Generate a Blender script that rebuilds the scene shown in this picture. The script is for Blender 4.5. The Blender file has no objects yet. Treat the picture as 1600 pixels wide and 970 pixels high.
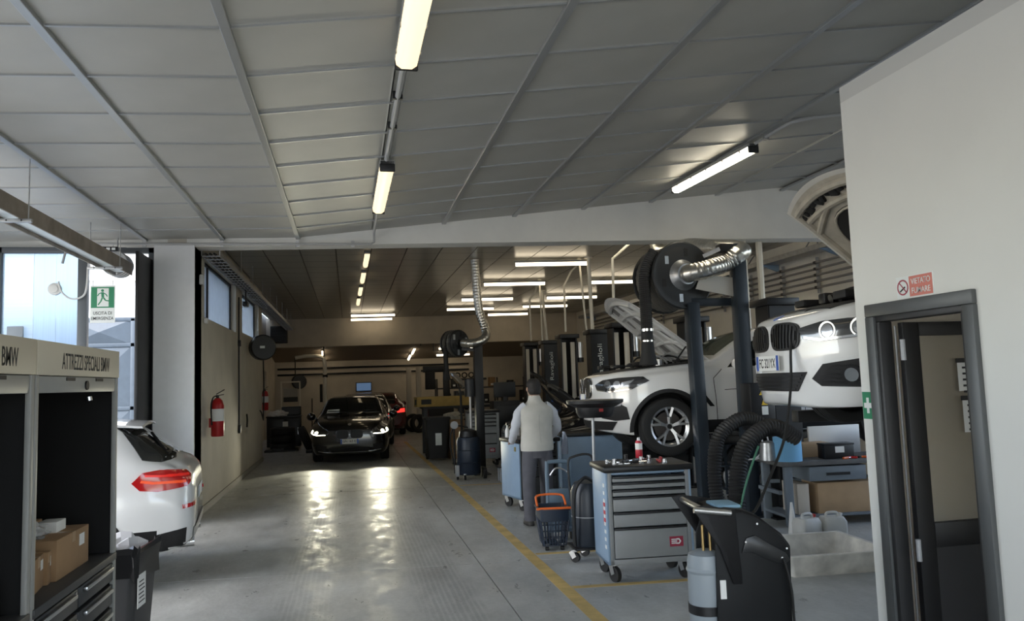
import bpy, bmesh, math, random
from mathutils import Vector, Matrix
from mathutils.bvhtree import BVHTree
from mathutils.geometry import delaunay_2d_cdt
random.seed(7)
scn = bpy.context.scene
col = scn.collection
R = math.radians
SK = -0.1            # the cross lines of the hall run at a slight skew: dy per dx

# ---------------------------------------------------------------- camera
cam_d = bpy.data.cameras.new('camera')
cam_d.sensor_fit = 'HORIZONTAL'; cam_d.sensor_width = 36.0
cam_d.lens = 36.0 * 1205.0 / 1600.0
cam_d.clip_start = 0.05; cam_d.clip_end = 400
cam = bpy.data.objects.new('camera', cam_d); col.objects.link(cam)
cam.matrix_world = Matrix(((0.97794753, 0.01435224, -0.208357, 0.0),
                           (-0.20608969, -0.095367, -0.97387482, 0.0),
                           (-0.03384766, 0.99533871, -0.09030607, 1.75),
                           (0, 0, 0, 1)))
scn.camera = cam
# ---------------------------------------------------------------- world, sun, exposure
w = bpy.data.worlds.new('sky'); scn.world = w; w.use_nodes = True
nt = w.node_tree; nt.nodes.clear()
wo = nt.nodes.new('ShaderNodeOutputWorld'); bg = nt.nodes.new('ShaderNodeBackground')
sk = nt.nodes.new('ShaderNodeTexSky'); sk.sky_type = 'NISHITA'; sk.sun_disc = False
sk.sun_elevation = R(48); sk.sun_rotation = R(250); sk.air_density = 1.0; sk.dust_density = 2.0; sk.ozone_density = 1.0
bg.inputs['Strength'].default_value = 1.10
hs = nt.nodes.new('ShaderNodeHueSaturation'); hs.inputs['Saturation'].default_value = .72
nt.links.new(sk.outputs[0], hs.inputs['Color']); nt.links.new(hs.outputs[0], bg.inputs['Color']); nt.links.new(bg.outputs[0], wo.inputs['Surface'])
sun_d = bpy.data.lights.new('sun', 'SUN'); sun_d.energy = 6.0; sun_d.angle = R(0.6); sun_d.color = (1, .95, .86)
sun = bpy.data.objects.new('sun', sun_d); col.objects.link(sun)
sun.rotation_euler = Vector((0.35, 0.62, -0.72)).to_track_quat('-Z', 'Y').to_euler()
vs = scn.view_settings
vs.view_transform = 'Standard'; vs.look = 'None'; vs.gamma = 1.0; vs.use_curve_mapping = False
vs.exposure = -0.10

# ---------------------------------------------------------------- materials
MATS = {}
def mat(name, rgb, rough=.5, metal=0.0, noise=0.0, nscale=8.0, bump=0.0, spec=.5, emit=0.0, ecol=None, alpha=1.0, trans=0.0, coat=0.0, streak=None):
    if name in MATS: return MATS[name]
    m = bpy.data.materials.new(name); m.use_nodes = True
    n = m.node_tree.nodes; L = m.node_tree.links
    b = n['Principled BSDF']
    c = (*rgb, 1)
    b.inputs['Base Color'].default_value = c
    b.inputs['Roughness'].default_value = rough
    b.inputs['Metallic'].default_value = metal
    b.inputs['Specular IOR Level'].default_value = spec
    b.inputs['Alpha'].default_value = alpha
    b.inputs['Transmission Weight'].default_value = trans
    b.inputs['Coat Weight'].default_value = coat
    b.inputs['Coat Roughness'].default_value = .04
    if emit:
        b.inputs['Emission Color'].default_value = (*(ecol or rgb), 1)
        b.inputs['Emission Strength'].default_value = emit
    if noise or bump:
        tc = n.new('ShaderNodeTexCoord'); mp = n.new('ShaderNodeMapping'); L.new(tc.outputs['Object'], mp.inputs[0])
        if streak: mp.inputs['Scale'].default_value = streak
        t = n.new('ShaderNodeTexNoise'); t.inputs['Scale'].default_value = nscale; t.inputs['Detail'].default_value = 5
        L.new(mp.outputs[0], t.inputs['Vector'])
        if noise:
            r = n.new('ShaderNodeMapRange'); r.inputs[1].default_value = .3; r.inputs[2].default_value = .7
            r.inputs[3].default_value = 1 - noise; r.inputs[4].default_value = 1 + noise * .5
            L.new(t.outputs['Fac'], r.inputs[0])
            mx = n.new('ShaderNodeVectorMath'); mx.operation = 'SCALE'; mx.inputs[0].default_value = rgb
            L.new(r.outputs[0], mx.inputs['Scale']); L.new(mx.outputs[0], b.inputs['Base Color'])
        if bump:
            bp = n.new('ShaderNodeBump'); bp.inputs['Strength'].default_value = bump; bp.inputs['Distance'].default_value = .01
            L.new(t.outputs['Fac'], bp.inputs['Height']); L.new(bp.outputs[0], b.inputs['Normal'])
    MATS[name] = m
    return m

plaster = mat('plaster_white', (.74, .73, .68), .75, noise=.05, nscale=3, bump=.05)
plaster_warm = mat('plaster_cream', (.54, .48, .39), .8, noise=.10, nscale=2.5, bump=.05)
black_metal = mat('black_metal', (.007, .007, .008), .45)
dark_steel = mat('dark_blue_steel', (.018, .026, .036), .38, noise=.15, nscale=6)
grey_steel = mat('grey_steel', (.34, .35, .36), .45, noise=.08)
galv = mat('galvanised_steel', (.42, .43, .44), .38, metal=.8, noise=.2, nscale=14)
chrome = mat('chrome', (.8, .8, .8), .12, metal=1)
alu = mat('brushed_aluminium', (.6, .6, .6), .3, metal=1)
rubber = mat('rubber', (.010, .010, .010), .7)
blackp = mat('black_plastic', (.007, .007, .008), .42)
satinblk = mat('satin_black', (.009, .009, .010), .6)
white_paint = mat('car_paint_white', (.80, .80, .79), .28, coat=1.0)
black_paint = mat('car_paint_black', (.004, .004, .005), .22, coat=1.0)
red_paint = mat('car_paint_red', (.10, .008, .010), .25, coat=1.0)
car_glass = mat('car_glass', (.010, .012, .013), .05, spec=.8)
white_pl = mat('white_plastic', (.72, .72, .70), .45)
cream_pipe = mat('cream_pipe', (.70, .66, .56), .5)
cardboard = mat('cardboard', (.34, .21, .11), .85, noise=.12, nscale=5)
cardboard_l = mat('cardboard_light', (.45, .31, .18), .85, noise=.10, nscale=5)
paper = mat('paper', (.80, .80, .77), .7)
ink = mat('black_ink', (.02, .02, .02), .6)
green_sign = mat('sign_green', (.015, .22, .10), .45)
sign_white = mat('sign_white', (.75, .78, .76), .4)
red_ext = mat('extinguisher_red', (.42, .012, .014), .3)
blue_panel = mat('tool_chest_blue_grey', (.24, .34, .46), .42, noise=.05)
chest_grey = mat('tool_chest_grey', (.26, .27, .27), .42, noise=.05)
drum_navy = mat('drum_navy', (.012, .022, .042), .4, noise=.2)
yellow_p = mat('warning_yellow', (.75, .50, .03), .5)
orange_p = mat('orange_plastic', (.72, .14, .025), .45)
blue_p = mat('plate_blue', (.02, .09, .42), .4)
glass_clear = mat('clear_glass', (.9, .95, .95), .02, trans=1.0)
tube_glow = mat('fluorescent_glow', (1, .93, .80), .4, emit=6.5, ecol=(1, .84, .60))
diff_glow = mat('lamp_diffuser_glow', (.5, .45, .36), .4, emit=1.45, ecol=(1, .80, .50))

# ---------------------------------------------------------------- mesh helpers
class MB:
    def __init__(s): s.v = []; s.f = []
    def add(s, vs_, fs_):
        o = len(s.v); s.v += [tuple(p) for p in vs_]; s.f += [tuple(i + o for i in f) for f in fs_]; return s
    def box(s, x0, x1, y0, y1, z0, z1, M=None):
        vs_ = [Vector(p) for p in ((x0,y0,z0),(x1,y0,z0),(x1,y1,z0),(x0,y1,z0),(x0,y0,z1),(x1,y0,z1),(x1,y1,z1),(x0,y1,z1))]
        if M: vs_ = [M @ p for p in vs_]
        return s.add(vs_, [(0,3,2,1),(4,5,6,7),(0,1,5,4),(1,2,6,5),(2,3,7,6),(3,0,4,7)])
    def cbox(s, c, d, M=None):
        return s.box(c[0]-d[0]/2, c[0]+d[0]/2, c[1]-d[1]/2, c[1]+d[1]/2, c[2]-d[2]/2, c[2]+d[2]/2, M)
    def bar(s, a, b, w_, h):
        a = Vector(a); b = Vector(b); d = b - a; L = d.length
        q = d.to_track_quat('X', 'Z').to_matrix().to_4x4(); M = Matrix.Translation(a) @ q
        return s.box(0, L, -w_/2, w_/2, -h/2, h/2, M)
    def cyl(s, a, b, r0, r1=None, n=16, cap=True):
        a = Vector(a); b = Vector(b); r1 = r0 if r1 is None else r1
        q = (b - a).to_track_quat('Z', 'Y').to_matrix()
        vs_ = []
        for p, r in ((a, r0), (b, r1)):
            for i in range(n):
                t = 2*math.pi*i/n; vs_.append(p + q @ Vector((r*math.cos(t), r*math.sin(t), 0)))
        fs_ = [(i, (i+1) % n, n+(i+1) % n, n+i) for i in range(n)]
        if cap: fs_ += [tuple(reversed(range(n))), tuple(range(n, 2*n))]
        return s.add(vs_, fs_)
    def lathe(s, prof, n=24, M=None, closed=False):
        M = M or Matrix(); vs_ = []; k = len(prof)
        for i in range(n):
            t = 2*math.pi*i/n; c, sn = math.cos(t), math.sin(t)
            vs_ += [M @ Vector((r*c, r*sn, z)) for r, z in prof]
        fs_ = []
        for i in range(n):
            j = (i+1) % n
            for a in range(k if closed else k-1):
                b = (a+1) % k
                fs_.append((i*k+a, j*k+a, j*k+b, i*k+b))
        return s.add(vs_, fs_)
    def tube(s, pts, r, n=8, rad=None, cap=True):
        pts = [Vector(p) for p in pts]; m = len(pts); vs_ = []
        T = [(pts[min(i+1, m-1)] - pts[max(i-1, 0)]).normalized() for i in range(m)]
        up = Vector((0, 0, 1)) if abs(T[0].z) < .9 else Vector((1, 0, 0))
        nrm = (up - T[0]*up.dot(T[0])).normalized()
        for i in range(m):
            nrm = (nrm - T[i]*nrm.dot(T[i])).normalized(); bn = T[i].cross(nrm)
            rr = rad[i] if rad else r
            for k in range(n):
                t = 2*math.pi*k/n; vs_.append(pts[i] + (nrm*math.cos(t) + bn*math.sin(t))*rr)
        fs_ = [(i*n+k, i*n+(k+1) % n, (i+1)*n+(k+1) % n, (i+1)*n+k) for i in range(m-1) for k in range(n)]
        if cap: fs_ += [tuple(reversed(range(n))), tuple(range((m-1)*n, m*n))]
        return s.add(vs_, fs_)
    def loft(s, rings, cap=True, close=True):
        n = len(rings[0]); vs_ = [p for r_ in rings for p in r_]; m = len(rings)
        fs_ = [(i*n+k, i*n+(k+1) % n, (i+1)*n+(k+1) % n, (i+1)*n+k) for i in range(m-1) for k in range(n if close else n-1)]
        if cap: fs_ += [tuple(reversed(range(n))), tuple(range((m-1)*n, m*n))]
        return s.add(vs_, fs_)
    def prism(s, poly, ax, a, b):
        def P(u, v, t): return {'x': (t, u, v), 'y': (u, t, v), 'z': (u, v, t)}[ax]
        n = len(poly)
        vs_ = [P(u, v, a) for u, v in poly] + [P(u, v, b) for u, v in poly]
        return s.add(vs_, [tuple(reversed(range(n))), tuple(range(n, 2*n))] + [(i, (i+1) % n, n+(i+1) % n, n+i) for i in range(n)])
    def mesh(s, name, m=None, bevel=0.0, seg=2, smooth=35):
        me = bpy.data.meshes.new(name)
        bm = bmesh.new()
        vv = [bm.verts.new(p) for p in s.v]
        for f in s.f:
            try: bm.faces.new([vv[i] for i in f])
            except ValueError: pass
        bmesh.ops.recalc_face_normals(bm, faces=bm.faces)
        if bevel:
            es = [e for e in bm.edges if len(e.link_faces) == 2 and e.calc_face_angle(0) > .6]
            bmesh.ops.bevel(bm, geom=es, offset=bevel, segments=seg, affect='EDGES', clamp_overlap=True, profile=.5)
        bm.to_mesh(me); bm.free()
        if m: me.materials.append(m)
        if smooth:
            me.shade_smooth(); me.set_sharp_from_angle(angle=R(smooth))
        return me
    def build(s, name, m, parent=None, bevel=0.0, seg=2, smooth=35, loc=None, rz=0):
        return obj(name, s.mesh(name, m, bevel, seg, smooth), parent, loc, rz)

def obj(name, me, parent=None, loc=None, rz=0):
    o = bpy.data.objects.new(name, me); col.objects.link(o)
    if parent: o.parent = parent
    if loc: o.location = loc
    if rz: o.rotation_euler = (0, 0, rz)
    return o
def tag(o, label, cat, group=None):
    o['label'] = label; o['category'] = cat
    if group: o['group'] = group
    return o
def struct(o, label=None):
    o['kind'] = 'structure'
    if label: o['label'] = label
    return o
def thing(name, label, cat, loc=(0, 0, 0), rz=0, group=None):
    o = bpy.data.objects.new(name, None); col.objects.link(o); o.empty_display_size = .1
    o.location = loc; o.rotation_euler = (0, 0, rz)
    return tag(o, label, cat, group)
def dup(root, loc=None, rz=None, label=None, group=None):
    r = root.copy(); col.objects.link(r)
    if loc is not None: r.location = loc
    if rz is not None: r.rotation_euler = (0, 0, rz)
    if label: r['label'] = label
    if group: r['group'] = group
    for ch in list(root.children):
        c = ch.copy(); col.objects.link(c); c.parent = r
        for g in ch.children:
            d = g.copy(); col.objects.link(d); d.parent = c
    return r
def smooth_path(pts, k=6):
    pts = [Vector(p) for p in pts]; out = []
    for i in range(len(pts)-1):
        p0 = pts[max(i-1, 0)]; p1 = pts[i]; p2 = pts[i+1]; p3 = pts[min(i+2, len(pts)-1)]
        for j in range(k):
            t = j/k
            out.append(.5*((2*p1) + (p2-p0)*t + (2*p0-5*p1+4*p2-p3)*t*t + (3*p1-p0-3*p2+p3)*t**3))
    out.append(pts[-1]); return out
def resample(pts, step):
    out = [pts[0]]; acc = 0
    for a, b in zip(pts, pts[1:]):
        d = (b-a).length
        while acc + d >= step:
            t = (step-acc)/d; a = a + (b-a)*t; d = (b-a).length; out.append(a.copy()); acc = 0
            if d < 1e-6: break
        acc += d
    return out
def corrugated(pts, r, pitch=.03, depth=.12, n=12):
    p = resample(smooth_path(pts, 10), pitch/2)
    return MB().tube(p, r, n, rad=[r*(1 if i % 2 else 1-depth) for i in range(len(p))])
def text_mesh(txt, h, wid=None, thick=.0008, m=None, bold=0.0):
    c = bpy.data.curves.new('t', 'FONT'); c.body = txt; c.size = 1; c.align_x = 'CENTER'; c.align_y = 'CENTER'; c.offset = bold
    o = bpy.data.objects.new('t', c); col.objects.link(o)
    dg = bpy.context.evaluated_depsgraph_get(); me = bpy.data.meshes.new_from_object(o.evaluated_get(dg))
    bpy.data.objects.remove(o); bpy.data.curves.remove(c)
    xs = [v.co.x for v in me.vertices]; ys = [v.co.y for v in me.vertices]
    cx, cy = (max(xs)+min(xs))/2, (max(ys)+min(ys))/2; dx, dy = max(xs)-min(xs), max(ys)-min(ys)
    sy = h/dy; sx = (wid/dx) if wid else sy
    for v in me.vertices: v.co = ((v.co.x-cx)*sx, (v.co.y-cy)*sy, 0)
    bm = bmesh.new(); bm.from_mesh(me)
    r = bmesh.ops.extrude_face_region(bm, geom=list(bm.faces))
    bmesh.ops.translate(bm, verts=[g for g in r['geom'] if isinstance(g, bmesh.types.BMVert)], vec=(0, 0, thick))
    bmesh.ops.recalc_face_normals(bm, faces=bm.faces)
    bm.to_mesh(me); bm.free(); me.materials.clear(); me.materials.append(m or ink)
    return me
def frame_m(o, u, v):
    u = Vector(u).normalized(); v = Vector(v); v = (v - u*v.dot(u)).normalized(); n = u.cross(v)
    return Matrix(((u.x, v.x, n.x, o[0]), (u.y, v.y, n.y, o[1]), (u.z, v.z, n.z, o[2]), (0, 0, 0, 1)))
def put_text(name, txt, h, wid, o, u, v, parent, m=None, bold=0.0):
    t = obj(name, text_mesh(txt, h, wid, m=m, bold=bold), parent); t.matrix_local = frame_m(o, u, v); return t
def cellwall(axis, t0, t1, a0, a1, z0, z1, holes):
    """a wall slab with rectangular holes (a-range, z-range); axis 'x' -> thickness along x"""
    A = sorted({a0, a1, *[h[0] for h in holes], *[h[1] for h in holes]}); Z = sorted({z0, z1, *[h[2] for h in holes], *[h[3] for h in holes]})
    mb = MB()
    for i in range(len(A)-1):
        run = None
        for k in range(len(Z)-1):
            ca, cz = (A[i]+A[i+1])/2, (Z[k]+Z[k+1])/2
            hit = any(h[0] < ca < h[1] and h[2] < cz < h[3] for h in holes)
            if not hit:
                if axis == 'x': mb.box(t0, t1, A[i], A[i+1], Z[k], Z[k+1])
                else: mb.box(A[i], A[i+1], t0, t1, Z[k], Z[k+1])
    return mb
# ================================================================ THE SETTING
def concrete():
    m = bpy.data.materials.new('concrete_floor'); m.use_nodes = True; n = m.node_tree.nodes; L = m.node_tree.links
    b = n['Principled BSDF']; tc = n.new('ShaderNodeTexCoord')
    def noise(scale, detail, stretch=None, rough=.55):
        t = n.new('ShaderNodeTexNoise'); t.inputs['Scale'].default_value = scale; t.inputs['Detail'].default_value = detail; t.inputs['Roughness'].default_value = rough
        if stretch:
            mp = n.new('ShaderNodeMapping'); mp.inputs['Scale'].default_value = stretch; L.new(tc.outputs['Object'], mp.inputs[0]); L.new(mp.outputs[0], t.inputs['Vector'])
        else: L.new(tc.outputs['Object'], t.inputs['Vector'])
        return t
    def ramp(src, a, b_, lo, hi):
        r = n.new('ShaderNodeMapRange'); r.inputs[1].default_value = a; r.inputs[2].default_value = b_; r.inputs[3].default_value = lo; r.inputs[4].default_value = hi; L.new(src, r.inputs[0]); return r.outputs[0]
    def mul(a, b_):
        k = n.new('ShaderNodeMath'); k.operation = 'MULTIPLY'; L.new(a, k.inputs[0]); L.new(b_, k.inputs[1]); return k.outputs[0]
    big = noise(.55, 4); fine = noise(22, 6); mid = noise(3.2, 6, (1, .55, 1)); sw = noise(1.6, 3, (1, 1, 1))
    # tyre tracks: fine parallel lines along the lane, broken up by noise
    wv = n.new('ShaderNodeTexWave'); wv.wave_type = 'BANDS'; wv.bands_direction = 'X'; wv.inputs['Scale'].default_value = 7.0; wv.inputs['Distortion'].default_value = 2.5; wv.inputs['Detail'].default_value = 2
    mpw = n.new('ShaderNodeMapping'); mpw.inputs['Scale'].default_value = (1, .12, 1); L.new(tc.outputs['Object'], mpw.inputs[0]); L.new(mpw.outputs[0], wv.inputs['Vector'])
    trk = noise(1.1, 2, (1.1, .10, 1))
    sxx = n.new('ShaderNodeSeparateXYZ'); L.new(tc.outputs['Object'], sxx.inputs[0])
    wob = n.new('ShaderNodeMath'); wob.operation = 'MULTIPLY_ADD'; L.new(sw.outputs['Fac'], wob.inputs[0]); wob.inputs[1].default_value = .5; L.new(sxx.outputs['X'], wob.inputs[2])
    def band(c, hw):
        a = n.new('ShaderNodeMath'); a.operation = 'SUBTRACT'; L.new(wob.outputs[0], a.inputs[0]); a.inputs[1].default_value = c
        b2 = n.new('ShaderNodeMath'); b2.operation = 'ABSOLUTE'; L.new(a.outputs[0], b2.inputs[0]); return ramp(b2.outputs[0], hw*.7, hw, 1, 0)
    bb = n.new('ShaderNodeMath'); bb.operation = 'ADD'; L.new(band(-.12, .24), bb.inputs[0]); L.new(band(1.0, .26), bb.inputs[1])
    tmask = mul(bb.outputs[0], ramp(trk.outputs['Fac'], .35, .55, 0, 1))
    wl = ramp(wv.outputs['Fac'], .15, .6, 0, 1)
    tm = n.new('ShaderNodeMath'); tm.operation = 'MULTIPLY_ADD'; L.new(mul(tmask, wl), tm.inputs[0]); tm.inputs[1].default_value = -.17; tm.inputs[2].default_value = 1.0
    v = mul(mul(ramp(big.outputs['Fac'], .3, .7, .80, 1.12), ramp(mid.outputs['Fac'], .3, .7, .84, 1.1)), mul(ramp(fine.outputs['Fac'], .3, .7, .93, 1.05), tm.outputs[0]))
    st = noise(1.3, 5, (1, .6, 1), .6); dark = ramp(st.outputs['Fac'], .60, .80, 1, .70)
    v = mul(v, ramp(st.outputs['Fac'], .35, .75, 1.08, .80))
    sc = n.new('ShaderNodeVectorMath'); sc.operation = 'SCALE'; sc.inputs[0].default_value = (.46, .47, .45); L.new(v, sc.inputs['Scale'])
    L.new(sc.outputs[0], b.inputs['Base Color'])
    rn = noise(9, 6, (1, .45, 1), .7); rm = n.new('ShaderNodeMath'); L.new(ramp(mid.outputs['Fac'], .3, .7, .0, .24), rm.inputs[0]); L.new(ramp(rn.outputs['Fac'], .35, .65, .18, .46), rm.inputs[1])
    L.new(rm.outputs[0], b.inputs['Roughness'])
    bp = n.new('ShaderNodeBump'); bp.inputs['Strength'].default_value = .45; bp.inputs['Distance'].default_value = .006; b.inputs['Specular IOR Level'].default_value = .4
    ad = n.new('ShaderNodeMath'); L.new(sw.outputs['Fac'], ad.inputs[0]); L.new(fine.outputs['Fac'], ad.inputs[1]); L.new(ad.outputs[0], bp.inputs['Height']); L.new(bp.outputs[0], b.inputs['Normal'])
    return m
CONC = concrete()
joint_dark = mat('floor_joint', (.05, .05, .048), .9)
line_yel = mat('floor_paint_yellow', (.60, .43, .16), .6, noise=.30, nscale=5)
floor = MB().box(-5.6, 8.5, -3.6, 31.6, -.30, -.012).build('floor', joint_dark, None, smooth=0)
struct(floor, 'grey concrete floor with tyre marks and joints')
XS = [-5.3, 1.215, 4.6, 8.4]
YS = [-3.2, 1.7, 7.68, 13.4, 18.6, 25.0, 31.6]
G = .005
for i in range(3):
    for j in range(6):
        x0, x1 = XS[i]+G, XS[i+1]-G
        mb = MB()
        pts = [(x0, YS[j]+SK*x0+G), (x1, YS[j]+SK*x1+G), (x1, YS[j+1]+SK*x1-G), (x0, YS[j+1]+SK*x0-G)]
        mb.prism(pts, 'z', -.02, 0)
        mb.build('floor_slab', CONC, floor, smooth=0)
yl = MB().prism([(1.70, 1.5), (1.82, 1.5), (1.80, 12), (1.70, 24), (1.60, 24), (1.69, 12)], 'z', 0.0, .0015).build('yellow_line', line_yel, floor, smooth=0)
for yy, x1 in ((6.58, 3.4), (7.90, 3.2), (13.4, 3.0)):
    mb = MB(); mb.prism([(1.82, yy-.1*1.82), (x1, yy-.1*x1), (x1, yy-.1*x1+.08), (1.82, yy-.1*1.82+.08)], 'z', 0, .0014)
    mb.build('yellow_bay_line', line_yel, floor, smooth=0)

# --- near ceiling: tiles on a metal grid; level on the left of a fold, rising to the right
CZ, CXF, CSL = 3.87, -.68, .0945
def cz(x):
    if x < CXF: return CZ
    if x < 6.4: return CZ + CSL*(x-CXF)
    return CZ + CSL*(6.4-CXF) - .1*(x-6.4)
tile_m = mat('ceiling_tile_grey', (.41, .405, .37), .42, noise=.06, nscale=2.2, bump=.04, spec=.35)
rib_m = mat('ceiling_grid_metal', (.40, .41, .41), .35, metal=.55)
ceil_xs = [-5.4, CXF, 6.4, 8.5]
mb = MB()
for a, b in zip(ceil_xs, ceil_xs[1:]):
    y0, ya, yb = -3.4, 11.6+SK*a, 11.6+SK*b
    za, zb = cz(a)+.05, cz(b)+.05
    mb.add([(a, y0, za), (b, y0, zb), (b, yb, zb), (a, ya, za), (a, y0, za+.1), (b, y0, zb+.1), (b, yb, zb+.1), (a, ya, za+.1)],
           [(0,3,2,1),(4,5,6,7),(0,1,5,4),(1,2,6,5),(2,3,7,6),(3,0,4,7)])
ceiling = mb.build('ceiling', mat('ceiling_void', (.3, .3, .29), .8), None, smooth=0)
struct(ceiling, 'suspended grey tile ceiling on a metal grid')
TW, TL = 1.035, .742
cols = [CXF + TW*k for k in range(-5, 9)]
def tile_mesh(slope):
    g = .006; mb = MB()
    x0, x1 = g, TW-g
    pts = [(x0, g), (x1, g), (x1, TL-g), (x0, TL-g)]
    lo = [(x, y+SK*x, slope*x) for x, y in pts]; hi = [(x, y+SK*x, slope*x+.014) for x, y in pts]
    # slightly recessed centre with a chamfered lip
    e = .012; lo2 = [(x, y+SK*x, slope*x+.005) for x, y in [(x0+e, g+e), (x1-e, g+e), (x1-e, TL-g-e), (x0+e, TL-g-e)]]
    mb.add(lo+hi+lo2, [(4,5,6,7),(0,1,5,4),(1,2,6,5),(2,3,7,6),(3,0,4,7),(0,8,9,1),(1,9,10,2),(2,10,11,3),(3,11,8,0),(8,11,10,9)])
    return mb.mesh('tile', tile_m, smooth=0)
tm_flat, tm_up, tm_dn = tile_mesh(0), tile_mesh(CSL), tile_mesh(-.1)
Y0C = 11.30 - 11*TL
for xc in cols[:-1]:
    me = tm_flat if xc < CXF-.01 else (tm_up if xc < 6.0 else tm_dn)
    for r_ in range(11):
        y = Y0C + r_*TL
        o = obj('ceiling_tile', me, ceiling, (xc, y + SK*(xc-CXF)-.068*0 , cz(xc)+.012))
for xc in [c for c in cols if abs(c-.355) > .02]:
    ya = Y0C-.4 + SK*(xc-CXF); yb = 11.30 + SK*(xc-CXF)
    wdt = .030
    MB().box(xc-wdt, xc+wdt, ya, yb, cz(xc)-.012, cz(xc)+.02).build('ceiling_rib', rib_m, ceiling, bevel=.004, smooth=0)
for r_ in range(12):
    y = Y0C + r_*TL
    for xa, xb in ((cols[0], CXF), (CXF, 6.4), (6.4, cols[-1])):
        mb = MB()
        A = [(xa, y+SK*(xa-CXF), cz(xa)), (xb, y+SK*(xb-CXF), cz(xb))]
        mb.add([(p[0], p[1]+d, p[2]+h) for p in A for d in (-.009, .009) for h in (0, .016)], [(0,1,3,2),(4,6,7,5),(0,2,6,4),(1,5,7,3),(0,4,5,1),(2,3,7,6)])
        mb.build('ceiling_cross_bar', rib_m, ceiling, smooth=0)

# --- wedge beam between the near and the far hall
def by(x, d=0): return 11.2 + d + SK*(x+0.0)
mb = MB()
bx = [-5.4, CXF, 6.4, 8.4]; zb_ = 3.775
lo = [(x, by(x), zb_) for x in bx] + [(x, by(x, .35), zb_) for x in bx]
hi = [(x, by(x), cz(x)+.08) for x in bx] + [(x, by(x, .35), cz(x)+.6) for x in bx]
n4 = len(bx); fs = []
for i in range(n4-1):
    fs += [(i, i+1, 2*n4+i+1, 2*n4+i), (n4+i, 3*n4+i, 3*n4+i+1, n4+i+1), (i, n4+i, n4+i+1, i+1), (2*n4+i, 2*n4+i+1, 3*n4+i+1, 3*n4+i)]
fs += [(0, 2*n4, 3*n4, n4), (n4-1, 2*n4-1, 4*n4-1, 3*n4-1)]
struct(mb.add(lo+hi, fs).build('trim_1', plaster, None, smooth=0), 'white plastered wedge beam across the hall')

# --- far hall: ceiling strips, walls, back beam and soffit
FZ = 4.15
def far_tile():
    m = bpy.data.materials.new('far_ceiling_panel'); m.use_nodes = True; n = m.node_tree.nodes; L = m.node_tree.links
    b = n['Principled BSDF']; b.inputs['Roughness'].default_value = .30; b.inputs['Specular IOR Level'].default_value = .6
    tc = n.new('ShaderNodeTexCoord'); mp = n.new('ShaderNodeMapping'); mp.inputs['Scale'].default_value = (0, 1/.74, 0); L.new(tc.outputs['Object'], mp.inputs[0])
    sx = n.new('ShaderNodeSeparateXYZ'); L.new(mp.outputs[0], sx.inputs[0])
    fr = n.new('ShaderNodeMath'); fr.operation = 'FRACT'; L.new(sx.outputs['Y'], fr.inputs[0])
    gt = n.new('ShaderNodeMath'); gt.operation = 'GREATER_THAN'; gt.inputs[1].default_value = .06; L.new(fr.outputs[0], gt.inputs[0])
    mx = n.new('ShaderNodeMix'); mx.data_type = 'RGBA'; mx.inputs[6].default_value = (.12, .115, .10, 1); mx.inputs[7].default_value = (.33, .315, .275, 1)
    L.new(gt.outputs[0], mx.inputs[0]); L.new(mx.outputs[2], b.inputs['Base Color'])
    bp = n.new('ShaderNodeBump'); bp.inputs['Strength'].default_value = .5; bp.inputs['Distance'].default_value = .01; L.new(gt.outputs[0], bp.inputs['Height']); L.new(bp.outputs[0], b.inputs['Normal'])
    return m
FT = far_tile()
MB().box(-2.6, 8.5, 11.0, 32, FZ+.05, FZ+.15).build('ceiling_far_slab', mat('ceiling_void', (0, 0, 0)), ceiling, smooth=0)
fw = .622; x = -2.68
while x < 8.2:
    MB().box(x+.009, x+fw-.009, 0, 17.2, 0, .02).build('ceiling_strip', FT, ceiling, smooth=0, loc=(0, 11.3+SK*(x), FZ))
    MB().box(x-.009, x+.009, 0, 17.2, .012, .03).build('ceiling_rib', black_metal, ceiling, smooth=0, loc=(0, 11.3+SK*x, FZ))
    x += fw
# left far wall with two high windows
wl = cellwall('x', -2.45, -2.09, 11.42, 19.95, 0, 4.25, [(12.15, 15.45, 2.84, 3.76), (16.30, 19.25, 2.90, 3.76)])
wl = wl.build('wall_left', mat('plaster_grey_cream', (.56, .52, .44), .8, noise=.10, nscale=2.0, bump=.08), None, smooth=0); struct(wl, 'cream plastered side wall with two high windows')
struct(MB().box(-2.085, -2.065, 11.45, 19.94, 0, .10).build('baseboard_left', mat('skirting_grey', (.35, .33, .29), .6), None, smooth=0), 'low grey skirting along the cream side wall')
frost = mat('frosted_glass', (.55, .66, .78), .5, trans=.6, noise=.1)
def xwin(n, xa, xb, y0, y1, z0, z1, mull, lab):
    w_ = MB(); t = .05
    for a, b, c, d in ((y0, y1, z0, z0+t), (y0, y1, z1-t, z1), (y0, y0+t, z0, z1), (y1-t, y1, z0, z1)): w_.box(xa, xb, a, b, c, d)
    for q in mull: w_.box(xa, xb, q-t/2, q+t/2, z0, z1)
    o = struct(w_.build('window_%d' % n, black_metal, None, smooth=0), lab)
    qs = [y0] + list(mull) + [y1]
    for a, b in zip(qs, qs[1:]): MB().box((xa+xb)/2-.004, (xa+xb)/2+.004, a+.02, b-.02, z0+.02, z1-.02).build('pane', frost, o, smooth=0)
    return o
xwin(1, -2.24, -2.18, 12.15, 15.45, 2.84, 3.76, [13.0], 'high dark-framed window nearer the white column')
xwin(2, -2.24, -2.18, 16.30, 19.25, 2.90, 3.76, [17.0], 'high dark-framed window farther along the cream side wall')
# column at the near end of that wall
struct(MB().box(-2.62, -2.09, 11.38, 11.9, 0, 3.80).build('wall_column', mat('column_white', (.76, .77, .77), .7, noise=.03), None, smooth=0), 'white square column beside the emergency exit')
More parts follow.
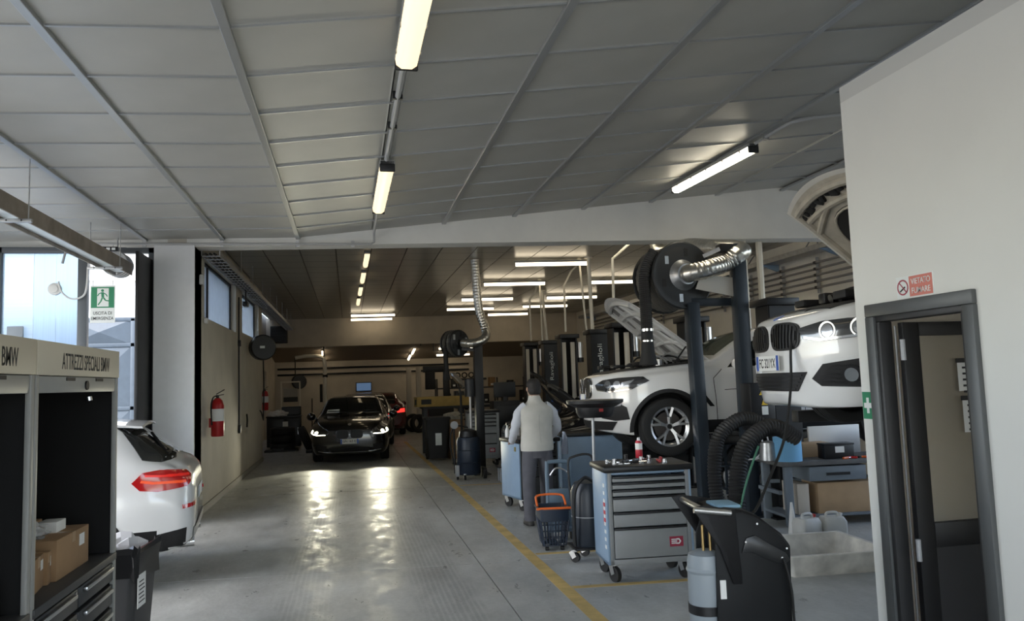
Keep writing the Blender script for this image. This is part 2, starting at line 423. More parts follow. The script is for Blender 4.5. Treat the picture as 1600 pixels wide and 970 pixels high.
# left wall recessed beyond, back wall, right far wall
struct(cellwall('x', -3.0, -2.8, 19.95, 31.5, 0, 4.25, [(26.9, 28.1, 0, 2.35)]).build('wall_left_rear', plaster_warm, None, smooth=0), 'recessed cream wall at the far left')
struct(MB().box(-2.9, -2.1, 19.70, 19.95, 0, 4.25).build('wall_left_return', plaster_warm, None, smooth=0), 'short return of the cream side wall')
dr = struct(MB().box(-2.98, -2.86, 26.95, 28.05, .0, 2.32).build('door_2', mat('door_beige', (.50, .45, .36), .5), None, bevel=.005), 'plain beige door in the far left wall')
MB().cyl((-2.86, 27.05, 1.05), (-2.80, 27.05, 1.05), .02).build('door_handle', black_metal, dr)
struct(MB().box(-3.0, 8.5, 31.3, 31.6, 0, 4.25).build('wall_back', plaster_warm, None, smooth=0), 'cream back wall of the far hall')
mb = MB(); mb.add([(-2.9, 27.9+.25, 3.17), (8.4, 27.9-.85, 3.17), (8.4, 27.5, 3.17), (-2.9, 28.6, 3.17), (-2.9, 28.15, 4.2), (8.4, 27.05, 4.2), (8.4, 27.5, 4.2), (-2.9, 28.6, 4.2)],
                  [(0,3,2,1),(4,5,6,7),(0,1,5,4),(1,2,6,5),(2,3,7,6),(3,0,4,7)])
struct(mb.build('trim_2', plaster_warm, None, smooth=0), 'cream cross beam near the back wall')
mb = MB(); mb.add([(-2.9, 28.5, 3.17), (8.4, 27.4, 3.17), (8.4, 31.4, 2.74), (-2.9, 31.4, 2.74), (-2.9, 28.5, 3.27), (8.4, 27.4, 3.27), (8.4, 31.4, 2.84), (-2.9, 31.4, 2.84)],
                  [(0,3,2,1),(4,5,6,7),(0,1,5,4),(1,2,6,5),(2,3,7,6),(3,0,4,7)])
struct(mb.build('ceiling_rear', mat('soffit_brown', (.22, .17, .12), .7), None, smooth=0), 'low brown sloping soffit at the back wall')
struct(cellwall('x', 8.2, 8.5, 4.0, 31.6, 0, 4.6, [(4.6, 10.4, 1.0, 3.9)]).build('wall_right', mat('plaster_right', (.82, .78, .69), .8, noise=.06, nscale=2.5), None, smooth=0), 'cream side wall with pipes at the far right')  # the window opening, out of view, is added to bring daylight into the bays

# --- office box on the right with its doorway
OX, OE, OT = 3.06, 4.19, 3.42
DY0, DY1, DZ = 3.315, 4.012, 2.065
ow = cellwall('x', OX, OX+.07, -3.4, OE, 0, OT, [(DY0, DY1, 0, DZ)])
wr = struct(ow.build('wall_office', mat('office_wall_white', (.74, .74, .70), .7, noise=.03, nscale=2, bump=.04), None, smooth=0), 'white office wall with a doorway on the right')
struct(MB().box(OX+.12, 8.3, OE-.12, OE, 0, OT).build('wall_office_end', mat('office_wall_inner', (.70, .64, .54), .8), None, smooth=0), 'end wall of the office seen through its glass door')
struct(MB().box(OX, 8.4, -3.4, OE, OT, OT+.1).build('ceiling_office', mat('office_roof', (.6, .6, .57), .8), None, smooth=0), 'flat roof of the office box')
struct(MB().box(6.4, 6.5, -3.4, OE-.12, 0, OT).build('wall_office_inner', mat('office_wall_inner', (0, 0, 0)), None, smooth=0), 'rear wall inside the office')
frame_grey = mat('door_frame_dark_grey', (.10, .105, .105), .42, metal=.3)
mb = MB(); F = .062
for x0, x1, f_, o_ in ((OX-.035, OX+.0, 0, F), (OX-.02, OX+.16, F*.55, 0)):
    pass
mb.box(OX-.03, OX+.005, DY0-F, DY0+.012, 0, DZ-.012).box(OX-.03, OX+.005, DY1-.012, DY1+F, 0, DZ-.012).box(OX-.03, OX+.005, DY0-F, DY1+F, DZ-.012, DZ+F)
d1 = struct(mb.build('door_1', frame_grey, None, bevel=.006), 'dark grey metal door frame with a half-glazed black door')
mb = MB(); mb.box(OX-.012, OX+.075, DY0+.006, DY0+.04, 0, DZ-.045).box(OX-.012, OX+.075, DY1-.04, DY1-.006, 0, DZ-.045).box(OX-.012, OX+.075, DY0, DY1, DZ-.045, DZ-.006)
mb.build('door_jamb', mat('door_jamb_charcoal', (.03, .03, .031), .45, metal=.2), d1, bevel=.005)
# leaf swung open into the office, hinged on the far jamb
lx0, lx1, ly0, ly1 = OX+.09, OX+.80, 3.905, 3.945
mb = MB(); mb.box(lx0, lx0+.11, ly0, ly1, .02, 2.01).box(lx1-.11, lx1, ly0, ly1, .02, 2.01).box(lx0+.11, lx1-.11, ly0, ly1, 1.93, 2.01).box(lx0+.11, lx1-.11, ly0, ly1, .72, .86).box(lx0+.11, lx1-.11, ly0, ly1, .02, .14)
leaf = mb.build('door_leaf', black_metal, d1, bevel=.004)
MB().box(lx0+.10, lx1-.10, ly0+.012, ly1-.012, .14, .72).build('door_panel', mat('door_panel_charcoal', (.022, .022, .024), .5), leaf, smooth=0)
MB().box(lx0+.10, lx1-.10, ly0+.018, ly1-.018, .86, 1.93).build('door_pane', mat('door_glass', (.80, .76, .68), .10, trans=.85), leaf, smooth=0)
for z in (.72, 1.85): MB().cyl((lx0-.02, ly0-.015, z-.06), (lx0-.02, ly0-.015, z+.06), .014, n=10).build('hinge', grey_steel, d1)
MB().cyl((lx0-.035, ly0+.02, .05), (lx0-.035, ly0+.02, 1.99), .006, n=8).build('door_seal', mat('seal_grey', (.14, .14, .14), .4, metal=.5), d1)
for nm, z0, z1, x0 in (('upper', 1.60, 1.78, .345), ('lower', 1.36, 1.56, .36)):
    nt_ = MB().box(lx0+x0, lx0+x0+.14, ly0-.004, ly0-.002, z0, z1).build('door_notice', paper, d1, smooth=0)
    for k in range(5): MB().box(lx0+x0+.03, lx0+x0+.12-.01*(k % 3), ly0-.0055, ly0-.004, z1-.05-.035*k, z1-.038-.035*k).build('notice_line', ink, nt_, smooth=0)
    MB().box(lx0+x0-.01, lx0+x0+.05, ly0-.0065, ly0-.004, z1-.015, z1+.012).build('tape_strip', ink, nt_, smooth=0)

# --- facade at the left: emergency exit doorway and translucent panels
def fy(x): return 11.55 + 0*x
poly_m = mat('polycarbonate', (.52, .70, .92), .35, trans=.75, noise=.08, nscale=3, streak=(30, 1, .3))
poly_h = mat('polycarbonate_ribbed', (.60, .76, .92), .35, trans=.75, noise=.12, nscale=3, streak=(.3, 1, 40))
mb = MB()
for xa, xb in ((-2.72, -2.62), (-3.62, -3.50), (-4.66, -4.56)): mb.box(xa, xb, 11.5, 11.6, 0, 3.78)
mb.box(-5.4, -2.62, 11.5, 11.6, 3.70, 3.78)
win3 = struct(mb.build('window_3', mat('facade_frame', (.10, .11, .12), .5), None, bevel=.004), 'tall glazed facade panel beside the emergency exit')
for xa, xb, mm in ((-4.56, -4.18, poly_h), (-4.18, -3.90, poly_m), (-3.90, -3.62, poly_m)):
    MB().box(xa+.003, xb-.003, 11.545, 11.56, .02, 3.7).build('panel', mm, win3, smooth=0)
MB().box(-5.4, -4.66, 11.545, 11.56, .02, 3.7).build('pane', poly_m, win3, smooth=0)
d3 = struct(MB().box(-2.70, -2.66, 10.75, 11.50, .03, 3.60).build('door_3', black_metal, None, bevel=.004), 'dark emergency exit door standing open against the column')
MB().box(-2.66, -2.63, 10.85, 11.40, .98, 1.04).build('push_bar', alu, d3, bevel=.004)
# walls out of view that shape the daylight: left side with a wide open vehicle door, rear with another
struct(cellwall('x', -5.6, -5.4, -3.4, 11.6, 0, 4.0, [(2.6, 10.6, 0, 3.7)]).build('wall_left_front', plaster, None, smooth=0), 'white wall around the open vehicle doorway')
struct(cellwall('y', -3.6, -3.4, -5.6, 8.5, 0, 4.7, [(-4.6, 2.6, 0, 3.6), (3.6, 6.2, .9, 2.6)]).build('wall_rear', plaster, None, smooth=0), 'white wall behind the viewer with an open gate')

# --- outside: yard, white building and steel gate seen through the exit
struct(MB().box(-60, -2.3, -60, 70, -.12, -.02).build('ground', mat('yard_asphalt', (.30, .30, .29), .9), None, smooth=0), 'pale yard outside the exit')
struct(MB().box(-2.3, 30, -60, -3.4, -.12, -.02).build('ground_front', mat('yard_asphalt', (0, 0, 0)), None, smooth=0), 'pale yard before the open gate')
# ================================================================ CARS
def cr(a, b, c, d, t): return .5*((2*b) + (c-a)*t + (2*a-5*b+4*c-d)*t*t + (3*b-a-3*c+d)*t**3)
def interp_rows(rows, k):
    out = []; n = len(rows)
    for i in range(n-1):
        A, B, C, D = rows[max(i-1, 0)], rows[i], rows[i+1], rows[min(i+2, n-1)]
        for j in range(k):
            t = j/k; out.append([tuple(cr(a[q], b[q], c[q], d[q], t) for q in range(len(a))) for a, b, c, d in zip(A, B, C, D)])
    out.append(rows[-1]); return out
def car_shell(stations, wheels, wr, paint, arch=1.10):
    """stations: (x, zb, wb, wm, zm, ws, zs, wr, ze, zr). Returns (mesh, bvh) in car space, front at x=0."""
    rows = []
    for x, zb, wb, wm, zm, ws, zs, wro, ze, zr in stations:
        rows.append([(x, 0, zb), (x, wb*.8, zb), (x, wb, zb+.05), (x, wm, zm), (x, (wm+ws)/2+.006, (zm+zs)/2), (x, ws, zs), (x, (ws*.45+wro*.55), zs*.42+ze*.58), (x, wro, ze), (x, wro*.6, ze+(zr-ze)*.7), (x, 0, zr)])
    rows = interp_rows(rows, 5)
    full = []
    for r_ in rows:
        pts = list(zip(*[iter(r_)]*1)); pts = [p[0] for p in pts]
        # refine the section
        P = []; m = len(pts)
        for i in range(m-1):
            a, b, c, d = pts[max(i-1, 0)], pts[i], pts[i+1], pts[min(i+2, m-1)]
            for j in range(4):
                t = j/4; P.append((pts[0][0], cr(a[1], b[1], c[1], d[1], t), cr(a[2], b[2], c[2], d[2], t)))
        P.append(pts[-1])
        P = [(p[0], max(p[1], 0), p[2]) for p in P]
        P[0] = (P[0][0], 0, P[0][2]); P[-1] = (P[-1][0], 0, P[-1][2])
        full.append([Vector(p) for p in P] + [Vector((p[0], -p[1], p[2])) for p in reversed(P[1:-1])])
    mb = MB().loft(full, cap=True)
    me = mb.mesh('shell', paint, smooth=30)
    o = bpy.data.objects.new('shell', me); col.objects.link(o)
    cut = MB()
    zmin = min(s_[1] for s_ in stations)
    wm = max(s_[3] for s_ in stations)
    for wx in wheels:
        for s_ in (-1, 1):
            cut.cyl((wx, s_*(wm-.36), wr), (wx, s_*(wm+.3), wr), wr*arch, n=40)
    cme = cut.mesh('cut', rubber, smooth=0)
    co = bpy.data.objects.new('cut', cme); col.objects.link(co)
    o.data.materials.append(rubber)
    md = o.modifiers.new('b', 'BOOLEAN'); md.operation = 'DIFFERENCE'; md.object = co; md.solver = 'EXACT'
    try: md.material_mode = 'TRANSFER'
    except Exception: pass
    dg = bpy.context.evaluated_depsgraph_get()
    me2 = bpy.data.meshes.new_from_object(o.evaluated_get(dg))
    bvh = BVHTree.FromPolygons([v.co.copy() for v in me.vertices], [tuple(p.vertices) for p in me.polygons])
    bpy.data.objects.remove(o); bpy.data.objects.remove(co)
    me2.shade_smooth(); me2.set_sharp_from_angle(angle=R(32))
    return me2, bvh
def inside(p, poly):
    x, y = p; c = False; n = len(poly); j = n-1
    for i in range(n):
        xi, yi = poly[i]; xj, yj = poly[j]
        if (yi > y) != (yj > y) and x < (xj-xi)*(y-yi)/(yj-yi)+xi: c = not c
        j = i
    return c
def patch(bvh, poly, O, U, V, D, off=.004, thick=.006, res=.03):
    """drape a 2D outline (u, v) onto the shell: start at O+uU+vV, travel along D, stand off by off"""
    O, U, V, D = Vector(O), Vector(U), Vector(V), Vector(D).normalized()
    pts = []; n = len(poly)
    for i in range(n):
        a, b = Vector(poly[i]), Vector(poly[(i+1) % n]); k = max(1, int((b-a).length/res))
        for j in range(k): pts.append(a + (b-a)*j/k)
    nb = len(pts); bpoly = [(p.x, p.y) for p in pts]
    us = [p[0] for p in bpoly]; vs_ = [p[1] for p in bpoly]
    u = min(us)+res/2
    while u < max(us):
        v = min(vs_)+res/2
        while v < max(vs_):
            if inside((u, v), bpoly) and min((Vector((u, v))-q).length for q in pts) > res*.45: pts.append(Vector((u, v)))
            v += res
        u += res
    r_ = delaunay_2d_cdt([Vector((p.x, p.y)) for p in pts], [(i, (i+1) % nb) for i in range(nb)], [], 1, 1e-5)
    vo, fo = r_[0], r_[2]
    P = []; last = None
    for q in vo:
        o = O + U*q.x + V*q.y
        h, nr, _, _ = bvh.ray_cast(o, D)
        if h is None:
            h2 = bvh.find_nearest(o + D*((last-o).dot(D) if last else 1.0)); h, nr = h2[0], h2[1]
        if nr.dot(D) > 0: nr = -nr
        last = h; P.append((h, nr))
    top = [h + nr*off for h, nr in P]; bot = [h + nr*(off-thick) for h, nr in P]
    N = len(top); mb = MB(); fs_ = [tuple(f) for f in fo]
    cnt = {}
    for f in fs_:
        for i in range(len(f)):
            e = (f[i], f[(i+1) % len(f)]); cnt[tuple(sorted(e))] = cnt.get(tuple(sorted(e)), 0)+1
    rim = [(f[i], f[(i+1) % len(f)]) for f in fs_ for i in range(len(f)) if cnt[tuple(sorted((f[i], f[(i+1) % len(f)])))] == 1]
    mb.add(top+bot, fs_ + [tuple(i+N for i in reversed(f)) for f in fs_] + [(a, a+N, b+N, b) for a, b in rim])
    return mb
def strip_on(bvh, line, O, U, V, D, wdt, off=.002, res=.03):
    """thin draped ribbon along a polyline (for seams and trims)"""
    pts = []
    L = [Vector(p) for p in line]
    for a, b in zip(L, L[1:]):
        k = max(1, int((b-a).length/res)); pts += [a+(b-a)*j/k for j in range(k)]
    pts.append(L[-1]); l2, r2 = [], []
    for i, p in enumerate(pts):
        t = (pts[min(i+1, len(pts)-1)]-pts[max(i-1, 0)]); nn = Vector((-t.y, t.x)).normalized()*wdt/2
        l2.append(p+nn); r2.append(p-nn)
    O, U, V, D = Vector(O), Vector(U), Vector(V), Vector(D).normalized()
    rings = []
    for a, b in zip(l2, r2):
        ring = []
        for q, of in ((a, off), (b, off), (b, -.004), (a, -.004)):
            h, nr, _, _ = bvh.ray_cast(O+U*q.x+V*q.y, D)
            if h is None: break
            if nr.dot(D) > 0: nr = -nr
            ring.append(h+nr*of)
        if len(ring) == 4: rings.append(ring)
    return MB().loft(rings) if len(rings) > 1 else MB()
def ell(cx, cy, rx, ry, n=20, a0=0): return [(cx+rx*math.cos(2*math.pi*i/n+a0), cy+ry*math.sin(2*math.pi*i/n+a0)) for i in range(n)]
FR = dict(O=(-2, 0, 0), U=(0, 1, 0), V=(0, 0, 1), D=(1, 0, 0))          # seen from the front: u = y, v = z
def SD(s_): return dict(O=(0, 3*s_, 0), U=(1, 0, 0), V=(0, 0, 1), D=(0, -s_, 0))   # seen from a side: u = x, v = z
def RE(L): return dict(O=(L+2, 0, 0), U=(0, 1, 0), V=(0, 0, 1), D=(-1, 0, 0))
def make_wheel(r, wd, rim_m, car, x, y, z, side, spokes=5, steer=0, rimr=.68):
    """tyre as a part of the car, rim as its sub-part; axis along y, outer face towards side"""
    M = Matrix.Rotation(R(90), 4, 'X')
    h = wd/2; b = .02
    prof = [(r*rimr, -h*.9), (r*.86, -h), (r*.95, -h*.92), (r, -h*.70), (r, -h*.44), (r-.008, -h*.42), (r-.008, -h*.36), (r, -h*.34), (r, -.012), (r-.008, -.008), (r-.008, .008), (r, .012), (r, h*.34), (r-.008, h*.36), (r-.008, h*.42), (r, h*.44), (r, h*.70), (r*.95, h*.92), (r*.86, h), (r*rimr, h*.9)]
    tyre = MB().lathe(prof, 40, M, closed=True).build('tyre', rubber, car, loc=(x, y, z), rz=steer)
    rr = r*rimr
    mb = MB()
    mb.lathe([(rr*1.02, -h*.95), (rr*1.05, -h*.98), (rr*1.05, -h*.9), (rr*.93, -h*.6), (rr*.90, h*.8), (rr*1.02, h*.9), (rr*1.02, h*.86), (rr*.86, h*.6), (rr*.88, -h*.55), (rr*.98, -h*.86)], 40, M if side < 0 else Matrix.Rotation(R(-90), 4, 'X'), closed=True)
    # local disc frame: outer face at y = side*h
    fy = side*h*.82; th = .03
    for k in range(spokes):
        for dlt in (-.20, .20):
            a = 2*math.pi*k/spokes + math.pi/2
            p0 = Vector((math.cos(a)*rr*.16, fy*.80, math.sin(a)*rr*.16))
            p1 = Vector((math.cos(a+dlt*.35)*rr*.50, fy*.92, math.sin(a+dlt*.35)*rr*.50))
            p2 = Vector((math.cos(a+dlt)*rr*.97, fy, math.sin(a+dlt)*rr*.97))
            mb.bar(p0, p1, .030, th); mb.bar(p1, p2, .026, th)
    mb.cyl((0, fy*.55, 0), (0, fy*.86, 0), rr*.22, rr*.19, 24)
    rim = mb.build('rim', rim_m, tyre, smooth=30)
    MB().cyl((0, fy*.86, 0), (0, fy*.90, 0), rr*.12, n=20).build('hub_cap', blackp, tyre)
    MB().cyl((0, -side*h*.2, 0), (0, side*h*.12, 0), rr*.72, n=28).build('brake_disc', mat('brake_disc', (.10, .09, .085), .5, metal=.7), tyre)
    return tyre
def plate(car, txt, o, u, v, wd=.36, ht=.11, name='number_plate'):
    p = MB().box(-wd/2, wd/2, -ht/2, ht/2, 0, .008).build(name, paper, car, bevel=.003); p.matrix_local = frame_m(o, u, v)
    for s_ in (-1, 1):
        MB().box(s_*wd/2-(0 if s_ < 0 else .035), s_*wd/2+(.035 if s_ < 0 else 0), -ht/2+.002, ht/2-.002, .008, .0092).build('plate_band', blue_p, p, smooth=0)
    if txt:
        t = obj('plate_text', text_mesh(txt, ht*.62, wd-.10, m=ink, bold=.01), p); t.location = (0, 0, .0082)
    return p
def glow(name, rgb, s_): return mat(name, rgb, .3, emit=s_, ecol=rgb)

def mirror_part(car, s_, x, y, z, paint, sc=1.0):
    mb = MB(); rings = []
    for t, a, b in ((-.09, .02, .03), (-.06, .06, .065), (0, .075, .085), (.06, .07, .08), (.085, .05, .06)):
        rings.append([Vector((x+t*sc, y+s_*(.10+math.cos(2*math.pi*k/14)*a*1.25)*sc, z+math.sin(2*math.pi*k/14)*b*sc)) for k in range(14)])
    mb.loft(rings); mb.bar((x, y-.02*s_, z-.05), (x, y+.06*s_, z-.03), .03, .05)
    return mb.build('door_mirror', paint, car, smooth=50)
def dress_side(car, bvh, s_, wins, seams, L):
    for i, poly in enumerate(wins): patch(bvh, poly, **SD(s_), off=.004).build('side_window', car_glass, car, smooth=60)
    for ln in seams: strip_on(bvh, ln, **SD(s_), wdt=.008, off=.0015).build('panel_gap', satinblk, car)
def kidney(car, bvh, cy, cz_, rx, ry, slats, frame_m_, inner=satinblk, lean=0):
    pts = []
    for i in range(28):
        t = 2*math.pi*i/28; c, sn = math.cos(t), math.sin(t)
        pts.append((cy + rx*math.copysign(abs(c)**.55, c) + lean*sn*ry, cz_ + ry*math.copysign(abs(sn)**.6, sn)))
    fr = patch(bvh, [(cy+(a-cy)*1.12, cz_+(b-cz_)*1.10) for a, b in pts], **FR, off=.012, thick=.02).build('kidney_grille', frame_m_, car)
    patch(bvh, pts, **FR, off=.016, thick=.01).build('grille_backing', inner, fr)
    for k in range(slats):
        u = cy - rx + 2*rx*(k+.5)/slats; hh = ry*.93*(1-abs((u-cy)/rx)**4)
        strip_on(bvh, [(u, cz_-hh), (u, cz_+hh)], **FR, wdt=rx*2/slats*.42, off=.026, res=.05).build('grille_slat', frame_m_ if frame_m_ is chrome else blackp, fr)
    return fr
head_dark = mat('headlamp_housing', (.03, .032, .035), .15, spec=.8, coat=1)
lens_clear = mat('headlamp_reflector', (.55, .57, .60), .12, metal=.9)
drl = glow('daylight_ring_glow', (1, 1, .95), .75)

# ---------------------------------------------------------------- white sport utility coupe on the lift (middle bay)
X4 = [(0.00, .44, .14, .18, .58, .18, .84, .15, .96, .985), (0.03, .38, .25, .31, .58, .31, .86, .26, .985, 1.01), (0.08, .33, .38, .46, .58, .45, .88, .38, 1.005, 1.03), (0.16, .30, .52, .61, .58, .60, .90, .49, 1.025, 1.05), (0.28, .28, .66, .76, .60, .74, .93, .60, 1.05, 1.075), (0.43, .26, .77, .865, .61, .85, .955, .69, 1.07, 1.095),
      (0.62, .25, .85, .925, .62, .91, .98, .75, 1.09, 1.115), (1.00, .25, .88, .96, .64, .945, 1.01, .80, 1.12, 1.145),
      (1.36, .25, .88, .96, .64, .95, 1.035, .80, 1.155, 1.18), (1.52, .25, .88, .96, .64, .95, 1.045, .78, 1.20, 1.225), (1.90, .25, .88, .955, .64, .945, 1.06, .69, 1.42, 1.46),
      (2.25, .25, .88, .955, .64, .94, 1.07, .63, 1.555, 1.60), (2.70, .25, .88, .955, .64, .94, 1.085, .61, 1.585, 1.635), (3.25, .25, .88, .955, .64, .94, 1.10, .60, 1.555, 1.60),
      (3.85, .25, .88, .955, .66, .935, 1.12, .585, 1.40, 1.44), (4.35, .28, .85, .94, .68, .91, 1.14, .56, 1.21, 1.24), (4.62, .36, .78, .88, .70, .84, 1.08, .55, 1.14, 1.16), (4.76, .46, .62, .74, .72, .70, .98, .50, 1.03, 1.05)]
WX = (.875, 3.74); WR = .365
car = thing('car', 'white sport utility coupe with open bonnet raised on the lift in the middle bay', 'car', (3.14, 10.13, .745), R(-5.7))
me, bvh = car_shell(X4, WX, WR, white_paint, 1.17)
obj('body', me, car)
for wx in WX:
    for s_ in (-1, 1): make_wheel(WR, .25, alu if True else chrome, car, wx, s_*.825, WR, s_)
wins = [[(1.66, 1.08), (2.02, 1.38), (2.30, 1.50), (2.62, 1.545), (2.62, 1.10)], [(2.70, 1.10), (2.70, 1.548), (3.2, 1.52), (3.55, 1.44), (3.62, 1.13)], [(3.68, 1.14), (3.62, 1.42), (4.02, 1.28), (4.06, 1.18)]]
seams = [[(1.50, .42), (1.46, .95), (1.58, 1.06)], [(2.66, .40), (2.66, 1.08)], [(3.34, .55), (3.62, .95), (3.66, 1.12)], [(1.5, .42), (3.3, .42)], [(1.60, .80), (3.6, .86)]]
for s_ in (-1, 1):
    dress_side(car, bvh, s_, wins, seams, 4.76)
    patch(bvh, [(1.28, .43), (3.38, .43), (3.38, .27), (1.28, .27)], **SD(s_), off=.006).build('sill_cladding', satinblk, car)
    patch(bvh, [(1.24, .80), (1.30, .80), (1.46, .60), (1.40, .60)], **SD(s_), off=.006, thick=.01).build('fender_vent', blackp, car)
    for hx in (2.36, 3.32): MB().box(hx, hx+.20, s_*.955-.012, s_*.955+.012, .925, .955).build('door_handle', chrome, car, bevel=.006)
    arch = [(WX[0]+ (WR*1.17+.045)*math.cos(t), WR+(WR*1.17+.045)*math.sin(t)) for t in [R(a) for a in range(-8, 189, 7)]]
    arch2 = [(WX[0]+ (WR*1.165)*math.cos(t), WR+(WR*1.165)*math.sin(t)) for t in [R(a) for a in range(188, -9, -7)]]
    patch(bvh, arch+arch2, **SD(s_), off=.006, thick=.01).build('arch_trim', satinblk, car)
    mirror_part(car, s_, 1.78, s_*.93, 1.12, white_paint)
    # head lamp draped diagonally over the corner
    dg_ = dict(O=(-1.0, s_*1.6, 0), U=Vector((.80, s_*.60, 0)), V=(0, 0, 1), D=Vector((.60, -s_*.80, 0)))
    u0 = .80*1.0 + .60*(-1.6)
    def uu(x, y): return .80*(x+1.0) + .60*(y-1.6)
    poly = [(uu(.07, .40), .905), (uu(.09, .44), .835), (uu(.20, .66), .81), (uu(.45, .84), .845), (uu(.66, .90), .945), (uu(.58, .88), .995), (uu(.28, .74), .985), (uu(.12, .56), .965)]
    hl = patch(bvh, poly, **dg_, off=.010, thick=.02, res=.025).build('headlamp', head_dark, car)
    cx_ = sum(p[0] for p in poly)/len(poly); cy_ = sum(p[1] for p in poly)/len(poly)
    for du, rr_ in ((-.13, .052), (.01, .050)): patch(bvh, ell(cx_+du, cy_-.004, rr_, rr_*.85, 14), **dg_, off=.015, thick=.01).build('lamp_projector', lens_clear, hl)
    patch(bvh, [(cx_+.07, cy_-.03), (cx_+.20, cy_+.01), (cx_+.24, cy_+.05), (cx_+.08, cy_+.02)], **dg_, off=.015, thick=.01).build('lamp_reflector', lens_clear, hl)
    strip_on(bvh, [(poly[1][0]+.01, poly[1][1]+.004), (poly[2][0], poly[2][1]+.006), (poly[3][0], poly[3][1]+.006)], **dg_, wdt=.014, off=.016).build('lamp_chrome_strip', chrome, hl)
    # lower corner intake with fog lamp
    poly = [(uu(.10, .50), .60), (uu(.30, .78), .66), (uu(.36, .83), .62), (uu(.38, .84), .47), (uu(.22, .72), .45), (uu(.10, .52), .48)]
    fg = patch(bvh, poly, **dg_, off=.008, thick=.014).build('corner_intake', satinblk, car)
    patch(bvh, [(uu(.12, .54), .625), (uu(.32, .80), .675), (uu(.30, .78), .64), (uu(.12, .54), .60)], **dg_, off=.016, thick=.014).build('fog_lamp_bar', lens_clear, fg)
    kidney(car, bvh, s_*.185, .86, .145, .125, 8, chrome)
patch(bvh, [(-.72, 1.10), (.72, 1.10), (.60, 1.52), (-.60, 1.52)], O=(-2, 0, 0), U=(0, 1, 0), V=(0, 0, 1), D=(1, 0, 0), off=.004).build('windscreen', car_glass, car) if False else None
patch(bvh, [(1.58, -.70), (1.58, .70), (2.16, .58), (2.16, -.58)], O=(0, 0, 4), U=(1, 0, 0), V=(0, 1, 0), D=(0, 0, -1), off=.004).build('windscreen', mat('windscreen_greenish', (.10, .12, .10), .06, spec=.9), car)
patch(bvh, [(-.48, .66), (.48, .66), (.42, .50), (-.42, .50)], **FR, off=.008).build('lower_grille', satinblk, car)
patch(bvh, [(-.70, .44), (.70, .44), (.60, .33), (-.60, .33)], **FR, off=.010).build('bumper_skid', satinblk, car)
plate(car, '', (-.022, 0, .735), (0, -1, 0), (0, 0, 1))
# open engine bay: dark well, covers, hoses
TOP = dict(O=(0, 0, 4), U=(1, 0, 0), V=(0, 1, 0), D=(0, 0, -1))
bay = patch(bvh, [(.22, -.48), (.12, 0), (.22, .48), (.50, .66), (1.36, .76), (1.36, -.76), (.50, -.66)], **TOP, off=.006, thick=.01).build('engine_bay', satinblk, car)
random.seed(3)
for k in range(16):
    x = random.uniform(.25, 1.25); y = random.uniform(-.6, .6); sx, sy, sz = random.uniform(.10, .30), random.uniform(.10, .26), random.uniform(.02, .06)
    MB().cbox((x, y, 1.085+.075*x+sz/2), (sx, sy, sz)).build('engine_cover', random.choice([blackp, satinblk, black_metal]), bay, bevel=.012)
for k in range(7):
    y = random.uniform(-.6, .6); x = random.uniform(.6, 1.0)
    pth = smooth_path([(x, y, 1.14), (x+.12, y+.06, 1.24+random.uniform(0, .05)), (x+.28, y-.05, 1.25), (x+.36, y-.1, 1.16)], 5)
    MB().tube(pth, .014, 6).build('engine_hose', random.choice([rubber, galv]), bay)
for (x, y, r_) in ((.95, -.35, .07), (1.10, .30, .06)): MB().cyl((x, y, 1.14), (x, y, 1.22), r_, n=18).build('strut_mount', alu, bay)
# bonnet propped open (inner side faces down and forward)
def bonnet(car, hx, hz, Ln, wf, wb, ang, inner_m, outer_m, pad=None, slots=True, crown=.07, nose=.10, clips=False):
    c, sn = math.cos(R(ang)), math.sin(R(ang))
    def P(s_, t, d=0):                                   # s_ 0 hinge..1 nose, t -1..1
        hw = wb + (wf-wb)*(s_**1.3); ls = s_*Ln - nose*(t*t)*(s_**3)
        lift = -crown*(t*t) - .06*max(0, s_-.85)/.15*1.0
        x, z = -ls, lift - d
        return Vector((hx + x*c - (-z)*0 + (-z)*(-sn)*(-1)*0 - z*sn*(-1)*0 + 0, t*hw, hz)) + Vector((0 - z*(-sn)*(-1), 0, ls*sn + z*c))
    nS, nT = 18, 20
    def sheet(d0, d1, s0, s1, t0, t1):
        V_ = []; F_ = []
        for i in range(nS+1):
            for j in range(nT+1): V_.append(P(s0+(s1-s0)*i/nS, t0+(t1-t0)*j/nT, d0))
        n1 = len(V_)
        for i in range(nS+1):
            for j in range(nT+1): V_.append(P(s0+(s1-s0)*i/nS, t0+(t1-t0)*j/nT, d1))
        k = nT+1
        for i in range(nS):
            for j in range(nT):
                a = i*k+j; F_ += [(a, a+1, a+k+1, a+k), (n1+a, n1+a+k, n1+a+k+1, n1+a+1)]
        for i in range(nS): a = i*k; F_ += [(a, a+k, n1+a+k, n1+a), (a+nT, n1+a+nT, n1+a+k+nT, a+k+nT)]
        for j in range(nT): a = j; b = nS*k+j; F_ += [(a, n1+a, n1+a+1, a+1), (b, b+1, n1+b+1, n1+b)]
        return MB().add(V_, F_)
    bn = sheet(0, .012, 0, 1, -1, 1).build('bonnet', outer_m, car, smooth=60)
    sheet(.016, .030, .02, .97, -.95, .95).build('bonnet_inner_skin', inner_m, bn, smooth=60)
    def rib(a, b, w_=.05, dp=.05, m=inner_m):
        pts = [P(a[0]+(b[0]-a[0])*i/8, a[1]+(b[1]-a[1])*i/8, dp) for i in range(9)]
        MB().tube(pts, w_, 8).build('stamped_rib', m, bn)
    for t in (-.86, .86): rib((.05, t), (.94, t), .032)
    rib((.06, -.86), (.06, .86), .030); rib((.93, -.84), (.93, .84), .034)
    return P, bn
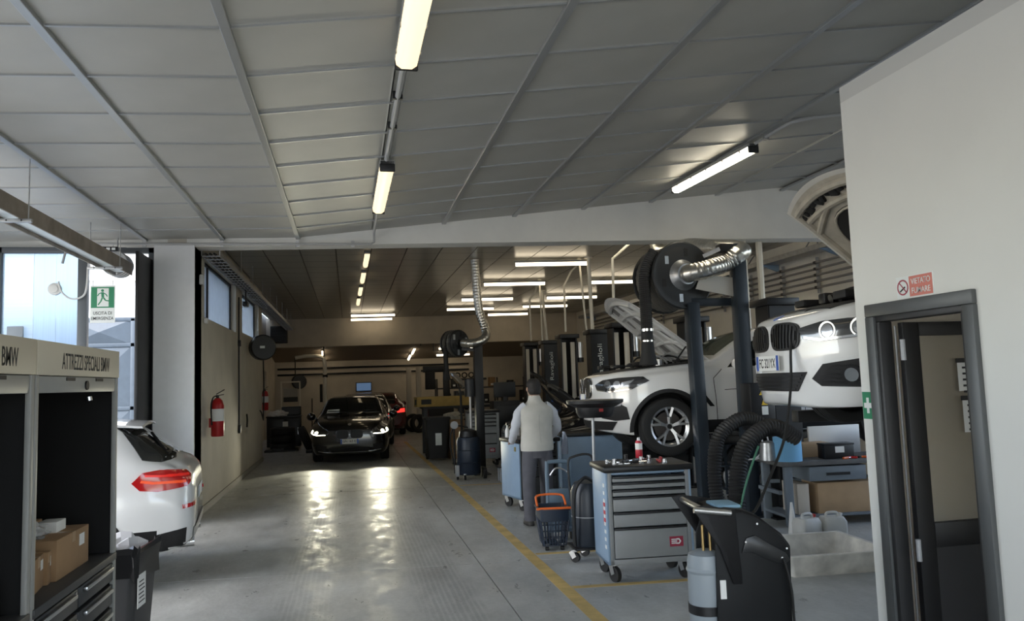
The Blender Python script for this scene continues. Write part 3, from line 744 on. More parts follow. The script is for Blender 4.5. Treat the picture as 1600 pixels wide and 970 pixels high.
P, bn = bonnet(car, 1.44, 1.24, 1.42, .66, .80, 39, mat('bonnet_inner_grey', (.52, .53, .53), .38, coat=.5), white_paint)
inn = MATS['bonnet_inner_grey']
def bribs(P, bn, segs, w_, dp, m):
    for a, b in segs:
        pts = [P(a[0]+(b[0]-a[0])*i/8, a[1]+(b[1]-a[1])*i/8, dp) for i in range(9)]
        MB().tube(pts, w_, 8).build('stamped_rib', m, bn)
bribs(P, bn, [((.12, -.6), (.88, -.2)), ((.12, .6), (.88, .2)), ((.5, -.8), (.5, .8)), ((.12, 0), (.5, 0)), ((.72, -.7), (.72, .7)), ((.28, -.8), (.28, .8))], .028, .045, inn)
for (s0, t0) in ((.20, -.4), (.20, .4), (.39, -.45), (.39, .45), (.61, -.5), (.61, .5), (.61, 0), (.83, -.55), (.83, .55), (.83, 0)):
    q = [P(s0+ds, t0+dt, .034) for ds, dt in ((-.055, -.13), (-.055, .13), (.055, .13), (.055, -.13))]
    q2 = [P(s0+ds, t0+dt, .037) for ds, dt in ((-.055, -.13), (-.055, .13), (.055, .13), (.055, -.13))]
    MB().add(q+q2, [(0, 1, 2, 3), (7, 6, 5, 4), (0, 4, 5, 1), (1, 5, 6, 2), (2, 6, 7, 3), (3, 7, 4, 0)]).build('bonnet_recess', mat('recess_grey', (.16, .16, .16), .6), bn)
for t in (-.88, .88): MB().tube([P(.25, t, .05), Vector((1.05, t*.80, 1.16))], .011, 8).build('gas_strut', black_metal, car)

# ---------------------------------------------------------------- white compact hatchback on the near lift (front half in view)
H1 = [(0.00, .26, .15, .19, .46, .19, .62, .15, .72, .745), (0.03, .20, .26, .32, .45, .32, .645, .26, .755, .78), (0.08, .17, .38, .46, .45, .455, .67, .37, .785, .81), (0.16, .16, .50, .59, .46, .58, .70, .47, .81, .835), (0.28, .16, .62, .715, .47, .705, .73, .57, .84, .865), (0.42, .17, .71, .80, .48, .79, .765, .64, .865, .89), (0.62, .18, .78, .855, .50, .845, .80, .69, .89, .915),
      (1.00, .18, .81, .88, .52, .87, .85, .73, .93, .955),
      (1.30, .18, .81, .88, .54, .875, .89, .73, .975, 1.0), (1.48, .18, .81, .88, .54, .875, .90, .70, 1.04, 1.06), (1.95, .18, .81, .88, .54, .87, .92, .60, 1.31, 1.34),
      (2.3, .18, .81, .88, .54, .87, .93, .56, 1.38, 1.42), (3.2, .18, .81, .88, .54, .87, .96, .54, 1.37, 1.41), (3.9, .2, .80, .87, .56, .84, 1.0, .52, 1.24, 1.27), (4.2, .28, .74, .82, .58, .76, .95, .50, 1.02, 1.04), (4.32, .36, .6, .70, .6, .66, .86, .46, .9, .92)]
WX1 = (.84, 3.48); WR1 = .315
car = thing('car', 'white compact hatchback with open bonnet raised high on the lift beside the office', 'car', (3.02, 5.12, 1.335), R(-5.7))
me, bvh = car_shell(H1, WX1, WR1, white_paint, 1.10)
obj('body', me, car)
for wx in WX1:
    for s_ in (-1, 1): make_wheel(WR1, .215, black_metal, car, wx+.12, s_*.755, WR1-.03, s_)
w1 = [[(1.62, .95), (2.0, 1.22), (2.3, 1.31), (2.5, 1.33), (2.5, .96)], [(2.57, .97), (2.57, 1.33), (3.2, 1.31), (3.62, 1.20), (3.5, 1.0)]]
for s_ in (-1, 1):
    dress_side(car, bvh, s_, w1, [[(1.42, .30), (1.42, .85)], [(2.53, .28), (2.53, .94)]], 4.32)
    mirror_part(car, s_, 1.72, s_*.86, .98, white_paint)
    dg_ = dict(O=(-1.0, s_*1.6, 0), U=Vector((.80, s_*.60, 0)), V=(0, 0, 1), D=Vector((.60, -s_*.80, 0)))
    poly = [(uu(.03, .37), .70), (uu(.05, .40), .625), (uu(.10, .54), .605), (uu(.24, .70), .62), (uu(.42, .80), .665), (uu(.52, .84), .735), (uu(.30, .76), .745), (uu(.10, .56), .735)]
    hl = patch(bvh, poly, **dg_, off=.012, thick=.024, res=.022).build('headlamp', head_dark, car)
    strip_on(bvh, [(poly[1][0]+.012, poly[1][1]+.012), (poly[2][0], poly[2][1]+.010), (poly[3][0], poly[3][1]+.010), (poly[4][0]-.01, poly[4][1]+.012)], **dg_, wdt=.016, off=.018, res=.02).build('lamp_light_strip', lens_clear, hl)
    for cu, cv in ((uu(.13, .575), .672), (uu(.27, .715), .682)):
        ring = [(cu+.048*math.cos(t), cv+.052*math.sin(t)) for t in [R(a) for a in range(-60, 242, 20)]]
        strip_on(bvh, ring, **dg_, wdt=.009, off=.019, res=.02).build('lamp_ring', drl, hl)
        patch(bvh, ell(cu, cv, .036, .040, 16), **dg_, off=.017, thick=.008, res=.02).build('lamp_projector', lens_clear, hl)
    # large corner intake with fog lamp and horizontal blades
    poly = [(uu(.06, .46), .36), (uu(.10, .54), .455), (uu(.26, .735), .485), (uu(.34, .77), .46), (uu(.36, .78), .34), (uu(.28, .74), .30), (uu(.09, .52), .31)]
    sur = [( (sum(p[0] for p in poly)/7)+(p[0]-sum(q[0] for q in poly)/7)*1.16, (sum(p[1] for p in poly)/7)+(p[1]-sum(q[1] for q in poly)/7)*1.24) for p in poly]
    fg = patch(bvh, sur, **dg_, off=.008, thick=.02).build('intake_surround', white_paint, car)
    patch(bvh, poly, **dg_, off=.012, thick=.01).build('corner_intake', satinblk, fg)
    for k in range(5):
        zz = .335+.026*k; ua = poly[0][0]+.03+max(0, zz-.36)*.9+.02; ub = poly[4][0]-.02; strip_on(bvh, [(ua+(ub-ua)*q/6, zz+(.005 if q % 2 else -.005)) for q in range(7)], **dg_, wdt=.010, off=.020, res=.02).build('intake_blade', blackp, fg)
    fc = (uu(.22, .665), .385)
    patch(bvh, ell(fc[0], fc[1], .062, .062, 20), **dg_, off=.024, thick=.02).build('fog_lamp_ring', blackp, fg)
    patch(bvh, ell(fc[0]+.006, fc[1], .042, .044, 20), **dg_, off=.030, thick=.01).build('fog_lamp', lens_clear, fg)
    kidney(car, bvh, s_*.195, .655, .150, .088, 9, blackp)
patch(bvh, [(-.40, .405), (.40, .405), (.30, .275), (-.30, .275)], **FR, off=.010, thick=.02).build('lower_grille', satinblk, car)
for k in range(5): strip_on(bvh, [(-.29-.018*k, .29+.024*k), (.29+.018*k, .29+.024*k)], **FR, wdt=.009, off=.016, res=.05).build('grille_blade', blackp, car)
plate(car, 'FC 321YX', (-.030, 0, .475), (0, -1, 0), (0, 0, 1))
patch(bvh, ell(.075, 0, .040, .040, 20), **TOP, off=.004).build('round_badge', blue_p, car)
patch(bvh, [(1.55, -.62), (1.55, .62), (2.1, .52), (2.1, -.52)], **TOP, off=.004).build('windscreen', car_glass, car)
bay = patch(bvh, [(.20, -.50), (.20, .50), (.5, .62), (1.34, .70), (1.34, -.70), (.5, -.62)], **TOP, off=.006, thick=.01).build('engine_bay', satinblk, car)
random.seed(5)
for k in range(14):
    x = random.uniform(.45, 1.2); y = random.uniform(-.55, .55); sx, sy, sz = random.uniform(.12, .34), random.uniform(.10, .26), random.uniform(.03, .09)
    MB().cbox((x, y, .85+.11*x+sz/2), (sx, sy, sz)).build('engine_cover', random.choice([blackp, satinblk]), bay, bevel=.014)
for k, y in enumerate((-.42, -.30, -.18, -.06)): MB().tube(smooth_path([(.45, y, .93), (.7, y, 1.0), (1.0, y, 1.03), (1.15, y+.03, 1.0)], 4), .035, 8).build('intake_runner', blackp, bay)
MB().cbox((1.08, -.42, 1.10), (.20, .26, .16)).build('fluid_reservoir', blackp, bay, bevel=.02)
MB().cbox((1.12, .05, 1.08), (.22, .30, .14)).build('battery_box', blackp, bay, bevel=.02)
P, bn = bonnet(car, 1.44, 1.06, 1.34, .74, .80, 39, mat('bonnet_inner_cream', (.50, .46, .38), .5, noise=.25, nscale=6), mat('bonnet_outer_white', (.72, .70, .64), .35, coat=.6))
bribs(P, bn, [((.80, -.80), (.80, .80)), ((.70, -.84), (.80, -.3)), ((.70, .84), (.80, .3)), ((.10, -.74), (.10, .74))], .030, .045, MATS['bonnet_inner_cream'])
# felt pad in the middle of the inner skin, dark clips along the nose
padm = mat('bonnet_felt', (.012, .012, .012), .95)
padp = [P(.44+.30*math.copysign(abs(math.sin(R(a)))**.7, math.sin(R(a))), .60*math.copysign(abs(math.cos(R(a)))**.6, math.cos(R(a))), .055) for a in range(0, 360, 12)]
padq = [P(.44+.30*math.copysign(abs(math.sin(R(a)))**.7, math.sin(R(a))), .60*math.copysign(abs(math.cos(R(a)))**.6, math.cos(R(a))), .038) for a in range(0, 360, 12)]
mb = MB(); n_ = len(padp); cc = P(.44, 0, .055)
mb.add(padp+padq+[cc], [(i, (i+1) % n_, 2*n_) for i in range(n_)] + [(i, n_+i, n_+(i+1) % n_, (i+1) % n_) for i in range(n_)]).build('felt_pad', padm, bn, smooth=40)
MB().tube([p for p in padp]+[padp[0]], .012, 6, cap=False).build('pad_rim', MATS['bonnet_inner_cream'], bn)
random.seed(11)
for k in range(15):
    t = -.84+1.68*k/14; s0 = .90-.05*abs(t)+random.uniform(-.03, .02)
    q0 = P(s0, t, .04); MB().cbox(q0, (random.uniform(.05, .12), random.uniform(.04, .10), .03), Matrix.Translation(q0) @ Matrix.Rotation(R(39)+random.uniform(-.2, .2), 4, 'Y') @ Matrix.Rotation(random.uniform(-.6, .6), 4, 'Z') @ Matrix.Translation(-q0)).build('bonnet_clip', satinblk, bn, bevel=.012)
for k in range(8):
    for t in (-.88, .88):
        q0 = P(.2+.08*k, t, .05); MB().cbox(q0, (.05, .03, .03)).build('bonnet_clip', satinblk, bn, bevel=.008)
# ---------------------------------------------------------------- black car with lit headlamps facing us in the lane
B2 = [(0.00, .34, .50, .58, .46, .58, .62, .46, .74, .76), (0.05, .24, .66, .74, .46, .72, .66, .56, .82, .845), (0.15, .20, .76, .83, .48, .81, .72, .64, .88, .905),
      (0.34, .19, .81, .875, .50, .86, .79, .69, .93, .955), (0.65, .18, .83, .90, .52, .885, .85, .72, .975, 1.0), (1.05, .18, .83, .90, .54, .89, .90, .73, 1.03, 1.055),
      (1.25, .18, .83, .90, .54, .89, .92, .70, 1.10, 1.125), (1.70, .18, .83, .90, .54, .885, .94, .62, 1.36, 1.39), (2.1, .18, .83, .90, .54, .885, .95, .585, 1.45, 1.49),
      (3.2, .18, .83, .90, .54, .885, .98, .57, 1.45, 1.49), (3.9, .2, .82, .89, .56, .86, 1.0, .55, 1.30, 1.33), (4.2, .28, .76, .84, .58, .78, .96, .52, 1.08, 1.10), (4.34, .36, .62, .72, .6, .68, .88, .48, .95, .97)]
lamp_on = glow('headlamp_lit', (1, .97, .70), 8)
def lane_car(label, stations, paint, loc, rz, lit=True, wx=(.84, 3.5), wr=.325, L=4.34, cat='car'):
    car = thing('car', label, cat, loc, rz)
    me, bvh = car_shell(stations, wx, wr, paint, 1.10); obj('body', me, car)
    for x in wx:
        for s_ in (-1, 1): make_wheel(wr, .21, alu, car, x, s_*.775, wr, s_)
    for s_ in (-1, 1):
        dress_side(car, bvh, s_, [[(1.48, .99), (1.8, 1.26), (2.1, 1.385), (2.45, 1.40), (2.45, 1.0)], [(2.52, 1.0), (2.52, 1.40), (3.2, 1.395), (3.7, 1.27), (3.6, 1.04)]], [[(1.32, .3), (1.34, .88)], [(2.48, .28), (2.48, .98)]], L)
        mirror_part(car, s_, 1.52, s_*.88, 1.03, paint, 1.15)
        dg_ = dict(O=(-1.0, s_*1.6, 0), U=Vector((.80, s_*.60, 0)), V=(0, 0, 1), D=Vector((.60, -s_*.80, 0)))
        poly = [(uu(.04, .40), .695), (uu(.06, .44), .645), (uu(.15, .62), .645), (uu(.34, .80), .70), (uu(.46, .84), .785), (uu(.36, .79), .795), (uu(.14, .62), .765)]
        hl = patch(bvh, poly, **dg_, off=.010, thick=.02, res=.025).build('headlamp', head_dark, car)
        if lit:
            for cu, cv, rr_ in ((uu(.27, .74), .73, .045), (uu(.16, .63), .705, .042)): patch(bvh, ell(cu, cv, rr_, rr_*.85, 14), **dg_, off=.015, thick=.01, res=.02).build('lamp_projector', lamp_on, hl)
            strip_on(bvh, [(poly[1][0]+.01, poly[1][1]+.012), (poly[2][0], poly[2][1]+.012), (poly[3][0]-.02, poly[3][1]+.012)], **dg_, wdt=.018, off=.015, res=.02).build('lamp_light_strip', lamp_on, hl)
        kidney(car, bvh, s_*.16, .66, .125, .09, 7, blackp)
        patch(bvh, [(s_*.52, .42), (s_*.74, .44), (s_*.76, .32), (s_*.54, .30)], **FR, off=.008).build('corner_intake', satinblk, car)
    patch(bvh, [(-.48, .36), (.48, .36), (.40, .25), (-.40, .25)], **FR, off=.008).build('lower_grille', satinblk, car)
    strip_on(bvh, [(-.70, .30), (-.5, .26), (.5, .26), (.70, .30)], **FR, wdt=.014, off=.010).build('bumper_chrome_strip', chrome, car)
    patch(bvh, [(1.22, -.66), (1.22, .66), (1.95, .54), (1.95, -.54)], **TOP, off=.004).build('windscreen', car_glass, car)
    patch(bvh, ell(.10, 0, .041, .041, 18), **TOP, off=.004).build('round_badge', alu, car)
    for s_ in (-1, 1): MB().tube(smooth_path([(1.10, s_*.05, 1.09), (1.24, s_*.3, 1.145), (1.30, s_*.58, 1.15)], 4), .012, 6).build('wiper', satinblk, car)
    return car, bvh
bc, bvh = lane_car('black hatchback driving towards us with headlamps lit', B2, black_paint, (.0, 18.10, 0), R(90-3))
plate(bc, 'GN 163 EJ', (-.030, 0, .50), (0, -1, 0), (0, 0, 1), wd=.40)
patch(bvh, [(1.24, .30), (1.24, .60), (1.36, .58), (1.36, .30)], **TOP, off=.010).build('dashboard_paper', paper, bc)
for s_ in (-1, 1):
    ld = bpy.data.lights.new('headlamp_beam', 'SPOT'); ld.energy = 130; ld.spot_size = R(70); ld.spot_blend = .6; ld.color = (1, .95, .72); ld.shadow_soft_size = .06
    lo_ = bpy.data.objects.new('headlamp_beam', ld); col.objects.link(lo_); lo_.parent = bc
    lo_.location = (-.08, s_*.66, .72); lo_.rotation_euler = Vector((-1, s_*.02, -.08)).to_track_quat('-Z', 'Y').to_euler()
# ---------------------------------------------------------------- dark cars behind it
tail_on = glow('tail_lamp_lit', (1, .04, .03), 1.6)
tail_red = mat('tail_lamp_red', (.42, .006, .008), .12, coat=1, emit=.05, ecol=(1, .02, .01))
rc, rb = lane_car('dark red hatchback parked behind the black car', B2, red_paint, (1.0, 31.28, 0), R(-89), lit=False)
for s_ in (-1, 1):
    patch(rb, [(s_*.50, .78), (s_*.80, .80), (s_*.80, .93), (s_*.52, .90)], **RE(4.34), off=.01, thick=.02).build('tail_lamp', tail_on, rc)
patch(rb, [(4.20, -.48), (4.20, .48), (3.75, .50), (3.75, -.50)], **TOP, off=.004).build('rear_window', car_glass, rc)
kc, kb = lane_car('black estate car parked close behind the lit black hatchback', B2, black_paint, (.38, 22.55, 0), R(90-2), lit=False)
# ---------------------------------------------------------------- white SUV parked at the left, tail towards the lane
S = [(0.00, .40, .50, .60, .55, .60, .78, .46, .90, .92), (0.10, .28, .72, .82, .55, .80, .86, .62, .98, 1.0), (0.6, .24, .82, .89, .58, .87, .94, .72, 1.06, 1.08), (1.2, .24, .84, .90, .60, .89, 1.0, .74, 1.12, 1.15),
     (1.4, .24, .84, .90, .60, .89, 1.02, .70, 1.2, 1.22), (1.85, .24, .84, .90, .60, .885, 1.04, .62, 1.46, 1.49), (2.3, .24, .84, .90, .60, .885, 1.05, .59, 1.54, 1.58), (3.2, .24, .84, .90, .60, .885, 1.07, .58, 1.53, 1.57),
     (3.72, .25, .84, .905, .62, .88, 1.08, .56, 1.47, 1.51), (3.95, .26, .83, .905, .66, .87, 1.10, .545, 1.36, 1.40), (4.12, .30, .82, .90, .70, .855, 1.08, .535, 1.24, 1.27), (4.27, .34, .80, .885, .70, .83, 1.05, .54, 1.135, 1.155), (4.38, .36, .78, .86, .66, .80, .99, .56, 1.08, 1.095), (4.45, .40, .72, .80, .62, .74, .92, .54, 1.0, 1.015), (4.48, .46, .60, .68, .60, .62, .84, .46, .9, .91)]
car = thing('car', 'white sport utility vehicle seen from behind beside the tool cabinets', 'car', (-5.93, 7.80, 0), R(7))
me, bvh = car_shell(S, (.82, 3.52), .345, white_paint, 1.12); obj('body', me, car)
for x in (.82, 3.52):
    for s_ in (-1, 1): make_wheel(.345, .23, alu, car, x, s_*.775, .345, s_)
for s_ in (-1, 1):
    dress_side(car, bvh, s_, [[(1.6, 1.07), (1.95, 1.38), (2.3, 1.47), (2.5, 1.48), (2.5, 1.08)], [(2.57, 1.09), (2.57, 1.48), (3.2, 1.47), (3.5, 1.42), (3.5, 1.12)]], [[(1.42, .38), (1.42, 1.0)], [(2.53, .36), (2.53, 1.06)], [(3.10, .6), (3.5, .95), (3.55, 1.1)]], 4.48)
    patch(bvh, [(3.95, .46), (4.42, .54), (4.40, .34), (3.95, .27)], **SD(s_), off=.006).build('bumper_cladding', satinblk, car)
    patch(bvh, [(1.25, .42), (3.15, .42), (3.15, .27), (1.25, .27)], **SD(s_), off=.006).build('sill_cladding', satinblk, car)
    arch = [(3.52+.43*math.cos(t), .345+.43*math.sin(t)) for t in [R(a) for a in range(-8, 189, 7)]] + [(3.52+.385*math.cos(t), .345+.385*math.sin(t)) for t in [R(a) for a in range(188, -9, -7)]]
    patch(bvh, arch, **SD(s_), off=.006, thick=.01).build('arch_trim', satinblk, car)
    # tail lamp wraps around the corner
    dg_ = dict(O=(5.6, s_*1.9, 0), U=Vector((-.66, s_*.75, 0)), V=(0, 0, 1), D=Vector((-.75, -s_*.66, 0)))
    def ut(x, y): return -.66*(x-5.6) + .75*(y-1.9)
    poly = [(ut(3.97, .885), .965), (ut(4.06, .88), 1.045), (ut(4.20, .85), 1.06), (ut(4.36, .62), 1.03), (ut(4.40, .60), .99), (ut(4.36, .74), .905), (ut(4.18, .87), .875), (ut(4.05, .895), .895)]
    tl = patch(bvh, poly, **dg_, off=.012, thick=.022, res=.025).build('tail_lamp', tail_red, car)
    strip_on(bvh, [(ut(4.05, .885), .975), (ut(4.14, .87), .955), (ut(4.34, .74), .945)], **dg_, wdt=.022, off=.018, res=.02).build('lamp_light_strip', glow('tail_strip_orange', (1, .10, .02), .22), tl)
    strip_on(bvh, [(ut(4.09, .885), 1.02), (ut(4.18, .855), 1.01), (ut(4.38, .66), .995)], **dg_, wdt=.018, off=.018, res=.02).build('lamp_light_strip', glow('tail_strip_red', (1, .03, .02), .15), tl)
    patch(bvh, [(ut(4.33, .80), .745), (ut(4.44, .60), .755), (ut(4.43, .60), .72), (ut(4.33, .80), .71)], **dg_, off=.010, thick=.014).build('rear_reflector', tail_red, car)
# tailgate glass seen along the side too: raked rear window with dark quarter glass
patch(bvh, [(3.80, -.52), (3.80, .52), (4.24, .56), (4.24, -.56)], **TOP, off=.006).build('rear_window', car_glass, car)
for s_ in (-1, 1):
    patch(bvh, [(3.86, 1.40), (3.74, 1.485), (3.80, 1.47), (4.06, 1.33), (4.30, 1.13), (4.20, 1.12), (4.05, 1.15)], **SD(s_), off=.008, thick=.014).build('quarter_glass', car_glass, car)
    MB().tube(smooth_path([(2.0, s_*.60, 1.53), (2.6, s_*.60, 1.60), (3.2, s_*.60, 1.59), (3.6, s_*.58, 1.53)], 5), .014, 8).build('roof_rail', satinblk, car)
mb = MB(); mb.loft([[Vector((3.66, y, 1.515-.10*y*y)), Vector((4.02, y*.97, 1.475-.10*y*y)), Vector((4.03, y*.97, 1.455-.10*y*y)), Vector((3.7, y, 1.485-.10*y*y))] for y in [-.56+1.12*i/10 for i in range(11)]])
sp = mb.build('roof_spoiler', white_paint, car, smooth=50)
MB().cbox((3.98, 0, 1.445), (.06, .9, .02)).build('brake_light_bar', satinblk, sp)
MB().tube([(4.20, -.35, 1.20), (4.05, -.05, 1.36)], .014, 6).build('rear_wiper', satinblk, car)
patch(bvh, [(-.70, .52), (.70, .52), (.62, .38), (-.62, .38)], **RE(4.48), off=.012).build('bumper_skid', mat('skid_silver', (.45, .45, .44), .35, metal=.6), car)
for s_ in (-1, 1): MB().cyl((4.30, s_*.52, .36), (4.47, s_*.52, .36), .045, n=18).build('exhaust_tip', chrome, car)
plate(car, '', (4.487, 0, .78), (0, 1, 0), (0, 0, 1), wd=.52)
# ================================================================ LAMPS
def batten(label, a, b, group=None, wide=.11, glowm=None, hang=0.0, caps=True):
    a, b = Vector(a), Vector(b); L = (b-a).length
    t = thing('ceiling_lamp', label, 'lamp', a, 0, group)
    M = (b-a).to_track_quat('X', 'Z').to_matrix().to_4x4()
    h = wide
    MB().box(0, L, -h/2, h/2, -.03, .012, M).build('housing', mat('lamp_housing_grey', (.30, .30, .29), .5), t, bevel=.008)
    prof = [(-h*.48, -.03), (-h*.44, -.07), (-h*.22, -.095), (h*.22, -.095), (h*.44, -.07), (h*.48, -.03)]
    MB().loft([[M @ Vector((x, y, z)) for y, z in prof] for x in (.03, L-.03)]).build('diffuser', glowm or diff_glow, t, smooth=50)
    if caps:
        for x in (0, L-.03): MB().box(x, x+.03, -h*.5, h*.5, -.10, .012, M).build('end_cap', blackp, t, bevel=.01)
        for k in range(5): 
            x = L*(.1+.2*k)
            for s_ in (-1, 1): MB().cbox((x, s_*h*.51, -.04), (.03, .008, .03), M).build('clip', alu, t)
    return t
lz = cz(.4)-.02
batten('near ceiling lamp at the top edge of the picture', (.42, 3.15, lz-.03), (.405, 5.0, lz-.03), wide=.155)
batten('ceiling lamp hanging just before the white beam', (.40, 7.45, lz-.03), (.385, 9.40, lz-.03), wide=.15)
batten('ceiling lamp at the right near the office wall', (4.50, 7.72, cz(4.5)-.05), (4.38, 9.60, cz(4.4)-.05), wide=.13, glowm=mat('lamp_bright_glow', (1, .93, .80), .4, emit=14.0, ecol=(1, .90, .70)))
for i, y in enumerate((13.9, 16.3, 18.75, 21.2)):
    batten('%s of the four small lamps in a row over the lane' % ['nearest', 'second', 'third', 'farthest'][i], (.36-.02*i, y, FZ-.02), (.35-.02*i, y+1.28, FZ-.02), 'lamps over the lane', .10, caps=False)
far = [(3.25, 4.78, 14.75, 'nearest tube lamp over the lift bays'), (3.15, 4.66, 17.85, 'second tube lamp of the row over the lift bays'), (3.1, 4.58, 21.2, 'third tube lamp of the row over the lift bays'), (3.03, 4.55, 24.0, 'farthest tube lamp of the row over the lift bays'),
       (5.69, 7.2, 17.6, 'tube lamp behind the hose reel, nearest of its row'), (5.5, 6.98, 20.95, 'second tube lamp of the right row'), (5.35, 6.8, 23.4, 'third tube lamp of the right row'), (4.72, 6.15, 26.1, 'rearmost tube lamp before the back beam'),
       (3.3, 4.8, 11.75, 'added tube lamp hidden behind the white beam, left of two'), (5.8, 7.3, 11.75, 'added tube lamp hidden behind the white beam, right of two'),  # unseen pair added behind the beam to brighten the coupe and right wall
       (.08, 1.55, 25.7, 'front tube lamp of the pair over the far lane'), (.08, 1.54, 27.25, 'rear tube lamp of the pair over the far lane')]
for x0, x1, y, lab in far: batten(lab, (x0, y+.08, FZ-.05), (x1, y-.07, FZ-.05), 'tube lamps in the far hall', .07, glowm=(MATS['lamp_bright_glow'] if y < 13 else tube_glow), caps=False)
def sof(y): return 3.17-(y-28.5)*.15-.02
for x0, x1, y, lab in ((3.30, 4.75, 28.9, 'tube lamp under the rear soffit, upper of the pair'), (3.35, 4.70, 30.2, 'tube lamp under the rear soffit, lower of the pair')):
    batten(lab, (x0, y, sof(y)), (x1, y-.1, sof(y)), 'lamps under the rear soffit', .07, glowm=tube_glow, caps=False)
for x0, y0, lab in ((-.92, 28.9, 'short lamp under the rear soffit, nearer of the left pair'), (-.92, 30.1, 'short lamp under the rear soffit, farther of the left pair'), (2.42, 28.9, 'short lamp under the rear soffit, nearer of the right pair'), (2.36, 30.1, 'short lamp under the rear soffit, farther of the right pair')):
    batten(lab, (x0, y0, sof(y0)), (x0-.02, y0+.9, sof(y0+.9)), 'short lamps under the rear soffit', .08, glowm=tube_glow, caps=False)
# conduits feeding the near lamps
cp = mat('conduit_grey', (.42, .42, .41), .4)
t = thing('conduit', 'grey conduit joining the two near ceiling lamps', 'conduit', (.40, 5.0, lz))
MB().tube([(0, .01, -.02), (-.01, 2.42, -.02)], .022, 10).build('pipe', cp, t)
MB().tube([(.035, .01, 0), (.03, 2.42, 0)], .008, 6).build('cable', cp, t)
for y in (.75, 1.45): MB().cbox((-.005, y, -.01), (.075, .03, .06)).build('clamp', black_metal, t)
t = thing('conduit', 'grey conduit running along the front of the white beam', 'conduit', (.385, 9.42, lz))
pth = [(0, 0, -.03), (0, 1.60, -.03), (0, 1.66, -.06), (0, 1.66, -.16), (-.05, 1.665, -.19), (-3.9, 2.05, -.13), (-4.15, 2.07, -.20), (-4.2, 2.08, -.40)]
MB().tube(smooth_path(pth[:2], 2)+[Vector(p) for p in pth[2:]], .017, 10).build('pipe', cp, t)
for x in (-.3, -1.07, -2.1, -3.14): MB().cbox((x, 1.69-.1*x-.005, -.185-.016*x), (.05, .03, .09)).build('clamp', alu, t)
t = thing('conduit', 'grey conduit from the right lamp towards the office wall', 'conduit', (4.51, 7.70, cz(4.5)))
MB().tube(smooth_path([(0, 0, -.05), (.03, -.55, -.03), (.10, -.68, -.02), (.35, -.80, .0), (1.2, -.95, .08)], 5), .018, 10).build('pipe', cp, t)
MB().cbox((.01, -.20, -.04), (.07, .03, .06)).build('clamp', alu, t)

# ================================================================ LEFT: tool cabinets
cab_grey = mat('cabinet_grey', (.33, .33, .31), .45, noise=.05); cab_cream = mat('cabinet_header_cream', (.62, .56, .44), .55)
cab_in = mat('cabinet_inside_black', (.004, .004, .004), .8); drawer_m = mat('drawer_charcoal', (.035, .037, .04), .45)
CXf = -1.35
def tool_cabinet(label, y0, y1):
    t = thing('tool_cabinet', label, 'cabinet', (CXf, y0, 0)); W = y1-y0; D = .58; p = .045
    mb = MB(); mb.box(-D, 0, 0, .02, 0, 2.0).box(-D, 0, W-.02, W, 0, 2.0).box(-D, -D+.02, .02, W-.02, 0, 2.0)
    mb.build('body', cab_in, t, smooth=0)
    for a in (0, W-p): MB().box(-.012, .012, a+.003, a+p-.003, 0, 1.845).build('upright', cab_grey, t, bevel=.004)
    MB().box(-D, .018, .004, W-.004, 1.845, 2.0).build('header', cab_cream, t, bevel=.003)
    put_text('header_text', 'ATTREZZI SPECIALI BMW', .078, W*.60, (.0185, W*.54, 1.915), (0, 1, 0), (0, 0, 1), t, bold=.006)
    sh = MB().box(-.03, .008, p, W-p, 1.765, 1.842).build('shutter_rail', cab_grey, t, bevel=.004)
    MB().cyl((.008, W*.55, 1.80), (.016, W*.55, 1.80), .024, n=16).build('lock', black_metal, sh)
    MB().cyl((.014, W*.57, 1.74), (.018, W*.57, 1.72), .014, n=10).build('key', alu, sh)
    for a in (.36, .72): MB().box(.008, .012, W*a-.06, W*a+.06, 1.822, 1.838).build('slot', black_metal, sh)
    MB().box(-D+.02, .02, .02, W-.02, .80, .84).build('worktop', mat('worktop_dark', (.05, .05, .05), .5), t, bevel=.004)
    rows = [(.68, .79), (.55, .67), (.42, .54), (.25, .41), (.06, .24)]
    for half in (0, 1):
        a, b = (.03, W/2-.01) if half == 0 else (W/2+.01, W-.03)
        for z0, z1 in rows:
            d = MB().box(-.05, .006, a, b, z0+.006, z1-.006).build('drawer', drawer_m, t, bevel=.004)
            MB().box(.006, .028, a+.06, b-.06, z1-.040, z1-.018).build('handle', alu, d, bevel=.006)
            if z0 == .68: MB().cyl((.006, b-.03, .765), (.010, b-.03, .765), .012, n=12).build('lock', alu, d)
    return t
tool_cabinet('far grey tool cabinet with a cream header beside the white vehicle', 3.74, 4.98)
tool_cabinet('near grey tool cabinet with a cream header at the left picture edge', 2.49, 3.735)
def carton(label, c, d, rz=0, m=None, group=None, tape=True, lab=True):
    t = thing('cardboard_box', label, 'box', (c[0], c[1], c[2]), rz, group)
    MB().box(-d[0]/2, d[0]/2, -d[1]/2, d[1]/2, 0, d[2]).build('box', m or cardboard, t, bevel=.004)
    if tape: MB().box(-d[0]/2-.001, d[0]/2+.001, -.025, .025, d[2]-.05, d[2]+.001).build('tape', mat('packing_tape', (.40, .26, .14), .3), t, smooth=0)
    if lab: MB().box(d[0]/2, d[0]/2+.001, d[1]*.18, d[1]*.18+min(.08, d[1]*.25), d[2]*.55, d[2]*.55+min(.06, d[2]*.3)).build('sticker', paper, t, smooth=0)
    return t
carton('wide cardboard box carrying plastic wrap inside the far tool cabinet', (-1.62, 4.52, .84), (.40, .48, .20), 0)
carton('small cardboard box in front of the wide one in the far tool cabinet', (-1.55, 4.10, .84), (.22, .20, .155), .15)
carton('narrow red-taped cardboard box between two others in the far tool cabinet', (-1.56, 4.235, .84), (.24, .055, .155), .1)
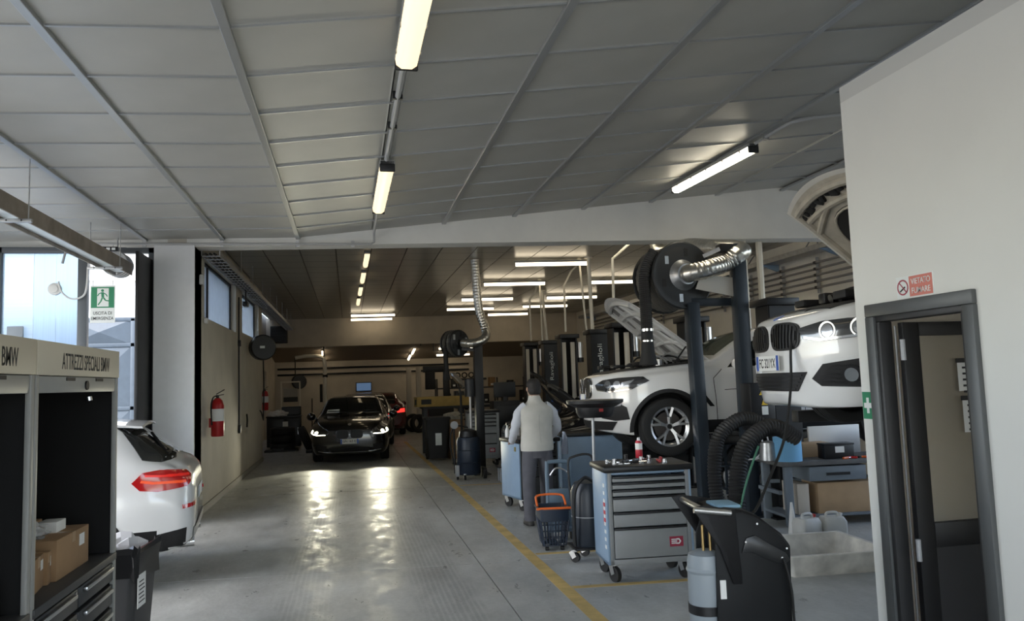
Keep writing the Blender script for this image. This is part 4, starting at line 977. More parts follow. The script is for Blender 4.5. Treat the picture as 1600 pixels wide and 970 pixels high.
carton('small white carton on top of the wide cardboard box', (-1.55, 4.58, 1.04), (.10, .14, .055), 0, paper, tape=False, lab=False)
carton('topmost cardboard box of the stack in the near tool cabinet', (-1.55, 3.42, 1.0), (.24, .28, .10), .1)
carton('middle cardboard box of the stack in the near tool cabinet', (-1.54, 3.44, .92), (.26, .30, .08), -.05)
carton('bottom cardboard box of the stack in the near tool cabinet', (-1.53, 3.43, .84), (.26, .32, .08), .03)
carton('small carton behind the plastic wrap in the far tool cabinet', (-1.70, 4.66, 1.04), (.12, .12, .05), 0, tape=False, lab=False)
def crumple(name, label, cat, c, r, m, squash=.45, seed=1, sub=3):
    random.seed(seed); bm = bmesh.new(); bmesh.ops.create_icosphere(bm, subdivisions=sub, radius=1)
    for v in bm.verts:
        k = 1+random.uniform(-.30, .18); v.co *= k; v.co.z = max(v.co.z, -.3)*squash
        v.co.x *= r[0]; v.co.y *= r[1]; v.co.z *= r[2]
    zmin = min(v.co.z for v in bm.verts)
    for v in bm.verts: v.co.z -= zmin
    me = bpy.data.meshes.new(name); bm.to_mesh(me); bm.free(); me.materials.append(m)
    return tag(obj(name, me, None, c), label, cat)
clear_pl = mat('clear_plastic_film', (.75, .76, .76), .25, alpha=.45)
crumple('plastic_wrap', 'crumpled clear plastic wrap on the wide cardboard box', 'plastic wrap', (-1.60, 4.38, 1.04), (.10, .11, .12), clear_pl, .5, 4)
# swing bin with a black liner and a paper notice
bx_, by_ = -1.62, 5.86
t = thing('waste_bin', 'tall charcoal waste bin with black liner beside the tool cabinet', 'bin', (bx_, by_, 0), R(-4))
def rrect(hx, hy, z, k=6, rr=.05):
    out = []
    for (sx, sy, a0) in ((1, 1, 0), (-1, 1, 90), (-1, -1, 180), (1, -1, 270)):
        for i in range(k): a = R(a0+90*i/(k-1)); out.append(Vector((sx*(hx-rr)+rr*math.cos(a), sy*(hy-rr)+rr*math.sin(a), z)))
    return out
MB().loft([rrect(.21, .20, 0), rrect(.25, .24, .62), rrect(.255, .245, .66)]).build('body', mat('bin_charcoal', (.045, .046, .048), .55), t, smooth=40)
random.seed(2); rings = []
for z, hx in ((.52, .257), (.60, .262), (.69, .270), (.73, .272), (.715, .250), (.64, .235)):
    r_ = rrect(hx, hx-.01, z); rings.append([p+Vector((random.uniform(-.012, .012), random.uniform(-.012, .012), random.uniform(-.028, .028))) for p in r_])
MB().loft(rings, cap=False).build('bin_liner', mat('bin_liner_black', (.012, .012, .013), .28), t, smooth=20)
MB().box(.256, .259, -.22, -.06, .34, .55).build('bin_notice', paper, t, smooth=0)
for k in range(6): MB().box(.259, .2596, -.20+.01*(k % 2), -.08-.01*(k % 3), .37+.026*k, .378+.026*k).build('notice_line', ink, t, smooth=0)
for k in range(6): crumple('paper_tissue', 'crumpled white tissue paper heaped in the charcoal waste bin', 'tissue', (bx_+random.uniform(-.12, .10), by_+random.uniform(-.12, .12), .62+.01*k), (.13, .12, .16), mat('tissue', (.72, .72, .74), .8), .6, 20+k, 2)['group'] = 'tissues in the waste bin'
# galvanised lamp channel hanging along the left
t = thing('cable_channel', 'galvanised steel channel hung on rods along the left', 'channel', (-2.92, 6.0, 3.42))
mb = MB(); mb.box(-.11, -.095, 0, 5.05, -.10, .06).box(.095, .11, 0, 5.05, -.10, .06).box(-.095, .095, 0, 5.05, .045, .06); mb.build('side_rails', mat('channel_weathered', (.28, .24, .20), .5, metal=.5, noise=.4, nscale=4), t)
MB().box(-.094, .094, .1, 5.0, -.06, -.03).build('lens_cover', mat('frosted_cover', (.62, .68, .70), .4), t)
for y in (1.45, 4.25):
    b_ = MB().box(-.20, .20, y-.02, y+.02, -.135, -.103).build('hanger_strut', galv, t, bevel=.003)
    for x in (-.17, .17): MB().cyl((x, y, -.12), (x, y, .45), .006, n=8).build('hanger_rod', galv, b_)
    for x in (-.12, 0, .12): MB().cyl((x, y-.0215, -.12), (x, y-.0205, -.12), .008, n=8).build('bolt_hole', black_metal, b_)
t = thing('duct_end', 'ribbed grey duct end hanging below the beam at the exit', 'duct', (-3.05, 11.15, 3.50))
MB().cyl((0, -.05, 0), (0, .30, 0), .16, n=28).build('duct', galv, t)
for k in range(4): MB().lathe([(.162, 0), (.170, .008), (.162, .016)], 28, Matrix.Translation((0, -.04+.09*k, 0)) @ Matrix.Rotation(R(-90), 4, 'X')).build('duct_rib', galv, t)
MB().box(-.17, .05, -.10, -.06, .15, .21).build('vent_plate', black_metal, t, bevel=.003)
for k in range(3): MB().box(-.15+.065*k, -.105+.065*k, -.104, -.10, .165, .195).build('vent_slot', sign_white, t, smooth=0)
MB().cyl((0, .1, .15), (0, .1, .36), .01, n=8).build('hanger_rod', galv, t)
# emergency-exit sign hanging in the doorway
def exit_sign(label, o, u, w_, h, parent=None, words=True):
    t = thing('exit_sign', label, 'sign', o); u = Vector(u); v = Vector((0, 0, 1)); n = u.cross(v)
    B = frame_m((0, 0, 0), u, v)
    def quad(nm, x0, x1, y0, y1, z0, z1, m): q = MB().box(x0, x1, y0, y1, z0, z1).build(nm, m, t, smooth=0); q.matrix_local = B; return q
    quad('board', -w_/2, w_/2, -h/2, h/2, -.006, 0, sign_white)
    y0 = -h*.10 if words else -h*.46
    quad('green_field', -w_*.46, w_*.46, y0, h*.46, 0, .0012, green_sign)
    H = h*.46-y0; cy = (h*.46+y0)/2
    quad('white_door', -w_*.22, w_*.24, y0+H*.06, h*.46-H*.06, .0012, .0022, sign_white)
    m = MB(); z0, z1 = .0022, .0034
    def limb(a, b, t_):
        a, b = Vector(a), Vector(b); d = (b-a).normalized(); q = Vector((-d.y, d.x))*t_/2
        m.prism([tuple(a+q), tuple(a-q), tuple(b-q), tuple(b+q)], 'z', z0, z1)
    k = H*.5
    def pt(x, y): return (x*k*.9, cy+y*k)
    m.prism(ell(*pt(-.02, .66), k*.13, k*.13, 14), 'z', z0, z1)
    limb(pt(-.02, .50), pt(.02, .02), k*.24); limb(pt(-.02, .46), pt(.32, .30), k*.09); limb(pt(.32, .30), pt(.46, .08), k*.09)
    limb(pt(-.05, .46), pt(-.36, .36), k*.09); limb(pt(-.36, .36), pt(-.50, .14), k*.09)
    limb(pt(.05, .02), pt(.30, -.30), k*.13); limb(pt(.30, -.30), pt(.62, -.34), k*.11); limb(pt(-.02, .0), pt(-.16, -.36), k*.13); limb(pt(-.16, -.36), pt(-.44, -.72), k*.11)
    q = m.build('running_figure', green_sign, t, smooth=0); q.matrix_local = B
    if words:
        for s_, yy, ww in (('USCITA DI', -.24, .74), ('EMERGENZA', -.38, .88)):
            q = obj('sign_text', text_mesh(s_, h*.085, w_*ww, m=ink, bold=.004), t); q.matrix_local = B @ Matrix.Translation((0, h*yy, .001))
    return t
sg = exit_sign('large green and white exit sign hanging in the bright doorway', (-3.20, 11.15, 2.95), (1, -.02, 0), .31, .50)
for x in (-.12, .12): MB().cyl((x, .004, .25), (x, .004, .82), .004, n=6).build('hanger_wire', galv, sg)
exit_sign('small green exit sign on the far left wall', (-2.79, 26.6, 2.95), (.05, 1, 0), .45, .50)
# wall sensor with a looped hose on the panel
t = thing('wall_sensor', 'round white wall box with a looped hose on the blue panel', 'wall box', (-3.90, 11.52, 3.20))
MB().cyl((0, 0, 0), (0, -.05, 0), .085, n=24).build('round_box', white_pl, t, bevel=.008)
MB().cyl((0, -.05, 0), (0, -.07, 0), .05, n=20).build('cover', white_pl, t)
MB().tube(smooth_path([(.05, -.05, .10), (.10, -.06, -.05), (.22, -.06, -.14), (.36, -.05, -.10), (.40, -.03, .05), (.40, 0, .40)], 6), .013, 8).build('hose', white_pl, t)
tag(MB().box(0, .20, 0, .03, 0, .55).build('post_box', mat('post_box_grey', (.30, .33, .36), .5), None, bevel=.01, loc=(-4.47, 11.47, 2.15)), 'flat grey box fixed low on the ribbed panel', 'box')
# outside: steel gate with pressed diamonds, white building, planter
gate_m = mat('gate_blue_grey', (.055, .075, .10), .55, noise=.1)
gt = thing('steel_gate', 'blue-grey steel gate with pressed diamond panels outside the exit', 'gate', (-8.1, 17.2, 0))
fr = MB()
for x in (0, 1.25, 2.5, 3.75, 5.0): fr.box(x-.04, x+.04, -.03, .05, 0, 3.3)
for z in (.15, 1.45, 2.75, 3.28): fr.box(0, 5.0, -.03, .05, z-.04, z+.04)
fr.build('gate_frame', gate_m, gt, bevel=.006)
for i in range(4):
    for z0, z1 in ((.15, 1.45), (1.45, 2.75), (2.75, 3.28)):
        x0, x1 = i*1.25, (i+1)*1.25; mb = MB()
        mb.add([(x0, 0, z0), (x1, 0, z0), (x1, 0, z1), (x0, 0, z1), ((x0+x1)/2, -.10, (z0+z1)/2), (x0, .03, z0), (x1, .03, z0), (x1, .03, z1), (x0, .03, z1)], [(0, 1, 4), (1, 2, 4), (2, 3, 4), (3, 0, 4), (5, 8, 7, 6)])
        mb.build('gate_panel', gate_m, gt, smooth=0)
bd = thing('building', 'bright white building beyond the steel gate', 'building', (-12.5, 24, 0))
MB().box(-8, 9.2, 0, 6, 0, 9).build('wall', mat('white_render', (.82, .82, .80), .85), bd, smooth=0)
MB().box(-8.1, 9.3, -.12, 0, 5.0, 5.12).build('ledge', mat('white_render', (0, 0, 0)), bd, smooth=0)
MB().box(-8.2, 9.4, -.2, 6.1, 9, 9.2).build('roof_edge', grey_steel, bd, smooth=0)
leaf_m = mat('leaf_green', (.10, .17, .07), .6, noise=.3)
pl = thing('potted_plant', 'leafy plant on the sill outside the exit', 'plant', (-3.42, 12.3, 0))
MB().lathe([(.0, 0), (.16, 0), (.22, .9), (.20, .9), (.0, .86)], 20).build('pot', mat('pot_grey', (.4, .4, .38), .7), pl)
random.seed(9)
for k in range(60):
    a = random.uniform(0, 6.28); e = random.uniform(.2, 1.3); L_ = random.uniform(.22, .42)
    d = Vector((math.cos(a)*math.cos(e), math.sin(a)*math.cos(e), math.sin(e))); s_ = Vector((-math.sin(a), math.cos(a), 0))*.03; b0 = Vector((0, 0, .88)); m_ = b0+d*L_*.5; e_ = b0+d*L_-Vector((0, 0, .05))
    MB().add([b0, m_+s_, e_, m_-s_, m_+Vector((0, 0, .01))], [(0, 1, 4), (1, 2, 4), (2, 3, 4), (3, 0, 4)]).build('leaf', leaf_m, pl, smooth=0)

# ================================================================ LEFT FAR WALL
t = thing('cable_tray', 'galvanised cable tray running along the top of the cream wall', 'cable tray', (-1.93, 11.7, 3.70))
mb = MB(); mb.box(-.13, -.12, 0, 15.4, 0, .07).box(.12, .13, 0, 15.4, 0, .07); mb.build('tray_rails', galv, t, smooth=0)
for k in range(52): MB().box(-.12, .12, .1+.3*k, .13+.3*k, 0, .012).build('tray_rung', galv, t, smooth=0)
for k in range(3): MB().tube([(-.07+.06*k, 0, .025), (-.07+.06*k, 15.4, .025)], .018, 6).build('cable', rubber, t)
for k in range(9):
    for x in (-.125, .125): MB().cyl((x, .6+1.7*k, .03), (x, .6+1.7*k, .46), .005, n=6).build('hanger_rod', galv, t)
def extinguisher(label, loc, rz, s_=1.0):
    t = thing('fire_extinguisher', label, 'extinguisher', loc, rz)
    MB().lathe([(0, 0), (.075*s_, 0), (.082*s_, .02), (.082*s_, .40*s_), (.06*s_, .47*s_), (.03*s_, .50*s_), (0, .50*s_)], 24).build('cylinder', red_ext, t, smooth=40)
    MB().cyl((0, 0, .50*s_), (0, 0, .54*s_), .022, n=12).build('valve', black_metal, t)
    mb = MB(); mb.bar((-.02, 0, .55*s_), (.10, 0, .61*s_), .02, .014); mb.bar((-.02, 0, .53*s_), (.09, 0, .545*s_), .02, .012); mb.build('handle', black_metal, t)
    MB().tube(smooth_path([(-.02, .0, .53*s_), (-.06, -.05, .50*s_), (-.085, -.06, .38*s_), (-.07, -.07, .15*s_)], 6), .011, 8).build('hose', rubber, t)
    MB().lathe([(.083*s_, .20*s_), (.0835*s_, .20*s_), (.0835*s_, .36*s_), (.083*s_, .36*s_)], 24).build('label_band', paper, t)
    MB().box(-.12, -.07, -.03, .03, .12*s_, .24*s_).build('wall_bracket', red_ext, t, bevel=.004)
    return t
extinguisher('large red fire extinguisher on the cream wall beside the white column', (-1.95, 12.45, 1.06), 0, 1.15)
extinguisher('red fire extinguisher farther away on the far left wall', (-2.66, 26.3, 1.06), 0, 1.25)
def hose_reel(label, loc, r=.27, yaw=0):
    t = thing('hose_reel', label, 'hose reel', loc)
    Q = Matrix.Rotation(yaw, 4, 'Z'); M = Q @ Matrix.Rotation(R(90), 4, 'Y')
    MB().lathe([(0, -.10), (r*.9, -.10), (r, -.07), (r, .07), (r*.9, .10), (0, .10)], 32, M).build('drum_case', blackp, t, smooth=40)
    MB().box(.101, .104, -.08, .02, -.02, .03, Q).build('maker_plate', sign_white, t, smooth=0)
    MB().box(-.20, -.10, -.05, .05, -.05, .05).build('wall_arm', black_metal, t, bevel=.006)
    MB().tube(smooth_path([(.0, .16, -.2), (.0, .24, -.9), (.0, .12, -1.45), (.02, -.10, -1.50), (.02, -.42, -1.36), (0, -.52, -1.30)], 6), .014, 8).build('hose', rubber, t)
    return t
hose_reel('black air hose reel on the cream wall under the windows', (-1.77, 17.0, 2.62), .27, R(-68))
t = thing('air_gun', 'pale air gun on a cord hanging on the cream wall', 'air gun', (-2.03, 16.55, .95))
MB().cbox((0, 0, -.02), (.04, .14, .12)).build('grip', mat('gun_beige', (.5, .46, .38), .5), t, bevel=.012); MB().tube(smooth_path([(0, 0, .04), (0, .05, .18), (0, -.02, .30)], 5), .016, 8).build('cord', rubber, t)
t = thing('wall_camera', 'small black camera under the cable tray', 'camera', (-1.96, 15.85, 3.42))
MB().cbox((0, 0, 0), (.09, .26, .09)).build('case', black_metal, t, bevel=.012); MB().cyl((0, 0, .04), (0, 0, .28), .015, n=8).build('mount', black_metal, t); MB().cyl((0, -.13, 0), (0, -.16, 0), .035, n=14).build('lens', car_glass, t)
t = thing('power_conduit', 'thin dark conduit with a socket on the cream wall', 'conduit', (-2.075, 15.75, .95))
MB().tube([(0, 0, 0), (0, 0, 2.6)], .014, 8).build('pipe', black_metal, t); MB().cbox((.01, 0, .05), (.05, .10, .16)).build('socket', black_metal, t, bevel=.008); MB().cbox((.01, 0, 1.7), (.05, .09, .12)).build('junction', black_metal, t, bevel=.008)
tag(MB().cbox((0, 0, 0), (.05, .12, .14)).build('junction_box', white_pl, None, bevel=.01, loc=(-2.06, 11.75, 3.35)), 'small white junction box high on the wall by the column', 'junction box')
tag(MB().cbox((0, 0, 0), (.05, .10, .08)).build('door_sensor', white_pl, None, bevel=.01, loc=(-2.05, 12.05, 2.78)), 'small white sensor under the corner of the near window', 'sensor')
t = thing('unit_heater', 'black box heater hung at the far left under the ceiling', 'heater', (-2.32, 27.55, 3.58))
MB().cbox((0, 0, 0), (.55, .35, .58)).build('case', black_metal, t, bevel=.02)
for k in range(5): MB().cbox((0, -.18, -.2+.1*k), (.46, .02, .05)).build('louver', satinblk, t)
for x in (-.2, .2): MB().cyl((x, 0, .28), (x, 0, .58), .01, n=6).build('hanger_rod', galv, t)

# ================================================================ BACK WALL
t = thing('service_pipe', 'long grey pipe along the cross beam at the back', 'pipe', (-2.4, 28.28, 3.70))
MB().tube([(0, 0, 0), (10.4, -1.04, 0.0)], .055, 12).build('pipe', galv, t)
for k in range(6): MB().cbox((.8+1.7*k, -.08-.17*k, .0), (.05, .14, .16)).build('pipe_clamp', galv, t)
for k, (x, L_) in enumerate(((1.55, .9), (4.95, .6), (5.4, .8))): MB().cyl((x, -.1*x-.03, -.03), (x, -.1*x-.03, -L_), .02, n=8).build('drop_pipe', black_metal, t)
for k in range(2):
    z = (2.48, 2.25)[k]
    tag(MB().tube([(0, 0, 0), (7.5, 0, .02)], .035, 8).build('wall_pipe', black_metal, None, loc=(-2.7, 31.22, z)), '%s dark pipe running along the back wall' % ['upper', 'lower'][k], 'pipe')
t = thing('wall_screen', 'small lit screen on the back wall above the cars', 'screen', (.58, 31.25, 1.70))
MB().cbox((0, 0, 0), (.62, .06, .36)).build('casing', black_metal, t, bevel=.01)
MB().box(-.28, .28, -.033, -.031, -.15, .15).build('display', mat('screen_blue', (.05, .08, .14), .3, emit=.25, ecol=(.25, .45, .8)), t, smooth=0)
t = thing('gooseneck_post', 'cream curved exhaust post standing by the back wall', 'post', (-.85, 29.2, 0))
MB().tube(smooth_path([(0, 0, 0), (0, 0, 2.2), (-.02, 0, 2.70), (-.15, 0, 2.86), (-.6, 0, 2.90), (-1.05, 0, 2.84)], 6), .07, 12).build('pipe', cream_pipe, t)
MB().cyl((-.08, -.02, 2.15), (.10, -.02, 2.15), .06, n=10).build('valve', black_metal, t); MB().cyl((-.14, 0, 1.2), (-.14, 0, 1.85), .05, n=10).build('hose_bundle', rubber, t)
MB().tube([(-1.05, 0, 2.84), (-1.05, 0, 2.2)], .02, 8).build('drop_hose', rubber, t)
hose_reel('dark hose reel on the back wall left of the curved post', (-1.88, 31.0, 1.98), .28, R(-75))
t = thing('wall_notice', 'framed notice standing against the far left wall', 'notice', (-2.45, 30.2, 1.25))
mb = MB(); mb.box(-.05, .0, 0, .02, -1.2, .75).box(.62, .67, 0, .02, -1.2, .75).box(-.05, .67, 0, .02, .70, .75); mb.build('frame', cream_pipe, t, smooth=0)
MB().box(.05, .57, .0, .015, .02, .48).build('sheet', mat('notice_grey', (.30, .29, .26), .6), t, smooth=0); MB().box(.05, .57, -.002, .0, -.02, .16).build('print_block', ink, t, smooth=0)
for i, (x, lab) in enumerate(((2.22, 'left one of two white posts before the back wall'), (2.56, 'right one of two white posts before the back wall'))):
    t = thing('lift_post', lab, 'post', (x, 29.4-.3*i, 0))
    MB().box(-.09, .09, -.09, .09, 0, 2.38).build('post', mat('post_white', (.55, .50, .42), .6), t, bevel=.01); MB().box(-.16, .16, -.16, .16, 0, .02).build('foot', grey_steel, t)
# ================================================================ LIFTS
strip_w = mat('lift_carriage_cream', (.62, .58, .50), .5)
def lift_column(parent, x, y, face, text=False, h=2.58, motor=True, sticker=False, carr=1.0):
    """face +1: open channel towards +y (we see its closed back); -1: open channel towards -y"""
    c = MB(); f = face
    c.box(x-.17, x+.17, y-f*.16-.012, y-f*.16+.012, 0, h)
    for s_ in (-1, 1): c.box(x+s_*.17-.014, x+s_*.17+.014, min(y-f*.16, y+f*.14), max(y-f*.16, y+f*.14), 0, h)
    o = c.build('column', black_metal, parent, bevel=.003, smooth=0)
    MB().box(x-.30, x+.30, y-.26, y+.26, 0, .02).build('base_plate', black_metal, o)
    for xx in (-.10, .10): MB().box(x+xx-.045, x+xx+.045, y+f*.06-.02, y+f*.06+.02, .05, h-.08).build('guide_strip', strip_w, o)
    MB().box(x-.22, x+.22, y-.22, y+.22, h, h+.09).build('column_cap', blackp, o, bevel=.01)
    MB().box(x-.13, x+.13, y-.03, y+.13*f if f > 0 else y+.03, carr-.1, carr+.5).build('carriage', black_metal, o) if False else None
    if motor:
        MB().cyl((x+.27, y, h-.42), (x+.27, y, h-.08), .085, n=18).build('lift_motor', alu, o); MB().cyl((x+.27, y, h-.52), (x+.27, y, h-.42), .09, n=18).build('motor_cover', blackp, o)
    if text:
        put_text('maker_name', 'Ravaglioli', .12, .66, (x+.0, y-.175, h-.52), (0, 0, 1), (-1, 0, 0), o, m=sign_white, bold=.004)
        MB().box(x-.05, x+.05, y-.176, y-.173, h-1.36, h-1.24).build('maker_mark', blue_p, o, smooth=0)
    return o
def lift_arm(parent, a, b): return MB().bar(a, b, .10, .09).build('lift_arm', black_metal, parent, bevel=.008)
# lift under the white utility coupe
t = thing('car_lift', 'black two-post lift carrying the white utility coupe', 'lift', (0, 0, 0))
lift_column(t, 5.22, 8.72, 1, h=2.56); lift_column(t, 5.42, 11.55, -1, h=2.58)
for (cx, cy, sy) in ((5.22, 8.80, 1), (5.42, 11.45, -1)):
    for dx in (-.95, .95): lift_arm(t, (cx, cy+.1*sy, .90), (cx+dx, cy+sy*.60, .93)); MB().cyl((cx+dx, cy+sy*.60, .93), (cx+dx, cy+sy*.60, .995), .06, n=14).build('arm_pad', rubber, t)
bxo = MB().box(4.70, 5.02, 8.50, 8.75, 1.05, 1.62).build('control_box', blackp, t, bevel=.012)
for z, w_ in ((1.52, .13), (1.40, .08)):
    MB().prism([(4.86-w_/2+.02, z-.045), (4.86+w_/2+.02, z-.045), (4.88, z+.06)], 'y', 8.494, 8.499).build('warning_triangle', yellow_p, bxo, smooth=0)
MB().cyl((4.88, 8.492, 1.505), (4.88, 8.495, 1.505), .016, n=10).build('warning_pictogram', ink, bxo)
MB().box(4.84, 4.92, 8.494, 8.499, 1.24, 1.34).build('instruction_label', paper, bxo, smooth=0)
for k in range(2): MB().tube(smooth_path([(4.80+.07*k, 8.52, 1.06), (4.80+.08*k, 8.46, .86), (4.72+.05*k, 8.48, .74), (4.62, 8.52, .72)], 6), .010, 6).build('power_cable', white_pl, t)
# lift under the hatchback beside the office
t = thing('car_lift', 'black two-post lift raising the white hatchback', 'lift', (0, 0, 0))
lift_column(t, 5.35, 6.35, -1, h=2.60, motor=True)
for dx in (-.75, .75):
    lift_arm(t, (5.35, 6.25, 1.40), (5.35+dx, 5.60, 1.43)); MB().cyl((5.35+dx, 5.60, 1.43), (5.35+dx, 5.60, 1.505), .06, n=12).build('arm_pad', rubber, t)
MB().bar((3.75, 6.05, 1.36), (6.9, 5.74, 1.36), .12, .10).build('lift_beam', black_metal, t, bevel=.008)
MB().bar((3.9, 4.62, 1.36), (6.9, 4.40, 1.36), .10, .10).build('lift_beam', black_metal, t, bevel=.008)
# lifts farther back
t = thing('car_lift', 'two-post lift just behind the white utility coupe', 'lift', (0, 0, 0))
lift_column(t, 4.78, 13.15, -1, h=2.62); lift_arm(t, (4.78, 13.1, .3), (4.0, 12.9, .3))
t = thing('car_lift', 'two-post lift with lettered black column, nearer of two', 'lift', (0, 0, 0))
lift_column(t, 4.70, 14.2, 1, text=True, h=2.58); lift_column(t, 4.70, 16.3, -1, h=2.62); lift_arm(t, (4.70, 16.2, .3), (3.9, 15.6, .3))
t = thing('car_lift', 'two-post lift with lettered black column behind the mechanic', 'lift', (0, 0, 0))
lift_column(t, 4.72, 17.9, 1, text=True, h=2.58); lift_column(t, 4.72, 19.9, -1, h=2.64); lift_arm(t, (4.72, 19.8, .3), (3.9, 19.2, .3))
# cream cable pipes dropping from the ceiling to the lifts
def drop(label, pts, r=.022):
    t = thing('cable_pipe', label, 'pipe', pts[0]); o = Vector(pts[0])
    MB().tube([Vector(p)-o for p in pts], r, 8).build('pipe', cream_pipe, t)
    MB().cyl(Vector(pts[0])-o, Vector(pts[0])-o+Vector((0, 0, -.03)), r*2.2, n=10).build('ceiling_rose', cream_pipe, t)
drop('thick cream pipe dropping to the column behind the hatchback', [(6.30, 10.85, FZ), (6.30, 10.85, 2.72)], .05)
drop('steel pipe beside the thick cream pipe', [(6.02, 10.8, FZ), (6.03, 10.8, 2.2)], .03)
drop('cream pipe cranked towards the hose reel drum', [(4.62, 11.9, FZ), (4.62, 11.9, 3.98), (4.26, 11.9, 3.68), (4.24, 11.9, 2.7)], .024)
drop('cream pipe above the bonnet of the utility coupe', [(4.72, 14.6, FZ), (4.74, 14.6, 2.68)], .040)
drop('thin grey pipe left of the lettered lift column', [(4.62, 14.9, FZ), (4.74, 14.9, 2.3)], .022)
drop('cream cranked pipe to the channel column', [(4.80, 15.6, FZ), (4.62, 15.5, 4.0), (4.42, 15.4, 3.68), (4.42, 15.4, 2.72)], .022)
drop('thin cream pipe over the far lettered column', [(4.56, 18.0, FZ), (4.58, 18.0, 2.3)], .022)
drop('thick cream pipe over the far lettered column', [(4.66, 18.2, 3.92), (4.74, 18.2, 2.68)], .036)
drop('cream cranked pipe to the farthest lift column', [(4.78, 19.2, FZ), (4.74, 19.2, 4.02), (4.58, 19.2, 3.80), (4.58, 19.2, 2.74)], .024)
# pipes and cable tray on the right wall
t = thing('pipe_rack', 'five grey pipes in brackets on the right wall', 'pipes', (8.10, 11.0, 3.20))
for k in range(5): MB().tube([(0, -2.5, .11*k), (0, 14, .11*k)], .022, 8).build('pipe', mat('pipe_dark_grey', (.20, .19, .18), .5), t)
for y in (-.4, 1.1, 2.2, 3.4, 4.6, 6, 8): 
    b_ = MB().box(.02, .06, y-.02, y+.02, -.10, .54).build('bracket', grey_steel, t)
    for k in range(5): MB().cbox((0, y, .11*k), (.06, .05, .05)).build('pipe_clip', black_metal, b_)
t = thing('cable_tray', 'galvanised cable tray on brackets along the right wall', 'cable tray', (7.98, 8.6, 3.80))
mb = MB(); mb.box(-.16, -.15, 0, 17, 0, .09).box(.15, .16, 0, 17, 0, .09).box(-.15, .15, 0, 17, 0, .01); mb.build('tray', galv, t, smooth=0)
for k in range(9): MB().prism([(-.18, 0), (.2, 0), (.2, -.14)], 'y', 1+1.9*k, 1.04+1.9*k).build('bracket', blue_panel, t)
for k in range(3): MB().tube(smooth_path([(-.14, 3+2*k, .05), (-.10, 3.1+2*k, .22), (-.05, 3.3+2*k, .24), (-.1, 3.5+2*k, .04)], 5), .012, 6).build('cable', galv, t)

# ================================================================ EXHAUST HOSE REELS
def reel_hose_drum(t, c, ax, r, wd, nturn=22):
    """spool with hose wound on it, axis along unit vector ax, centred at c"""
    q = Vector(ax).to_track_quat('Z', 'Y').to_matrix().to_4x4(); M = Matrix.Translation(c) @ q
    dk = MB()
    for z, s_ in ((-wd/2, -1), (wd/2, 1)):
        dk.lathe([(0, z), (r*.97, z), (r, z+s_*.006), (r, z+s_*.022), (r*.96, z+s_*.034), (r*.86, z+s_*.026), (r*.80, z+s_*.034), (r*.30, z+s_*.034), (r*.26, z+s_*.05), (0, z+s_*.05)], 48, M)
    d = dk.build('spool_flange', mat('spool_black', (.016, .017, .018), .5), t, smooth=30)
    for a in range(6):
        th = R(60*a+20); MB().cbox((r*.68*math.cos(th), r*.68*math.sin(th), wd/2+.033), (.05, .10, .008), M @ Matrix.Rotation(0, 4, 'Z')).build('flange_slot', rubber if a % 2 else galv, d)
    hose = []
    nn = int(wd/.075)
    for k in range(nn):
        z = -wd/2+.05+(wd-.10)*k/(nn-1); rr = r*.86-.004*(k % 2)
        pts = [M @ Vector((rr*math.cos(2*math.pi*i/64), rr*math.sin(2*math.pi*i/64), z)) for i in range(64)]
        MB().tube(pts+[pts[0]], .045, 10, rad=[.045 if i % 2 else .037 for i in range(65)], cap=False).build('hose_turn', mat('wound_hose', (.085, .08, .068), .7), d, smooth=50)
    return M
# stand with two dark posts
t = thing('exhaust_reel', 'large black exhaust hose reel on two dark posts in front of the utility coupe', 'hose reel', (0, 0, 0))
yS = 8.90
def post(x0, x1, y, z1, w_=.15):
    o = MB().bar((x0, y, .012), (x1, y, z1), w_, w_).build('post', dark_steel, t, bevel=.010)
    MB().box(x0-.14, x0+.14, y-.14, y+.14, 0, .014).build('foot_plate', dark_steel, o); return o
post(4.80, 4.80, yS-.1, 3.36, .16); post(4.27, 4.22, yS+.05, 2.64, .15)
ax = Vector((.10, -.99, .02)).normalized(); cR = Vector((4.09, 9.20, 2.985))
# bracket from the posts to the drum
MB().box(4.10, 4.86, yS+.02, yS+.10, 2.60, 2.70).build('cross_arm', dark_steel, t, bevel=.006)
M = reel_hose_drum(t, cR, ax, .43, .50)
hub = cR + ax*.28
MB().lathe([(.0, 0), (.20, 0), (.17, .03), (.14, .07), (.13, .10), (0, .10)], 28, Matrix.Translation(hub) @ ax.to_track_quat('Z', 'Y').to_matrix().to_4x4()).build('hub_cover', galv, t)
h2 = hub+ax*.04
duct_pts = [h2, h2+Vector((.05, -.10, .01)), h2+Vector((.24, -.15, .05)), h2+Vector((.50, -.10, .13)), Vector((4.80, 8.74, 3.24)), Vector((4.93, 8.92, 3.30)), Vector((4.98, 9.30, 3.40)), Vector((4.98, 9.9, 3.52)), Vector((4.98, 10.6, 3.66)), Vector((4.98, 11.5, 3.72)), Vector((4.98, 11.75, 3.9)), Vector((4.98, 11.8, 4.12))]
pp = resample(smooth_path(duct_pts, 12), .016)
MB().tube(pp, .115, 20, rad=[.115 if i % 3 else .108 for i in range(len(pp))]).build('exhaust_duct', mat('aluminium_duct', (.62, .60, .55), .28, metal=.95, noise=.15, nscale=20), t, smooth=40)
MB().prism([(4.22, 2.80), (4.74, 2.70), (4.76, 2.94), (4.30, 2.98)], 'y', 8.80, 8.82).build('guard_plate', mat('plate_grey_white', (.50, .48, .43), .5), t, bevel=.003)
MB().box(4.56, 4.90, yS-.16, yS+.0, 3.26, 3.36).build('bracket_box', black_metal, t, bevel=.006)
MB().bar((4.56, yS-.12, 3.30), (4.38, yS-.02, 3.22), .02, .05).build('bracket_strap', galv, t)
